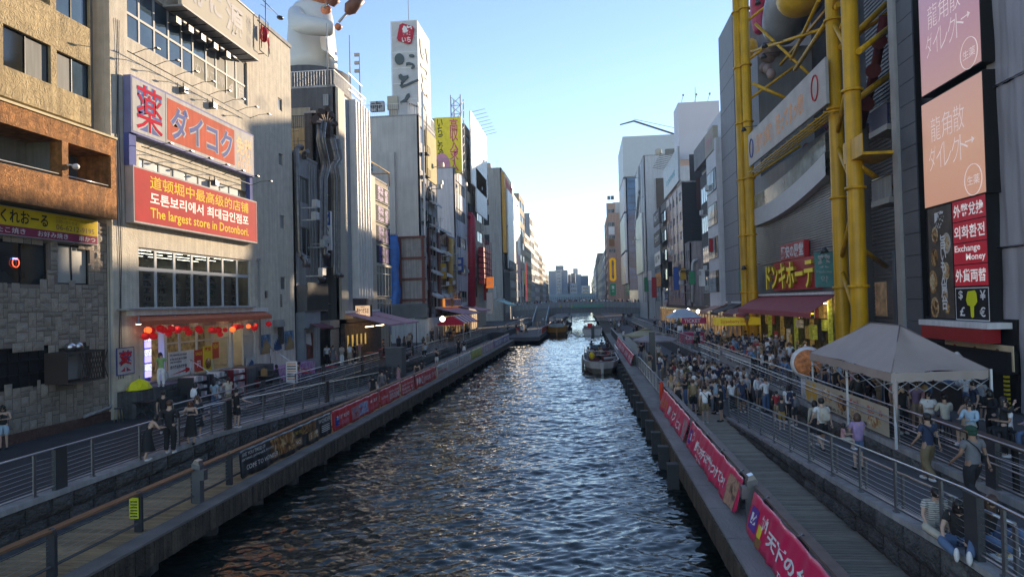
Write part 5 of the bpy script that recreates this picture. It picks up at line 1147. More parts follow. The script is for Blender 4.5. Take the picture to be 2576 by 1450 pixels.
MB().prism([(r[0]+(r[1]-r[0])*(.25+.32*math.cos(a_)),max(r[2]+.06,r[2]+1.2+2.2*math.sin(a_)))for a_ in np.linspace(0,6.28,18)[:-1]],.008,.02,fy).build('pink_dome_motif',pinkt,t)
b=MB()
for k in range(6):x_=r[0]+.5+(r[1]-r[0]-1)*k/5;b.tube([(x_,y10+1.6,z10),(x_+(.9 if k%2 else-.9),y10+1.6,r[2]+.2)],.08,4)
b.build('support_truss',alu,t)
# - lattice mast building with glaring white panels
T11,f11,a11,b11,z11,c11,y11,y11b=tower('beige building behind the lattice mast and sunlit white panels',XE,-1,1178,1222,(1180,330),10,beige,cols=2,rows=8,fh=.5,z0=TL)
for k,(y0_,yb2,ur,ul,lb)in enumerate(((283,440,1224,1186,'upper blank white billboard glaring in the sun'),(430,545,1222,1196,'lower blank white billboard with faint bottle drawing'))):
 rr2=(FE.uv(ul,400,1.2)[0],FE.uv(ur,400,1.2)[0],FE.uv(ul,[440,540][k]-30*k,1.2)[1]-1.5,FE.uv(ul,[283,420][k],1.2)[1])
 sign(lb,FE,rr2,1.0,1.25,white,mat('blank white film',(.74,.74,.72),.45,bump=0),name='billboard')
 if k==0:
  for j in range(8):
   o=MB().tube([FE.P(rr2[0]+(rr2[1]-rr2[0])*j/8,rr2[3]-.3,1.2),FE.P(rr2[0]+(rr2[1]-rr2[0])*j/8,rr2[3]+.2,3.8)],.05,4).build('billboard_lamp',alu);tag(o,'thin lamp arm over the glaring white billboard, '+['first','second','third','fourth','fifth','sixth','seventh','eighth'][j]+' from the camera','lamp arm','lamp arms of the white billboard')
b=MB();q0=P(1172,420,1.0);q1=P(1186,420,1.0)
zz0,zz1_=z10,FE.uv(1172,268)[1]
for(ya,yb)in((q0.y,q0.y),(q0.y+3,q0.y+3)):b.tube([(XE+.3,ya,zz0),(XE+.3,ya,zz1_)],.12,4).tube([(XE-1.4,ya,zz0),(XE-1.4,ya,zz1_)],.12,4)
k=zz0
while k<zz1_-1.5:b.tube([(XE+.3,q0.y,k),(XE-1.4,q0.y,k+1.5)],.07,4).tube([(XE+.3,q0.y,k),(XE+.3,q0.y+3,k+1.5)],.07,4).tube([(XE-1.4,q0.y,k),(XE+.3,q0.y,k+1.5)],.07,4).tube([(XE+.3,q0.y,k),(XE-1.4,q0.y,k)],.07,4);k+=1.5
o=b.build('lattice_mast',alu);tag(o,'steel lattice mast beside the glaring white billboard','mast')
redd=mat('crimson pipe paint',(.36,.01,.03),.45,var=.1,bump=.02)
duct('thick crimson pipe with an elbow top on the facade',[P(1187,770,1.2),P(1187,548,1.2),P(1184,543,1.0),P(1178,543,.6)],.7,redd)
t=thing('crimson_frame','crimson lattice frame of neon brackets beside the crimson pipe','sign frame',P(1203,700,1));b=MB();b2=MB()
for k in range(7):b2.box(P(1195,0,1).y,P(1216,0,1).y,FE.uv(1200,620+k*14,1)[1]-.5,FE.uv(1200,620+k*14,1)[1]+.3,.5,1.5,FE)
for k in range(5):
 u_=P(1195+k*5,0,1).y;b.tube([FE.P(u_,FE.uv(1200,720)[1],1.5),FE.P(u_,FE.uv(1200,600)[1],1.5)],.1,4)
b.build('upright',redd,t);b2.build('cross_piece',redd,t)
fo=FC(P(1205,710).y);sign('orange and green halal sign projecting above the canal walk',fo,(fo.uv(1205,0)[0],fo.uv(1225,0)[0],fo.uv(1215,725)[1],fo.uv(1215,696)[1]),-.4,0,black,mat('orange lit sign',(.75,.2,.03),.5,bump=0,emit=.3),[('حلال',.25,.75,.35,.65,wt)])
o=bpy.data.objects.get('sign_face');
sign('blank white vertical lightbox below the halal sign',fo,(fo.uv(1206,0)[0],fo.uv(1220,0)[0],fo.uv(1215,790)[1],fo.uv(1215,735)[1]),-.4,.0,dsteel,white)
# - broad grey building with orange strip and brackets
T12,f12,a12,b12,z12,c12,y12,y12b=tower('broad grey brown office building with side windows, before the bridge',XE,-1,1268,1290,(1270,438),17,mat('grey brown tile',(.34,.32,.30),.8,var=.06,bump=.03,streak=.2),scols=1,srows=7,z0=TL,sfh=.55,sdep=15)
MB().box(a12,b12-.3,z12-22,z12-1,.02,.9,FE).build('orange_strip',mat('amber panel',(.55,.27,.03),.5,bump=0,streak=.2),T12)
sign('tall rounded white billboard on the amber strip',FE,(a12+2,b12-.4,z12-26,z12-5),.95,1.3,white,MATS['blank white film'])
text('炭火やき',FE,a12+1.5,b12-1.5,z12-6,z12-2,1.0,rt,T12,bold=.05,fit=True)
MB().box(a12,b12,TL+5,z12-27,.1,1.6,FE).build('dark_bay',mat('black bay frame',(.03,.03,.035),.6),T12)
for k in range(4):win(T12,FL(XE+1.62),(a12+.5,b12-.5,TL+6+k*2.6,TL+7.9+k*2.6),6,1,bfr,glassc,d=-.02)
awning('green and white striped awning in front of the grey brown building',FE,a12-18,a12-1,TL+5.5,TL+4.2,3,mat('pale green canvas',(.32,.5,.45),.7),valance=.4)
def shopbox(label,fr,u0,u1,z0,h,m,lit=.25):
 t=thing('shop_front',label,'shop',fr.P(u0,z0,0));MB().box(u0,u1,z0,z0+h,.02,.25,fr).build('shop_wall',m,t)
 for k in range(max(2,int((u1-u0)/2.2))):
  ua_=u0+.3+k*(u1-u0-.3)/max(2,int((u1-u0)/2.2));MB().box(ua_,ua_+1.5,z0+.1,z0+2.4,.26,.3,fr).build('shop_window',mat('warm lit shop window',(.28,.17,.07),.4,var=.8,scale=1.7,bump=0,emit=.35),t)
  MB().box(ua_,ua_+1.5,z0+2.5,z0+2.9,.26,.34,fr).build('lit_fascia',mat('lit fascia panel',(.5,.4,.22),.5,var=.5,scale=.8,bump=0,emit=.2),t)
 return t
shopbox('dim shop row with lit windows beyond the white hoarding',FE,b7-2,132,TL,3.3,mat('shop timber',(.06,.04,.03),.7))
sign('wide lit signboard with red trim over the far left shops',FE,(100,113,TL+4.3,TL+5.5),.3,.6,mat('glowing orange trim',(.8,.3,.06),.5,bump=0,emit=.4),mat('pale sign panel',(.45,.4,.42),.5,bump=0),[('大阪名物たこ焼',.05,.95,.15,.85,rt)])
awning('second faded pink awning beneath the wide lit signboard',FE,96,112,TL+4.1,TL+3.2,4,pinkc,valance=.15)
awning('third pink awning, farther and higher, by the crimson pipe',FE,113,124,TL+4.3,TL+3.5,4,pinkc,valance=.15)
t=thing('striped_marquee','low red and white striped marquee on the left terrace','tent',(-17,93,TL));m_r=flat('red marquee cloth',(.42,.01,.05),.7);m_w=flat('white marquee cloth',(.6,.55,.58),.7)
for k in range(9):
 y_=88+k*1.3;MB().hexa([(-19,y_,TL+2.2),(-15.6,y_,TL+2.2),(-15.6,y_+1.3,TL+2.2),(-19,y_+1.3,TL+2.2),(-17.6,y_,TL+3.1),(-17.0,y_,TL+3.1),(-17.0,y_+1.3,TL+3.1),(-17.6,y_+1.3,TL+3.1)]).build('canopy_stripe',m_r if k%2==0 or k<1 else m_w,t)
MB().box(-19,-15.6,87.9,88,TL+2.0,TL+2.25).build('front_valance',m_r,t)
for x_ in(-18.9,-15.7):
 for y_ in(88.1,94,99.5):MB().tube([(x_,y_,TL),(x_,y_,TL+2.3)],.03,5).build('leg',white,t)
o=MB().box(-15.7,-14.4,53.2,54.5,DK,DK+2.3).box(-15.75,-14.35,53.15,54.55,DK+2.3,DK+2.36).build('utility_block',mat('grey steel cabinet',(.10,.105,.11),.6,bump=.02));tag(o,'square grey service block at the foot of the left ramp','cabinet')
t=thing('notice_board','white notice board standing behind the left inner railing','sign',(-16.4,37.5,TL));MB().tube([(-16.4,37.5,TL),(-16.4,37.5,TL+.6)],.03,5).build('leg',dsteel,t)
fn=FC(37.45);MB().box(-16.75,-16.1,TL+.55,TL+1.75,0,.04,fn).build('board',white,t)
for k in range(7):MB().box(-16.68,-16.17,TL+1.58-k*.14,TL+1.64-k*.14,.041,.045,fn).build('print_line',bt if k%3 else ort,t)
def table_set(x,y,z0,red,lab,n=2):
 t=thing('folding_table',lab,'table',(x,y,z0),'small tables on the left terrace');tm=flat('red table top',(.35,.03,.05))if red else flat('dark table top',(.05,.04,.04))
 MB().box(x-.4,x+.4,y-.4,y+.4,z0+.70,z0+.74).build('table_top',tm,t)
 MB().tube([(x-.35,y-.3,z0),(x+.35,y-.3,z0+.7)],.018,5).tube([(x+.35,y-.3,z0),(x-.35,y-.3,z0+.7)],.018,5).tube([(x-.35,y+.3,z0),(x+.35,y+.3,z0+.7)],.018,5).tube([(x+.35,y+.3,z0),(x-.35,y+.3,z0+.7)],.018,5).build('cross_legs',dsteel,t)
def stool(x,y,z0,lab,h=.45,m=None,group='stools'):
 t=thing('stool',lab,'stool',(x,y,z0),group);MB().lathe((x,y,z0+h-.04),[(.17,0),(.18,.02),(.17,.04)],12).build('seat',m or dsteel,t)
 for k in range(4):a_=math.pi/4+k*math.pi/2;MB().tube([(x+.17*math.cos(a_),y+.17*math.sin(a_),z0),(x+.12*math.cos(a_),y+.12*math.sin(a_),z0+h-.04)],.014,5).build('leg',m or brass,t)
 return t
brass=mat('brass tube',(.5,.4,.18),.35,.8,bump=0)
table_set(-19.6,29.2,TL,False,'dark folding table below the yellow umbrella ledge')
stool(-20.2,28.2,TL,'brass legged stool beside the pharmacy poster',.6);stool(-18.7,29.6,TL,'brass legged stool behind the man in black',.6)
for k,(x,y)in enumerate([(-19.0,39.6),(-17.4,41.5),(-18.3,43.5),(-17.2,45.2),(-18.4,58),(-17.3,60),(-18.6,62.5)]):
 table_set(x,y,TL,k>0,['dark square table with a paper bag near the mural wall','red folding table behind the notice board','second red folding table behind the notice board','third red folding table near the group of walkers','red table under the pink awning edge','second red table by the white hoarding','third red table by the white hoarding'][k])
 stool(x-.7,y+.2,TL,'red stool '+['by the dark square table','behind the notice board','by the second red table','by the third red table','under the pink awning edge','by the second hoarding table','by the third hoarding table'][k],.45,flat('red stool',(.4,.03,.06)))
o=MB().hexa([(-19.2,39.4,TL+.74),(-18.85,39.4,TL+.74),(-18.85,39.6,TL+.74),(-19.2,39.6,TL+.74),(-19.18,39.42,TL+1.15),(-18.87,39.42,TL+1.15),(-18.87,39.58,TL+1.15),(-19.18,39.58,TL+1.15)]).tube([(-19.1,39.5,TL+1.14),(-19.05,39.5,TL+1.27),(-18.98,39.5,TL+1.14)],.012,5).build('paper_bag',flat('kraft paper',(.35,.22,.1)));tag(o,'brown paper bag with handle on the dark square table','bag')
for k,yy_ in enumerate((31.6,33.4,35.4)):
 t=thing('goods_rack',['wire rack of white packets outside the drugstore, nearest','wire rack of silver packets behind the white shirt woman','dark red wheeled goods trolley outside the drugstore'][k],'rack',(XD+1.6,yy_,TL));cm=dsteel if k<2 else flat('dark red trolley',(.18,.02,.03))
 for s_ in range(4):MB().box(XD+1.2,XD+2.0,yy_,yy_+1.4,TL+.15+s_*.36,TL+.18+s_*.36).build('shelf',cm,t)
 for s_ in(0,1):MB().box(XD+1.2,XD+2.0,yy_-.03+s_*1.4,yy_+s_*1.4,TL,TL+1.5).build('end_frame',cm,t)
 rs=random.Random(k);b=MB()
 for s_ in range(4):
  q_=yy_+.05
  while q_<yy_+1.25:w_=rs.uniform(.08,.2);b.box(XD+1.3,XD+1.95,q_,q_+w_-.02,TL+.185+s_*.36,TL+.2+s_*.36+rs.uniform(.08,.25),m=rs.randrange(3));q_+=w_
 o=b.build('packets',[white,flat('pale pink pack',(.5,.3,.33)),mat('silver pack',(.4,.42,.45),.3,.4,bump=0)],t);o['kind']='stuff'
 #  right bank
XR=16.0;G=FR_(XR);TRZ=TR
GP=lambda x,y,c=0:G.P(*G.uv(x,y,c),c)
def gr(xl,yt,yb,xr,c=0):return G.rect(xl,yt,yb,xr,c)
# - scaffold sheeting at the right edge
u0,u1=G.uv(2508,700)[0],G.uv(2508,700)[0]+14
sheet=mat('grey scaffold sheet',(.33,.32,.35),.5,var=.10,scale=.9,bump=.10,bscale=5,stretch=(1,2,.25))
zs_=G.uv(2540,1030)[1]
S=thing('scaffold_building','building wrapped in grey scaffold sheeting at the picture’s right edge','building',G.P(u0,TRZ,0))
MB().box(u0+.3,u1,TRZ,34,-8,-.4,G).build('wall_core',dconc,S)
for k in range(4):
 for j in range(4):
  a_,c_=u0+k*3.2,zs_+j*6.2
  b=MB();rs=random.Random(k*7+j);ph=rs.uniform(0,6);nu,nv=22,26
  Pq=[G.P(a_+3.18*i/nu,c_+6.15*jj/nv,.05+.045*math.sin(i*.9+ph+.12*jj*math.sin(ph))*abs(math.sin(jj*.12+ph))+.022*math.sin(i*2.1+ph)+.012*math.sin(jj*.5+i*.35+ph)+(.05 if i in(0,nu)else 0))for jj in range(nv+1)for i in range(nu+1)]
  b.add(Pq,[(jj*(nu+1)+i,jj*(nu+1)+i+1,(jj+1)*(nu+1)+i+1,(jj+1)*(nu+1)+i)for jj in range(nv)for i in range(nu)],0,True).build('sheet_panel',sheet,S)
 b=MB().tube([G.P(u0+k*3.2,TRZ,-.1),G.P(u0+k*3.2,34,-.1)],.04,6).build('scaffold_pole',steel,S)
for j in range(5):MB().tube([G.P(u0,zs_+j*6.2,.16),G.P(u1,zs_+j*6.2,.16)],.03,5).build('tie_rail',steel,S)
MB().box(u0+.05,u1,TRZ,zs_,-.1,.12,G).build('white_hoarding',mat('white site panel',(.5,.5,.52),.5,var=.05,bump=.01),S)
o=MB();pz0,pz1=TRZ,G.uv(2535,895,.3)[1];ub=G.uv(2535,1000,.3)[0]
for k in range(26):z_=pz0+(pz1-pz0)*k/26;o.box(ub-.09,ub+.09,z_,z_+(pz1-pz0)/26-.002,.25,.38,G,m=k%2)
o=o.build('hazard_post',[flat('hazard yellow',(.65,.5,.02)),black]);tag(o,'yellow and black striped corner guard beside the scaffold sheeting','post')
# - advertising tower
A=thing('advertising_tower','dark tower carrying two peach coloured screens and a food sign','building',GP(2400,700))
A0,A1=G.uv(2262,700)[0],G.uv(2506,700)[0]
MB().box(A0,A1,TRZ,34,-8,-.05,G).build('tower_body',mat('near black cladding',(.022,.022,.025),.5,bump=.01),A)
pw=mat('dark slate cladding panel',(.085,.095,.115),.45,var=.08,bump=.01)
ua_,ub_=G.uv(2275,700,.3)[0],G.uv(2314,700,.3)[0];MB().box(ua_-.02,ub_+.02,TRZ,34,-.04,.2,G).build('column_core',black,A)
zp=TRZ+.1
while zp<33:MB().box(ua_,ub_,zp,zp+1.02,.2,.26,G).build('cladding_panel',pw,A);zp+=1.05
MB().box(ua_-.62,ua_-.04,TRZ,34,-.04,.4,G).build('light_pilaster',mat('pale metal pilaster',(.36,.35,.34),.5,.2,var=.08,bump=.01),A)
def ledscreen(label,xl,yt,yb,xr,c1,c2,c3,k):
 r=gr(xl,yt,yb,xr,.55);r=(r[0],r[1],G.uv(xl,yb,.55)[1],r[3]);
 m=mat('screen gradient %d'%k,(1,1,1),.3,bump=0);nt=m.node_tree;N=nt.nodes;L_=nt.links;b_=N['Principled BSDF']
 gm=N.new('ShaderNodeNewGeometry');sx=N.new('ShaderNodeSeparateXYZ');L_.new(gm.outputs['Position'],sx.inputs[0])
 mr=N.new('ShaderNodeMapRange');mr.inputs['From Min'].default_value=r[2];mr.inputs['From Max'].default_value=r[3];L_.new(sx.outputs['Z'],mr.inputs[0])
 cr=N.new('ShaderNodeValToRGB');cr.color_ramp.elements[0].color=(*c1,1);cr.color_ramp.elements[1].color=(*c3,1);e=cr.color_ramp.elements.new(.45);e.color=(*c2,1)
 L_.new(mr.outputs[0],cr.inputs[0]);L_.new(cr.outputs[0],b_.inputs['Emission Color']);b_.inputs['Emission Strength'].default_value=.34
 for l in list(b_.inputs['Base Color'].links):L_.remove(l)
 b_.inputs['Base Color'].default_value=(.03,.03,.03,1)
 t=thing('led_screen',label,'screen',G.P(r[0],r[2],.5));MB().box(r[0],r[1],r[2],r[3],.0,.54,G).build('screen_case',black,t)
 MB().quad(G.P(r[0]+.05,r[2]+.05,.545),G.P(r[1]-.05,r[2]+.05,.545),G.P(r[1]-.05,r[3]-.05,.545),G.P(r[0]+.05,r[3]-.05,.545)).build('screen_face',m,t)
 return t,r
wl_m=flat('white lit lettering',(.62,.55,.56),emit=.3)
t,r2_=ledscreen('lower LED screen glowing peach with thin white Japanese lettering',2321,262,528,2484,(.62,.34,.25),(.62,.36,.27),(.55,.32,.28),1)
def ledtext(t,r,tone):
 w_,h_=r[1]-r[0],r[3]-r[2];U_=lambda a:r[0]+w_*a;V_=lambda a:r[2]+h_*a
 for i,ch in enumerate('龍角散'):text(ch,G,U_(.17+.19*i),U_(.34+.19*i),V_(.60),V_(.82),.555,tone,t,bold=-.012,fit=True)
 for i,ch in enumerate('ダイレクト'):text(ch,G,U_(.12+.13*i),U_(.24+.13*i),V_(.34),V_(.56),.555,tone,t,bold=-.015,fit=True)
 MB().box(U_(.72),U_(.82),V_(.47),V_(.48),.555,.56,G).prism([(U_(.82),V_(.445)),(U_(.86),V_(.475)),(U_(.82),V_(.505))],.555,.56,G).build('arrow',tone,t)
 c_=G.P(U_(.82),V_(.14),.56);MB().tube([c_+Vector((0,.62*math.cos(a),.62*math.sin(a)))for a in np.linspace(0,6.283,28)],.018,4,cap=False).build('ring',tone,t)
 text('生薬',G,U_(.73),U_(.91),V_(.10),V_(.18),.555,tone,t,fit=True)
ledtext(t,r2_,wl_m)
t,r1_=ledscreen('upper LED screen glowing lilac pink with thin white Japanese lettering',2313,-10,250,2474,(.52,.30,.29),(.46,.25,.32),(.40,.26,.40),2)
r1_=(r1_[0],r1_[1],r1_[2],r1_[3]);ledtext(t,r1_,wl_m)
r=gr(2337,530,800,2492,.5);w_=r[1]-r[0];um=r[0]+w_*.46;z_hi=G.uv(2337,524,.5)[1]
t=thing('food_photo_sign','tall sign with food photographs and white vertical brush lettering','sign',G.P(r[0],r[2],.3));MB().box(r[0],um-.03,r[2],z_hi,0,.5,G).build('sign_box',dimint,t)
MB().box(r[0]+.04,um-.07,r[2]+.04,z_hi-.04,.501,.506,G).build('photo_print',mat('dark tabletop print',(.07,.055,.045),.4,var=.5,scale=2,bump=0),t)
rs=random.Random(4)
for k,(a_,b_,s_)in enumerate([(.2,.1,.5),(.15,.33,.55),(.62,.22,.35),(.7,.42,.4),(.25,.55,.42),(.75,.66,.48),(.3,.75,.38),(.7,.1,.3)]):
 c_=(r[0]+a_*(um-r[0]),r[2]+b_*(z_hi-r[2]));s_*=.95
 k1=[(c_[0]+s_*math.cos(q_)*.75,c_[1]+s_*math.sin(q_))for q_ in np.linspace(0,6.283,15)[:-1]];k1=[(min(max(a,r[0]+.06),um-.09),max(b,r[2]+.06))for a,b in k1]
 MB().prism(k1,.507,.510+.001*k,G).build('dish_print',[food2,food1,mat('plate print',(.45,.42,.38),.4,var=.3,scale=3,bump=0)][k%3],t)
 k2=[(c_[0]+s_*.7*math.cos(q_)*.75,c_[1]+s_*.7*math.sin(q_))for q_ in np.linspace(0,6.283,13)[:-1]];k2=[(min(max(a,r[0]+.06),um-.09),max(b,r[2]+.06))for a,b in k2]
 MB().prism(k2,.519,.521+.001*k,G).build('dish_print',[food1,food2][k%2],t)
text('勝',G,r[0]+.30*(um-r[0]),r[0]+.72*(um-r[0]),r[2]+.80*(z_hi-r[2]),r[2]+.95*(z_hi-r[2]),.53,wt,t,bold=.05,fit=True)
text('旨いもん屋台',G,r[0]+.50*(um-r[0]),r[0]+.74*(um-r[0]),r[2]+.08*(z_hi-r[2]),r[2]+.74*(z_hi-r[2]),.53,wt,t,bold=.02,vertical=True,fit=True)
t=thing('money_exchange_sign','red money exchange sign above a black panel with a yellow pointing hand','sign',G.P(um,r[2],.3));MB().box(um,r[1],r[2]-.05,z_hi,0,.5,G).build('sign_box',dimint,t)
zr_=r[2]+(z_hi-r[2])*.28;redl=mat('lit red panel',(.42,.012,.03),.4,bump=0,emit=.12)
Hh=(z_hi-zr_)/4
for k,s_ in enumerate(['外貨両替','Exchange\n      Money','외화환전','外幣兌換']):
 MB().box(um+.03,r[1]-.05,zr_+k*Hh+.02,zr_+(k+1)*Hh-.02,.5,.506,G).build('red_panel',redl,t)
 text(s_,G,um+.12,r[1]-.15,zr_+k*Hh+Hh*(.2 if k!=1 else.1),zr_+(k+1)*Hh-Hh*(.2 if k!=1 else.1),.515,flat('white lit print',(.8,.8,.8),emit=.15),t,bold=.02,fit=True)
MB().box(um+.03,r[1]-.05,r[2],zr_-.05,.5,.503,G).build('white_border',wt,t);MB().box(um+.07,r[1]-.09,r[2]+.04,zr_-.09,.504,.506,G).build('black_panel',black,t)
wp,hp=r[1]-um,zr_-r[2]
for s_,a,b_ in(('$',.10,.6),('¥',.74,.6),('£',.14,.12),('€',.72,.12)):text(s_,G,um+a*wp,um+(a+.16)*wp,r[2]+b_*hp,r[2]+(b_+.28)*hp,.512,wt,t,bold=.02)
yh=flat('yellow hand print',(.72,.74,.02));h_=lambda pts:[(um+a*wp,r[2]+b_*hp)for a,b_ in pts]
MB().prism(h_([(.40,.85),(.60,.88),(.64,.80),(.66,.55),(.60,.45),(.56,.42),(.55,.10),(.50,.08),(.47,.12),(.46,.42),(.38,.45),(.34,.60),(.38,.78)]),.507,.52,G).build('pointing_hand',yh,t)
ra=gr(2335,808,848,2512,.6)
t=thing('red_awning_case','glossy red folded awning with white rounded case over the food kiosk','awning',G.P(ra[0],ra[2],.6));zc0=G.uv(2335,805,.6)[1]
MB().box(ra[0],ra[1],zc0-.18,zc0+.05,.1,1.0,G).build('awning_case',white,t);MB().box(ra[0]+.1,ra[1]-.4,zc0-.75,zc0-.19,.3,.95,G).build('folded_canvas',mat('glossy red cloth',(.38,.015,.02),.3,bump=0),t)
rm=(ra[0]+.9,ra[1]+.4,zc0-1.75,zc0-.80)
t=thing('menu_banner','cream menu banner with painted dishes below the red awning','banner',G.P(rm[0],rm[2],.3));MB().box(*rm,.3,.34,G).build('banner_sheet',mat('cream banner film',(.72,.58,.36),.5,bump=0),t)
for k in range(9):
 c_=(rm[0]+.3+k*(rm[1]-rm[0]-.5)/8.5,rm[2]+.4+.12*math.sin(k*2));MB().prism([(c_[0]+.2*math.cos(q_),c_[1]+.28*math.sin(q_))for q_ in np.linspace(0,6.283,11)[:-1]],.341,.345,G).build('dish_print',[food2,rt,brt,blt,food1][k%5],t)
K=thing('food_kiosk','dark open food kiosk counter with tubs under the cream menu banner','kiosk',G.P(ra[0],TRZ,1.0))
MB().box(ra[0]-2,ra[1]+.3,TRZ+2.3,rm[2]-.1,.0,.5,G).box(ra[0]-2,ra[1]+.3,TRZ,TRZ+3.5,-.02,.1,G).build('kiosk_wall',dimint,K)
MB().box(ra[0]-1.5,ra[1]-.2,TRZ,TRZ+.95,1.3,1.9,G).build('counter',mat('dark timber counter',(.06,.04,.03),.6,bump=.05),K);MB().box(ra[0]-1.6,ra[1]-.1,TRZ+.95,TRZ+1.0,1.2,2.0,G).build('counter_top',gsteel,K)
rs=random.Random(3)
for k in range(7):
 c_=ra[0]-1.2+k*.95;o=MB().hexa([G.P(c_,TRZ+1.0,1.4),G.P(c_+.35,TRZ+1.0,1.4),G.P(c_+.35,TRZ+1.0,1.75),G.P(c_,TRZ+1.0,1.75),G.P(c_-.04,TRZ+1.22,1.36),G.P(c_+.39,TRZ+1.22,1.36),G.P(c_+.39,TRZ+1.22,1.79),G.P(c_-.04,TRZ+1.22,1.79)]).build('food_tub',[white,alu,flat('blue tub',(.1,.2,.4))][k%3])
 tag(o,['white','steel','pale blue'][k%3]+' tub on the kiosk counter, number '+['one','two','three','four','five','six','seven'][k]+' from the tent end','tub','tubs on the kiosk counter')
for k in range(5):
 ub_=ra[0]-.8+k*1.2;o=MB().lathe(G.P(ub_,TRZ+2.0,1.4),[(.22,0),(.06,.2),(.01,.22)],10).build('pendant_shade',white);tag(o,'small pale pendant shade in the dark kiosk, '+['first','second','third','fourth','fifth'][k]+' from the tent','lamp','pendant shades in the kiosk')
 # - podium between tower and yellow frame: balconies and shutters
Bq=thing('grey_shutter_building','grey corrugated wall with small balconies behind the yellow columns','building',GP(2200,600))
B0,B1=G.uv(2108,700)[0],A0-.01
corr=mat('corrugated grey metal',(.16,.16,.165),.5,.3,var=.08,bump=0,streak=.15)
MB().box(B0+.02,B1,TRZ,36,-9,-2.2,G).build('wall_core',corr,Bq)
b=MB()
for k in range(120):z_=TRZ+k*.24;b.box(B0+.02,B1,z_,z_+.14,-2.2,-2.12,G)
o=b.build('corrugation',corr,Bq);o['kind']='stuff'
for zt_ in(440,255):
 zq=G.uv(2230,zt_+0,.0)[1];MB().box(A0-2.9,A0-.6,zq-1.5,zq-1.2,-2,.1,G).build('balcony_floor',mat('pale metal pilaster',(.3,.3,.3)),Bq)
 MB().box(A0-2.9,A0-.62,zq-1.2,zq-.1,-.05,.05,G).build('balcony_panel',mat('navy balcony panel',(.03,.04,.09),.3,bump=0)if zt_==255 else conc,Bq);MB().tube([G.P(A0-2.9,zq,.0),G.P(A0-.65,zq,.0)],.04,6).build('balcony_rail',steel,Bq)
MB().box(A0-2.9,A0-2.5,TRZ,22,-1.6,-1.2,G).box(A0-1.0,A0-.65,TRZ,9,-.4,-.1,G).build('steel_column',mat('blue grey steel',(.10,.12,.15),.5,bump=.01),Bq)
o=MB().box(A0-2.2,A0-.8,TRZ+3.4,TRZ+5.2,.3,.34,G).build('hanging_poster',mat('orange blue poster',(.5,.28,.14),.5,var=.6,scale=1.5,bump=0));tag(o,'orange and blue poster hanging beside the advertising tower','poster')
# - discount store with yellow wheel frame
Dn=thing('discount_store','store with grey corrugated front and curved white balcony behind yellow columns','store',GP(2000,700))
N0,N1=G.uv(1906,700)[0],G.uv(2108,700)[0]
shutm=mat('silver corrugated sheet',(.34,.345,.35),.4,.5,var=.14,scale=.7,bump=0)
zsh1=G.uv(2000,500)[1]+2.0;zsh0=G.uv(1906,668)[1]
MB().box(N0,N1,TRZ,zsh1+1.5,-9,-.1,G).build('wall_core',corr,Dn)
MB().box(N0,N1,zsh1+1.5,38,-10,-5.5,G).build('upper_wall',mat('dark machinery wall',(.05,.05,.055),.8,var=.3,scale=1,bump=.05),Dn)
b=MB();k=zsh0
while k<zsh1:b.box(N0,N1,k,k+.10,-.1,.03,G);k+=.17
o=b.build('corrugation',shutm,Dn);o['kind']='stuff'
def wavecurve(t_):return-1.0*math.cos(t_*math.pi*.95+.25)*.9
def band(name,dz0,dz1,n0,m):
 A_,B_,C_,D_=[],[],[],[]
 base=G.uv(1907,548)[1]
 for i in range(25):
  t_=i/24;u_=N0+(N1-N0)*t_;z_=base+[0,0][0]+(G.uv(2101,470)[1]-base)*0+.0
  zc_=base-.25*math.sin(t_*3.14)+(t_**2.2)*1.15*1.0
  A_.append(G.P(u_,zc_+dz0,n0));B_.append(G.P(u_,zc_+dz1,n0));C_.append(G.P(u_,zc_+dz0,-.6));D_.append(G.P(u_,zc_+dz1,-.6))
 return MB().strip(A_,B_,0,True).strip(B_,D_,0,True).strip(C_,A_,0,True).build(name,m,Dn)
band('curved_white_band',-.75,.75,.55,mat('white curved panel',(.50,.51,.52),.45,var=.06,bump=.01));band('curved_glass_balustrade',.76,2.0,.5,mat('pale balustrade glass',(.35,.38,.33),.12,var=.4,scale=1.2,bump=0,alpha=.75))
for k in range(5):
 u_=N0+1.6+k*(N1-N0-3)/4.5;zb_=G.uv(1907,548)[1]+1.4+(k/4.5)**2.2*1.1
 o=MB().tube([G.P(u_,zb_+1,-1.9),G.P(u_,zb_+1,-.6)],[1.15,1.0],20).tube([G.P(u_,zb_+1,-.62),G.P(u_,zb_+1,-.5)],1.2,20,m=1).tube([G.P(u_,zb_+1,-.49),G.P(u_,zb_+1,-.4)],.95,20,m=2).build('wheel_cabin',[dsteel,flat('cabin red',(.22,.02,.03)),mat('cabin glass',(.12,.12,.13),.08,bump=0)]);tag(o,'round red rimmed wheel cabin behind the curved balcony, '+['far end','second','middle','fourth','near end'][k],'cabin','round wheel cabins above the balcony')
yel=mat('yellow painted steel',(.68,.36,.005),.45,var=.14,scale=.9,bump=.02,streak=.28)
YF=thing('yellow_wheel_frame','giant yellow tubular steel frame of the ferris wheel on the store','ferris wheel frame',GP(2100,700))
def col(px,c,r,yb=None,m=None,zt=40,bend=0):
 p_=GP(px,600,c);zb_=G.uv(px,yb,c)[1]if yb else TRZ
 b=MB().tube([(p_.x+bend,p_.y-bend,zb_),(p_.x+bend*.3,p_.y-bend*.5,zb_+1.6),(p_.x,p_.y,zb_+3.2),(p_.x,p_.y,zt)],r,14);
 k=zb_+5
 while k<zt:b.tube([(p_.x,p_.y,k-.07),(p_.x,p_.y,k+.07)],r*1.28,14);k+=5.2
 b.build('column',yel,YF);return p_
c1=col(2113,1.2,.40,zt=40);c2=col(2156,1.6,.43,bend=-.5);c3=col(1871,1.3,.38);c4=col(1890,.8,.42)
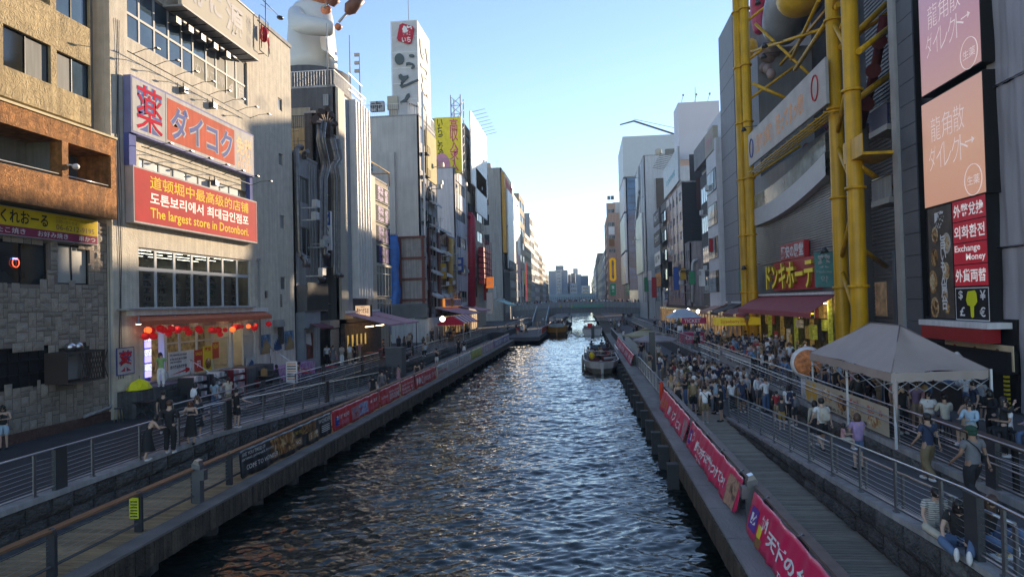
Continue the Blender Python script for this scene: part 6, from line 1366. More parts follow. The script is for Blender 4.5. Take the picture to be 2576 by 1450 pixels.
def tb(a,b_,r=.13):MB().tube([a,b_],r,8).build('brace',yel,YF)
for k in range(9):
 z_=TRZ+4.5+k*3.6;s_=1 if k%2 else-1
 tb(Vector((c1.x,c1.y,z_-s_*1.6)),Vector((c2.x,c2.y,z_+s_*1.6)));tb(Vector((c3.x,c3.y,z_-s_*1.8)),Vector((c4.x,c4.y,z_+s_*1.8)),.12)
 if k>2:tb(Vector((c1.x+.2,c1.y,z_)),Vector((c1.x+4.5,c1.y+1.0,z_+3)),.12);tb(Vector((c4.x,c4.y,z_)),Vector((c4.x+4,c4.y-2,z_+2.5)),.12)
for(pa,pb_,r_)in(((2110,10,1.2),(2000,175,-1.5),.17),((2060,0,0),(1990,150,-2),.14),((1890,130,.8),(2110,60,-2),.13),((1900,60,0),(2050,200,-3),.13),((1893,210,.8),(1985,250,-2),.15),((2160,130,1.5),(2250,60,-2),.16),((2115,120,1),(2230,10,-2),.18),((2118,280,1.2),(2240,190,-2),.15),((2165,420,1.4),(2240,470,-2),.15),((2160,620,1.4),(2230,670,-1.8),.13),((2120,60,1.2),(2075,180,0),.13)):tb(GP(*pa),GP(*pb_),r_)
for k,yy_ in enumerate((28,33.5)):MB().box(N0+1,N1-1,yy_-.1,yy_+.1,-2.5,-2.3,G).box(N0+1,N1-1,yy_-2.5,yy_-2.35,-4,-3.8,G).build('walkway_beam',yel,YF)
gy_=GP(2190,395,1.0);MB().box(gy_.x-.9,gy_.x+.9,gy_.y-1.3,gy_.y+1.3,gy_.z-.1,gy_.z+.05).box(gy_.x-.9,gy_.x-.85,gy_.y-1.3,gy_.y+1.3,gy_.z+.05,gy_.z+1.0).build('platform',yel,YF)
rdk=flat('machinery dark red',(.12,.02,.02));MB().tube([GP(2225,40,-1.5),GP(2200,180,-1.5),GP(2165,320,-1.5)],.28,8).build('hoist_rail',rdk,YF)
for k in range(3):MB().tube([GP([2212,2197,2181][k],[105,178,262][k],-1.0),GP([2212,2197,2181][k],[105,178,262][k],-1.3)],.42,12).build('pulley',rdk,YF)
t=thing('giant_figure','giant grey trousered seated figure with bare foot and yellow sash behind the yellow frame','statue',GP(1960,120,-2.5))
clg=mat('grey painted fibreglass',(.22,.23,.26),.4,var=.08,bump=0);skp=mat('dusky skin paint',(.30,.21,.19),.45,var=.06,bump=0);yfb=mat('amber fibreglass',(.62,.36,.03),.4,bump=0);rfb=mat('crimson fibreglass',(.38,.03,.09),.4,bump=0)
def gk(name,L_,m,lv=2):
 me=skin(name,[(GP(*a),r_)for a,r_ in L_],[(i,i+1)for i in range(len(L_)-1)],0,lv);me.transform(Matrix.Translation(-WO[t.name]));me.materials.append(m);link(name,me,t)
gk('trouser_leg',[((2040,-60,-3),2.8),((1990,0,-2.6),2.5),((1965,70,-2.2),1.9),((1952,112,-2.0),1.35)],clg)
gk('foot',[((1950,112,-2.0),1.1),((1928,135,-1.6),1.0),((1926,160,-1.3),(.95,.7))],skp)
for k in range(4):MB().ball(GP(1913+k*9,166+k*4+(8 if k==3 else 0),-1.1),(.42,.36,.5),10,6).build('toe',skp,t)
gk('hem',[((1912,-30,-1.6),1.0),((1908,30,-1.6),.9),((1912,88,-1.6),.6)],rfb);gk('sash',[((1893,95,-1.4),.6),((1886,125,-1.3),.9),((1880,155,-1.2),.75),((1900,165,-1.2),.5)],yfb)
MB().ball(GP(2012,-6,-.8),(1.7,1.9,1.4),16,10).build('bag',yfb,t)
rb=(G.uv(1882,350,1.9)[0],G.uv(2078,200,1.9)[0],G.uv(1882,428,1.9)[1]+.2,G.uv(1882,346,1.9)[1]+.2)
t=sign('long pale banner sign with orange outlined Japanese slogan between the yellow columns',G,rb,1.75,1.9,flat('pale frame',(.4,.4,.4)),mat('pale lilac sign film',(.44,.38,.32),.5,var=.15,scale=.8,bump=0,spec=.3),[('見ての通り、回ってまっせ!',.14,.78,.2,.75,mat('orange outline film',(.75,.28,.05),.5,bump=0))],bold=.04)
for k,(a_,c_)in enumerate(((.06,.5),(.9,.55))):MB().tube([G.P(rb[0]+(a_+.03*math.cos(q_))*(rb[1]-rb[0]),rb[2]+(c_+.28*math.sin(q_))*(rb[3]-rb[2]),1.93)for q_ in np.linspace(0,6.283,18)],.05,4,cap=False).build('swirl_motif',rt if k else blt,t)
b=MB()
for k in range(4):b.tube([G.P(rb[0],rb[2]-.5,1.2+k*.25),G.P(rb[1],rb[2]-.5,1.2+k*.25)],.05,4)
for k in range(14):u_=rb[0]+(rb[1]-rb[0])*k/13;b.tube([G.P(u_,rb[2]-.48,1.1),G.P(u_,rb[2]-.48,2.1)],.04,4)
b.build('catwalk_grating',yel,t)
b=MB()
for k in range(10):u_=N0+1+k*(N1-N0-2)/9;b.tube([G.P(u_,zsh1+3.2,-.5),G.P(u_,zsh1+5.2,-.5)],.03,4).tube([G.P(u_,zsh1+3.8,-.5),G.P(u_+1.5,zsh1+4.6,-.2)],.03,4)
b.tube([G.P(N0+1,zsh1+3.3,-.5),G.P(N1-1,zsh1+4.2,-.5)],.03,4).tube([G.P(N0+1,zsh1+4.3,-.5),G.P(N1-1,zsh1+5.0,-.5)],.03,4);o=b.build('service_scaffold',alu);tag(o,'thin service scaffold above the curved balcony','scaffold')
rr3=gr(1962,625,655,2022,.5);zq0,zq1=G.uv(1962,657,.5)[1],G.uv(1962,618,.5)[1]
rdm=flat('sign red',(.42,.02,.03),.4)
t=sign('small red and white raised sign above the big yellow lettering',G,(rr3[0],rr3[1],zq0,zq1),.1,.45,rdm,None,[('驚安の殿堂',.03,.97,.1,.9,white)],bold=.03)
t=thing('store_lettering','huge raised yellow katakana lettering on a red board over the store awning','sign',GP(1975,700,.5))
q0_,q1_=G.uv(1920,700,.9)[0],G.uv(2036,700,.9)[0];v0_,v1_=G.uv(1920,729,.9)[1],G.uv(1920,669,.9)[1]
MB().box(q0_-.5,q1_+2.5,v0_-.4,v1_+.1,.0,.15,G).build('grey_board',mat('dull grey sign board',(.09,.10,.11),.5,bump=.01),t);MB().box(q0_+1.5,q1_+.35,v0_-.1,v1_+.15,.16,.45,G).build('red_board',rdm,t)
yg=mat('glossy yellow acrylic',(.72,.60,.02),.3,var=.05,bump=0,emit=.05)
vs2,fs2,sz2=text_mesh('ドンキホーテ',.022,False);mb_=MB();n_=len(vs2)
f_=[G.P(q0_+(q1_-q0_)*a,v0_+(v1_-v0_)*b_,.68)for a,b_ in vs2];k_=[G.P(q0_+(q1_-q0_)*a,v0_+(v1_-v0_)*b_,.45)for a,b_ in vs2]
mb_.add(f_+k_,[tuple(x)for x in fs2]);ed={}
for fc_ in fs2:
 for i in range(len(fc_)):
  e=(fc_[i],fc_[(i+1)%len(fc_)]);ed[e]=1
mb_.f+=[[e[0],e[1],e[1]+n_,e[0]+n_]for e in ed if(e[1],e[0])not in ed];mb_.m+=[1]*(len(mb_.f)-len(mb_.m));mb_.sm+=[False]*(len(mb_.f)-len(mb_.sm));mb_.build('raised_letters',[yg,mat('shaded letter side',(.32,.2,.01),.5,bump=0)],t)  # letter sides coloured darker so they read as shaded against the fronts
for k in range(3):MB().box(q0_-.45,q0_+1.2,v0_+.9+k*.35,v0_+1.0+k*.35,.16,.2,G).build('orange_stripe',ort,t)
for k,(pa,pb_,yt_,yb_,lb)in enumerate(((2050,2098,634,722,'large teal hanging flag with white medicine character right of the yellow lettering'),(1858,1890,680,736,'small teal hanging flag with white medicine character left of the store'))):
 fc_=FC(GP((pa+pb_)/2,700,.9).y);e0,e1,e2,e3=fc_.uv(pa,700)[0],fc_.uv(pb_,700)[0],fc_.uv(pa,yb_)[1],fc_.uv(pa,yt_)[1]
 t=thing('hanging_flag',lb,'flag',fc_.P(e0,e2,0));MB().box(e0,e1,e2,e3,-.01,.02,fc_).build('cloth',mat('teal cloth',(.09,.28,.27),.7,var=.15,scale=2,bump=.1),t)
 text('薬',fc_,e0+.15*(e1-e0),e1-.15*(e1-e0),e2+.55*(e3-e2),e2+.93*(e3-e2),.03,MATS['white sign film'],t,bold=.04,fit=True);text('Medicine',fc_,e0+.1*(e1-e0),e1-.1*(e1-e0),e2+.4*(e3-e2),e2+.48*(e3-e2),.03,MATS['white sign film'],t,fit=True);text('약',fc_,e0+.3*(e1-e0),e1-.3*(e1-e0),e2+.12*(e3-e2),e2+.32*(e3-e2),.03,MATS['white sign film'],t,fit=True)
for k,(px,py)in enumerate(((2072,622),(1870,668),(1905,-0),(1922,108),(1920,135),(1870,320))):
 p_=GP(px,py,1.6);o=MB().tube([p_,p_+Vector((.05,0,-.35))],[.12,.26],10).tube([p_,p_+Vector((1.5,.1,.1))],.03,5).build('spotlight',dsteel);tag(o,['spotlight on an arm above the large teal flag','spotlight above the small teal flag','spotlight at the top left of the yellow frame','upper spotlight aimed at the giant foot','lower spotlight aimed at the giant foot','spotlight on the far yellow column'][k],'spotlight')
zab=G.uv(2105,741,.2)[1];za0=G.uv(1852,776,3.0)[1]
awn=mat('dark rose canvas',(.36,.065,.075),.7,var=.1,scale=2,bump=.04)
awning('large dark rose awning across the discount store front',G,N0-.2,N1-.3,zab,TRZ+3.55,3.0,awn,fu0=G.uv(1856,776,3)[0]+.1,fu1=G.uv(2022,785,3.0)[0]+1.2,valance=.3)
MB().box(N0,N1,TRZ,zab-.1,-.1,.05,G).build('shopfront',mat('yellow black shop clutter',(.10,.08,.02),.6,var=1,scale=2.5,bump=0),Dn)
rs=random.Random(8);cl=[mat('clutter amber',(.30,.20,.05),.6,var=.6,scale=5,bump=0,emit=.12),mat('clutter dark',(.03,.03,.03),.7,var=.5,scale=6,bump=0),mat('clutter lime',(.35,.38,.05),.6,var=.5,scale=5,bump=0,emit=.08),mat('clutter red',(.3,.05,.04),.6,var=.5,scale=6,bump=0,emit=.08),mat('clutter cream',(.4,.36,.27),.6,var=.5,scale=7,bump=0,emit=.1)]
for k in range(34):
 u_=N0+.3+rs.random()*(N1-N0-1.5);v_=TRZ+rs.choice([.1,.8,1.5,2.2,3.0]);MB().box(u_,u_+rs.uniform(.4,1.2),v_,v_+rs.uniform(.5,1.3),.06,.1+rs.random()*.3,G).build('poster_board',rs.choice(cl),Dn)
for k in range(6):MB().box(N0+1+k*(N1-N0-2)/5-.12,N0+1+k*(N1-N0-2)/5+.12,TRZ,zab-.2,.1,.35,G).build('banner_pillar',cl[2 if k%2 else 0],Dn)
o=MB().box(N1-1.4,N1-.4,zab-.55,zab-.5,.6,1.1,G).build('tube_lamp',flat('white tube',(1,1,.92),emit=8));tag(o,'bright white tube lamp at the near end of the store awning','lamp')
fs3=FC(GP(2030,790,1.2).y);sign('small black sign with yellow katakana hanging under the rose awning',fs3,(fs3.uv(2008,790)[0],fs3.uv(2048,790)[0],fs3.uv(2030,802)[1],fs3.uv(2030,776)[1]),-.2,0,black,None,[('ドンキホー',.03,.97,.1,.9,flat('lit yellow letters',(.9,.62,.03),emit=.7))],bold=.04)
# - grey column wall left of the store
T_=thing('grey_slab_tower','plain grey slab tower left of the yellow frame','building',GP(1850,700));g0_,g1_=G.uv(1832,700)[0],G.uv(1868,700)[0];gs=mat('grey slab cladding',(.22,.22,.235),.6,var=.05,bump=.01,streak=.1)
MB().box(g0_,g1_,TRZ,36,-9,.3,G).box(g1_,N0,TRZ,30,-9,-.6,G).build('wall',gs,T_)
for k in range(12):MB().box(g0_-.01,g1_+.01,TRZ+2.5*k+2.4,TRZ+2.5*k+2.45,.3,.31,G).build('joint',black,T_)
# - black and white strip window building
blk=mat('black ribbed cladding',(.02,.021,.026),.6,bump=.3,bscale=25,stretch=(8,8,.1));whb=mat('white band cladding',(.58,.58,.61),.55,var=.05,bump=.01,streak=.1)
T13,f13,a13,b13,z13,c13,y13,y13b=tower('five storey building, half black and half white, with bright strip windows',XR,1,1775,1832,(1800,400),10,whb,z0=TRZ)
am=G.uv(1801,600)[0]
MB().box(XR+.8,XR+9.5,y13+.3,y13b-.3,z13+.18,29.3).build('shade_penthouse',whb,T13)  # rooftop mass added to cast shade on the stone building across the canal
MB().box(a13,am,TRZ+3.5,z13-.5,.02,.25,G).build('black_half',blk,T13);MB().box(am,b13,TRZ+3.5,z13+1.5,.02,.9,G).build('white_half',whb,T13)
skyg=mat('sky reflecting glass',(.20,.24,.27),.05,var=.5,scale=.6,bump=0,spec=1,rand=.3)
for k in range(4):
 za_=TRZ+5.2+k*3.9;win(T13,FR_(XR-.27),(a13+.6,am-.5,za_,za_+2.1),5,1,wfr,skyg,d=.0);win(T13,FR_(XR-.95),(am+.3,b13-1.7,za_,za_+2.5),5,1,alu,skyg,d=.0,ysplit=[.35]);win(T13,FR_(XR-.95),(b13-1.6,b13-.2,za_,za_+2.5),2,1,bfr,glassd,d=.0)
for k,(lb,ua_,ub_,mm)in enumerate((('weathered grey rooftop sign, farther half of two',a13,am,conc),('cream rooftop sign with faded pink lettering, nearer half of two',am,b13-1,cream))):sign(lb,G,(ua_,ub_,z13+.3,z13+3.1),.4,1.0,mm,None,[('八光' if k==0 else 'イオホール',.1,.9,.2,.8,greyt if k==0 else pinkt)])
sign('narrow white rooftop sign with faint numbers',FC(y13),(XR+1,XR+3.3,z13+2,z13+5.4),0,.3,white,None,[('93',.2,.8,.2,.4,pinkt)])
for k in range(3):o=MB().lathe((XR+.2+k*.5,y13+1,z13+3),[(.16,0),(.16,1.6)],8).build('cell_antenna',[facew,white,facew][k]);tag(o,'cylindrical phone antenna on the strip window building, '+['left','middle','right'][k],'antenna','phone antennas on the roof')
# - low pinkish building with pipes
T14,f14,a14,b14,z14,c14,y14,y14b=tower('low pinkish grey building with white pipes and a small balcony',XR,1,1727,1739,(1739,607),9,mat('pinkish concrete',(.40,.34,.335),.8,var=.1,bump=.05,streak=.25),z0=TRZ,cols=2,rows=3,fm=bfr,gm=glassd)
PC_=lambda x,y:FC(y14-.3).P(*FC(y14-.3).uv(x,y),0)
duct('white pipe with an elbow down the pinkish building',[PC_(1742,760),PC_(1742,662),PC_(1746,655),PC_(1755,653)],.22,offw);duct('straight white pipe on the near corner of the pinkish building',[PC_(1771,700),PC_(1771,612)],.12,offw)
t=thing('balcony_plant','small rounded metal balcony with satellite dish on the pinkish building','balcony',GP(1765,680,.5));MB().box(b14-3,b14-.3,z14-4.4,z14-4.2,.0,1.4,G).build('floor',dsteel,t);roof_rail(t,[G.P(b14-3,z14-4.2,1.35),G.P(b14-.3,z14-4.2,1.35)],.9,.2,dsteel,'railing');MB().lathe(G.P(b14-2.3,z14-3.2,1.2),[(.05,0),(.35,.1),(.4,.16)],12).build('satellite_dish',white,t)
o=MB().box(22,32,93,125,TRZ,30).build('shade_block',conc);tag(o,'added unseen block behind the low pinkish building, shading the drugstore across the canal','building')  # added out of view behind the front row to shade the drugstore
# - mural building
mur=foodmat('graffiti mural',(.04,.10,.26),(.40,.16,.18),(.45,.40,.12),1.1)
T15,f15,a15,b15,z15,c15,y15,y15b=tower('building covered with colourful murals and bright small windows',XR,1,1683,1723,(1723,448),9,mur,z0=TRZ,cols=5,rows=6,fw_=.5,fh=.42,fm=wfr,gm=skyg,nx=1)
MB().box(XR+.05,XR+9,y15-.25,y15-.02,TRZ,z15-.1).build('black_side',mat('black side cladding',(.02,.02,.024),.6,bump=.03),T15)
MB().box(c15.uv(1737,0)[0],c15.uv(1777,0)[0],y15-.5,y15-.26,c15.uv(1750,526)[1],c15.uv(1750,447)[1]).build('brown_box',mat('dark maroon cladding',(.07,.03,.03),.6,bump=.02),T15)
sign('tall pale rooftop banner with teal lettering on the mural building',G,(a15,b15-.5,z15+.3,z15+6),.1,.4,alu,foodmat('pale collage film',(.3,.4,.42),(.45,.42,.38),(.5,.5,.48),.6),[('comet',.2,.8,.3,.5,flat('teal print',(.05,.35,.4)))])
for k in range(9):o=MB().tube([G.P(a15+.5+k*1.6,z15+6,.2),G.P(a15+.2+k*1.6,z15+6.6,2.4)],.05,4).build('billboard_lamp',dsteel);tag(o,'thin lamp arm over the pale rooftop banner, '+['first','second','third','fourth','fifth','sixth','seventh','eighth','ninth'][k]+' from the far end','lamp arm','lamp arms of the pale rooftop banner')
b=MB();bw0,bw1=c15.uv(1722,0)[0],c15.uv(1777,0)[0];zw=c15.uv(1750,388)[1]
for k in range(22):b.box(bw0+(bw1-bw0)*k/22,bw0+(bw1-bw0)*(k+.55)/22,y15-.1,y15,z15+.2,zw)
b.box(bw0,bw1,y15-.12,y15+.05,zw-.2,zw).box(bw0,bw1,y15+.01,y15+.05,z15+.2,zw);o=b.build('slatted_screen',dsteel);tag(o,'dark slatted roof screen below the blank white billboard','screen');
fwb=FC(y15+6);r=(fwb.uv(1698,0)[0],fwb.uv(1801,0)[0],fwb.uv(1750,400)[1],fwb.uv(1750,256)[1])
lil=mat('blank lilac white film',(.62,.59,.62),.5,var=.03,scale=.3,bump=0)
t=thing('blank_billboard','huge blank pale lilac billboard box on the roof, against the sky','billboard',fwb.P(r[0],r[2],0));MB().box(r[0],r[1],r[2],r[3],-6,0,fwb).build('billboard_box',lil,t)
for k in range(5):MB().tube([fwb.P(r[0]+.6+k*2.2,r[3],-.5),fwb.P(r[0]+.8+k*2.2,r[3]+1.0,.9)],.04,4).ball(fwb.P(r[0]+.8+k*2.2,r[3]+1.0,.9),.2,8,5).build('lamp',alu,t)
MB().tube([fwb.P((r[0]+r[1])/2,r[3],-3),fwb.P((r[0]+r[1])/2,r[3]+3.4,-3)],.05,4).build('antenna_rod',alu,t)
# - cluster of small fronts, 1640-1683
yb0=y15b
for k,(pa,pb_,yt_,mm,lb)in enumerate(((1664,1683,520,mat('charcoal front',(.07,.07,.08),.6,bump=.02),'narrow charcoal building hung with square lightboxes'),(1648,1664,645,conc,'narrow grey building between the charcoal one and the poster building'))):
 tt=tower(lb,XR-.3*k,1,pa,pb_,(pa,yt_),9,mm,z0=TRZ,cols=1,rows=5,fm=bfr,gm=skyg);FK=FC(tt[6]-.25)
 if k==0:
  for j in range(4):sign(['peach square lightbox, lowest on the charcoal building','white square lightbox, second on the charcoal building','black lightbox with white letters on the charcoal building','grey lightbox, topmost on the charcoal building'][j],FR_(XR-1),(tt[2]+1,tt[3]-1,TRZ+7+j*4.2,TRZ+9.8+j*4.2),.0,.3,dsteel,[ort,white,black,greyp][j],[(['おでん','居酒屋','カラオケ','喫茶'][j],.15,.85,.25,.75,[brt,bt,wt,wt][j])])
sign('tall white projecting sign with blue brush characters and a red stamp',FC(GP(1665,720,1).y),(FC(GP(1665,720,1).y).uv(1646,0)[0],FC(GP(1665,720,1).y).uv(1663,0)[0],FC(GP(1665,720,1).y).uv(1655,772)[1],FC(GP(1665,720,1).y).uv(1655,731)[1]),-.3,0,white,None,[('志だり屋',.25,.8,.38,.96,blt,1),('酒場',.2,.8,.08,.28,rt)],bold=.03)
XF=14.0;GF=FR_(XF)
T16,f16,a16,b16,z16,c16,y16,y16b=tower('pale slanted front building with a very tall pale billboard and a film poster',XF,1,1606,1629,(1628,370),14,mat('pale metal cladding',(.46,.48,.50),.5,.2,var=.05,bump=.01,streak=.1),z0=TRZ)
sign('very tall pale yellow green billboard on the slanted building',GF,(a16+1,b16-6,TRZ+11,z16-12),.1,.35,white,mat('pale green film',(.42,.46,.36),.4,var=.12,scale=.2,bump=0))
MB().prism([(a16,z16-14),(a16+16,z16-.2),(a16+16,z16-6)],.02,.5,GF).build('slanted_frame',MATS['pale metal cladding'],T16)
fp=FC(y16-.6);r=(fp.uv(1636,0)[0],fp.uv(1690,0)[0],fp.uv(1660,532)[1],fp.uv(1660,447)[1])
t=sign('dark film poster billboard with a half lit face and the letters CINE',fp,r,-.4,0,white,mat('dark poster print',(.06,.045,.04),.4,var=.4,scale=.4,bump=0),[('CINE',.3,1.0,.04,.22,mat('grey metal print',(.4,.45,.5),.4,bump=0))],bold=.05)
MB().prism([(r[0]+(r[1]-r[0])*a_,r[2]+(r[3]-r[2])*b_)for a_,b_ in((.42,.62),(.5,.42),(.6,.36),(.68,.45),(.7,.6),(.6,.7),(.5,.7))],.009,.02,fp).build('face_print',mat('face print',(.42,.22,.13),.5,var=.4,scale=1,bump=0),t)
T17,f17,a17,b17,z17,c17,y17,y17b=tower('blue glass tower with a pale box top beyond the bridge',XF,1,1570,1583,(1582,424),17,mat('deep blue curtain glass',(.02,.06,.15),.1,var=.5,scale=.25,bump=0,spec=.8),z0=TRZ)
for k in range(22):MB().box(XF,XF+16,y17-.1,y17,TRZ+8+k*2.3,TRZ+8.15+k*2.3).build('floor_line',dsteel,T17)
zt17=c17.uv(1640,341)[1];MB().box(XF-.8,XF+24,y17-.5,y17b,z17+.2,zt17).build('box_top',mat('pale blue grey cladding',(.46,.52,.56),.5,var=.04,bump=.01),T17)
ledm=foodmat('blurred led print',(.05,.25,.3),(.4,.15,.1),(.15,.25,.4),.12)
for k,(za_,zb_,mm,lb)in enumerate(((.05,.33,ledm,'lower colour striped LED screen on the blue glass tower'),(.35,.68,mat('pale green film'),'pale blank middle panel on the blue glass tower'),(.70,.99,ledm,'upper colour striped LED screen on the blue glass tower'))):sign(lb,GF,(a17+1,b17-1,TRZ+8+(z17-TRZ-8)*za_,TRZ+8+(z17-TRZ-8)*zb_),.1,.8,white,mm)
MB().box(XF+.1,XF+13,y17-.6,y17-.2,TRZ+2,TRZ+7.5).build('lit_cafe_window',mat('warm cafe window',(.4,.36,.28),.2,var=.5,scale=.3,bump=0,emit=.15),T17)
o=MB().tube([(XF+16,y17,zt17),(XF+3,y17,zt17+5),(XF-1.5,y17,zt17+4)],[.3,.3,.2],6).tube([(XF+3,y17,zt17+5.6),(XF+20,y17,zt17+1)],.08,4).build('rooftop_crane',dsteel);tag(o,'low cranked crane arm on the pale box top','crane')
# - beyond the bridge, right
XQ=9.5;GQ=FR_(XQ)
brn=mat('brown tile facade',(.46,.30,.23),.75,var=.08,bump=.02,streak=.15)
T18,f18,a18,b18,z18,c18,y18,y18b=tower('brown tiled building with the yellow chain sign beyond the bridge',XQ,1,1525,1534,(1530,530),7,brn,z0=DK,cols=5,rows=10)
fy2=FC(y18-.5);qx=lambda px:fy2.uv(px,700)[0];qz=lambda py:fy2.uv(1540,py)[1]
MB().box(qx(1530),qx(1552),y18-.3,y18-.05,DK,qz(510)).build('front_wall',brn,T18)
for k in range(4):sign(['green pharmacy sign low on the brown building','blank panel above the yellow chain','round white clock sign','pale upper panel of the brown building'][k],fy2,(qx(1534),qx(1549),qz([742,655,620,590][k]),qz([712,640,600,570][k])),0,.3,white,[gt,brn,brt,white][k],[('薬',.25,.75,.3,.8,wt)]if k==0 else())
t=thing('chain_sign','yellow illuminated oval chain shaped wheel sign on the brown building','wheel',(qx(1542),y18-.8,qz(680)));ch=flat('chain yellow',(.65,.4,.01),emit=.15);cx_,cz_=qx(1542),(qz(705)+qz(650))/2;hh_=(qz(650)-qz(705))/2;ww_=(qx(1549)-qx(1535))/2
for r_ in(1,.6):
 pts=[(cx_+ww_*r_*math.cos(q_),y18-.8,cz_+(hh_-ww_)*(1 if math.sin(q_)>0 else-1)+ww_*r_*math.sin(q_))for q_ in np.linspace(.01,6.29,25)];MB().tube(pts,.22,5,cap=False).build('chain_loop',ch,t)
for k in range(26):q_=k/26*6.283;MB().box(cx_+ww_*1.1*math.cos(q_)-.2,cx_+ww_*1.1*math.cos(q_)+.2,y18-1,y18-.7,cz_+(hh_-ww_)*(1 if math.sin(q_)>0 else-1)+ww_*1.1*math.sin(q_)-.2,cz_+(hh_-ww_)*(1 if math.sin(q_)>0 else-1)+ww_*1.1*math.sin(q_)+.2).build('gondola',ch,t)
o=MB().box(XQ+2.6,XQ+17,y18+8,y18+20,DK,FC(y18+8).uv(1560,508)[1]).build('building',MATS['pale metal cladding']);tag(o,'pale grey metal clad building between the brown one and the blue tower','building')
specs=[(1514,1525,620,'grey building left of the brown one beyond the bridge',conc),(1506,1514,640,'slim beige building far along the right bank',beige),(1500,1506,625,'slim dark building far along the right bank',dgrey),(1494,1500,655,'pale building near the right vanishing point',offw),(1488,1494,690,'smallest building at the right end of the canal',beige)]
for pa,pb_,yt_,lb,mm in specs:
 tt=tower(lb,XQ-.3,1,pa,pb_,(pb_,yt_),12,mm,z0=DK,cols=4,rows=6,v0=DK,scols=2,srows=6)
 # - beyond the bridge, left
XL2=-20.5
specs=[(1290,1311,487,'white building with tall blank panels just past the bridge',offw,2),(1311,1324,497,'beige building with a pale green rooftop board past the bridge',beige,2),(1324,1337,590,'tan gridded glass building past the bridge',mat('tan grid',(.33,.27,.16),.6,bump=.01),5),(1337,1347,545,'grey blue slab with antennas past the bridge',mat('grey blue slab',(.30,.35,.38),.6,bump=.01),3),(1347,1358,600,'pale sunlit building with balconies on the far left bank',offw,4),(1358,1366,640,'ochre lit building on the far left bank',beige,4),(1366,1374,655,'white building on the far left bank',offw,3),(1374,1381,690,'last sunlit building on the far left bank',beige,3)]
for pa,pb_,yt_,lb,mm,cc in specs:tower(lb,XL2,-1,pa,pb_,(pa,yt_),12,mm,z0=DK,cols=cc,rows=9,v0=DK,scols=2 if pa in(1311,1337,1358)else 0,srows=6)
F20=FL(XL2)
for k,(pa,pb_,ya,yb_,mm,lb)in enumerate(((1291,1301,600,500,MATS['blank white film'],'tall blank white panel past the bridge'),(1301,1309,640,520,white,'second tall white panel past the bridge'),(1303,1309,712,640,flat('pink panel',(.5,.25,.3)),'pink advertising panel low past the bridge'),(1316,1321,745,680,flat('yellow panel',(.6,.4,.05)),'yellow advertising panel past the bridge'),(1323,1326,757,660,flat('scarlet panel',(.75,.04,.02),emit=.3),'tall narrow scarlet lit panel past the bridge'),(1317,1321,745,715,flat('violet panel',(.2,.12,.4)),'violet advertising panel past the bridge'))):
 r=F20.rect(pa,yb_,ya,pb_,.5);sign(lb,F20,r,.1,.6,white,mm,group='advertising panels past the bridge')
 # - skyline
def sky_block(pa,pb_,yt_,Y,mm,lb,rows=0,cols=0,dp=30):
 fc_=FC(Y);x0,x1=fc_.uv(pa,700)[0],fc_.uv(pb_,700)[0];zt_=fc_.uv(pa,yt_)[1];t=thing('apartment_building',lb,'building',(x0,Y,1.5));H=grid_rects(x0+.5,x1-.5,6,zt_-1,cols,rows,.8,.5)if rows else[]
 facade(t,fc_,x0,x1,1.4,zt_,H,mm,.5,name='front_wall');MB().box(x0,x1,Y+.52,Y+dp,1.4,zt_).build('wall_core',mm,t)
 for h in H:win(t,fc_,h,1,1,offw,[glassd,glassc][len(H)%2],d=.4,fw=.2)
hz1=mat('blue grey block',(.22,.26,.31),.7,bump=0);hz2=mat('light grey block',(.38,.40,.42),.7,bump=0);hz3=mat('brown grey block',(.27,.23,.21),.7,bump=0);hz4=mat('deep blue block',(.10,.15,.2),.6,bump=0)
for a_ in((1380,1398,681,700,hz1,'grey apartment slab left of the stair tower on the skyline',0,0),(1398,1413,678,699,hz2,'apartment slab with white balcony bands on the skyline',10,1),(1413,1428,679,701,hz1,'plain grey slab right of the balcony bands on the skyline',0,0),(1398,1418,668,715,hz4,'blue rooftop sign block above the skyline apartment',0,0),(1428,1436,690,720,hz1,'stepped side of the grey skyline apartment',6,1),(1436,1447,687,740,hz3,'brown slab on the skyline',8,2),(1442,1454,675,900,hz2,'pale blue glass tower far behind on the skyline',0,0),(1447,1462,690,860,hz1,'dark stepped tower on the skyline',0,0),(1434,1452,712,690,hz2,'low cream block in front on the skyline',4,3),(1461,1480,693,800,hz4,'dark blue slab at the right of the skyline',0,0),(1462,1484,718,690,offw,'low white striped block at the right of the skyline',4,1)):sky_block(*a_)
eb=thing('elevated_road','pale green grey elevated road crossing the far end of the canal','viaduct',(0,640,5));fe=FC(640);MB().box(fe.uv(1378,0)[0]-40,fe.uv(1490,0)[0]+60,fe.uv(1430,755)[1],fe.uv(1430,738)[1],-8,0,fe).build('road_deck',mat('pale green grey steel',(.26,.33,.35),.6,bump=0),eb)
for k in range(26):x_=-36+k*2;MB().box(x_,x_+.9,fe.uv(1430,752)[1],fe.uv(1430,746)[1],.0,.2,fe).build('slot',hz4,eb)
MB().box(-60,-52,640,648,0,8).box(-5,2,644,648,0,8).box(30,38,640,648,0,8).build('pier',hz1,eb)
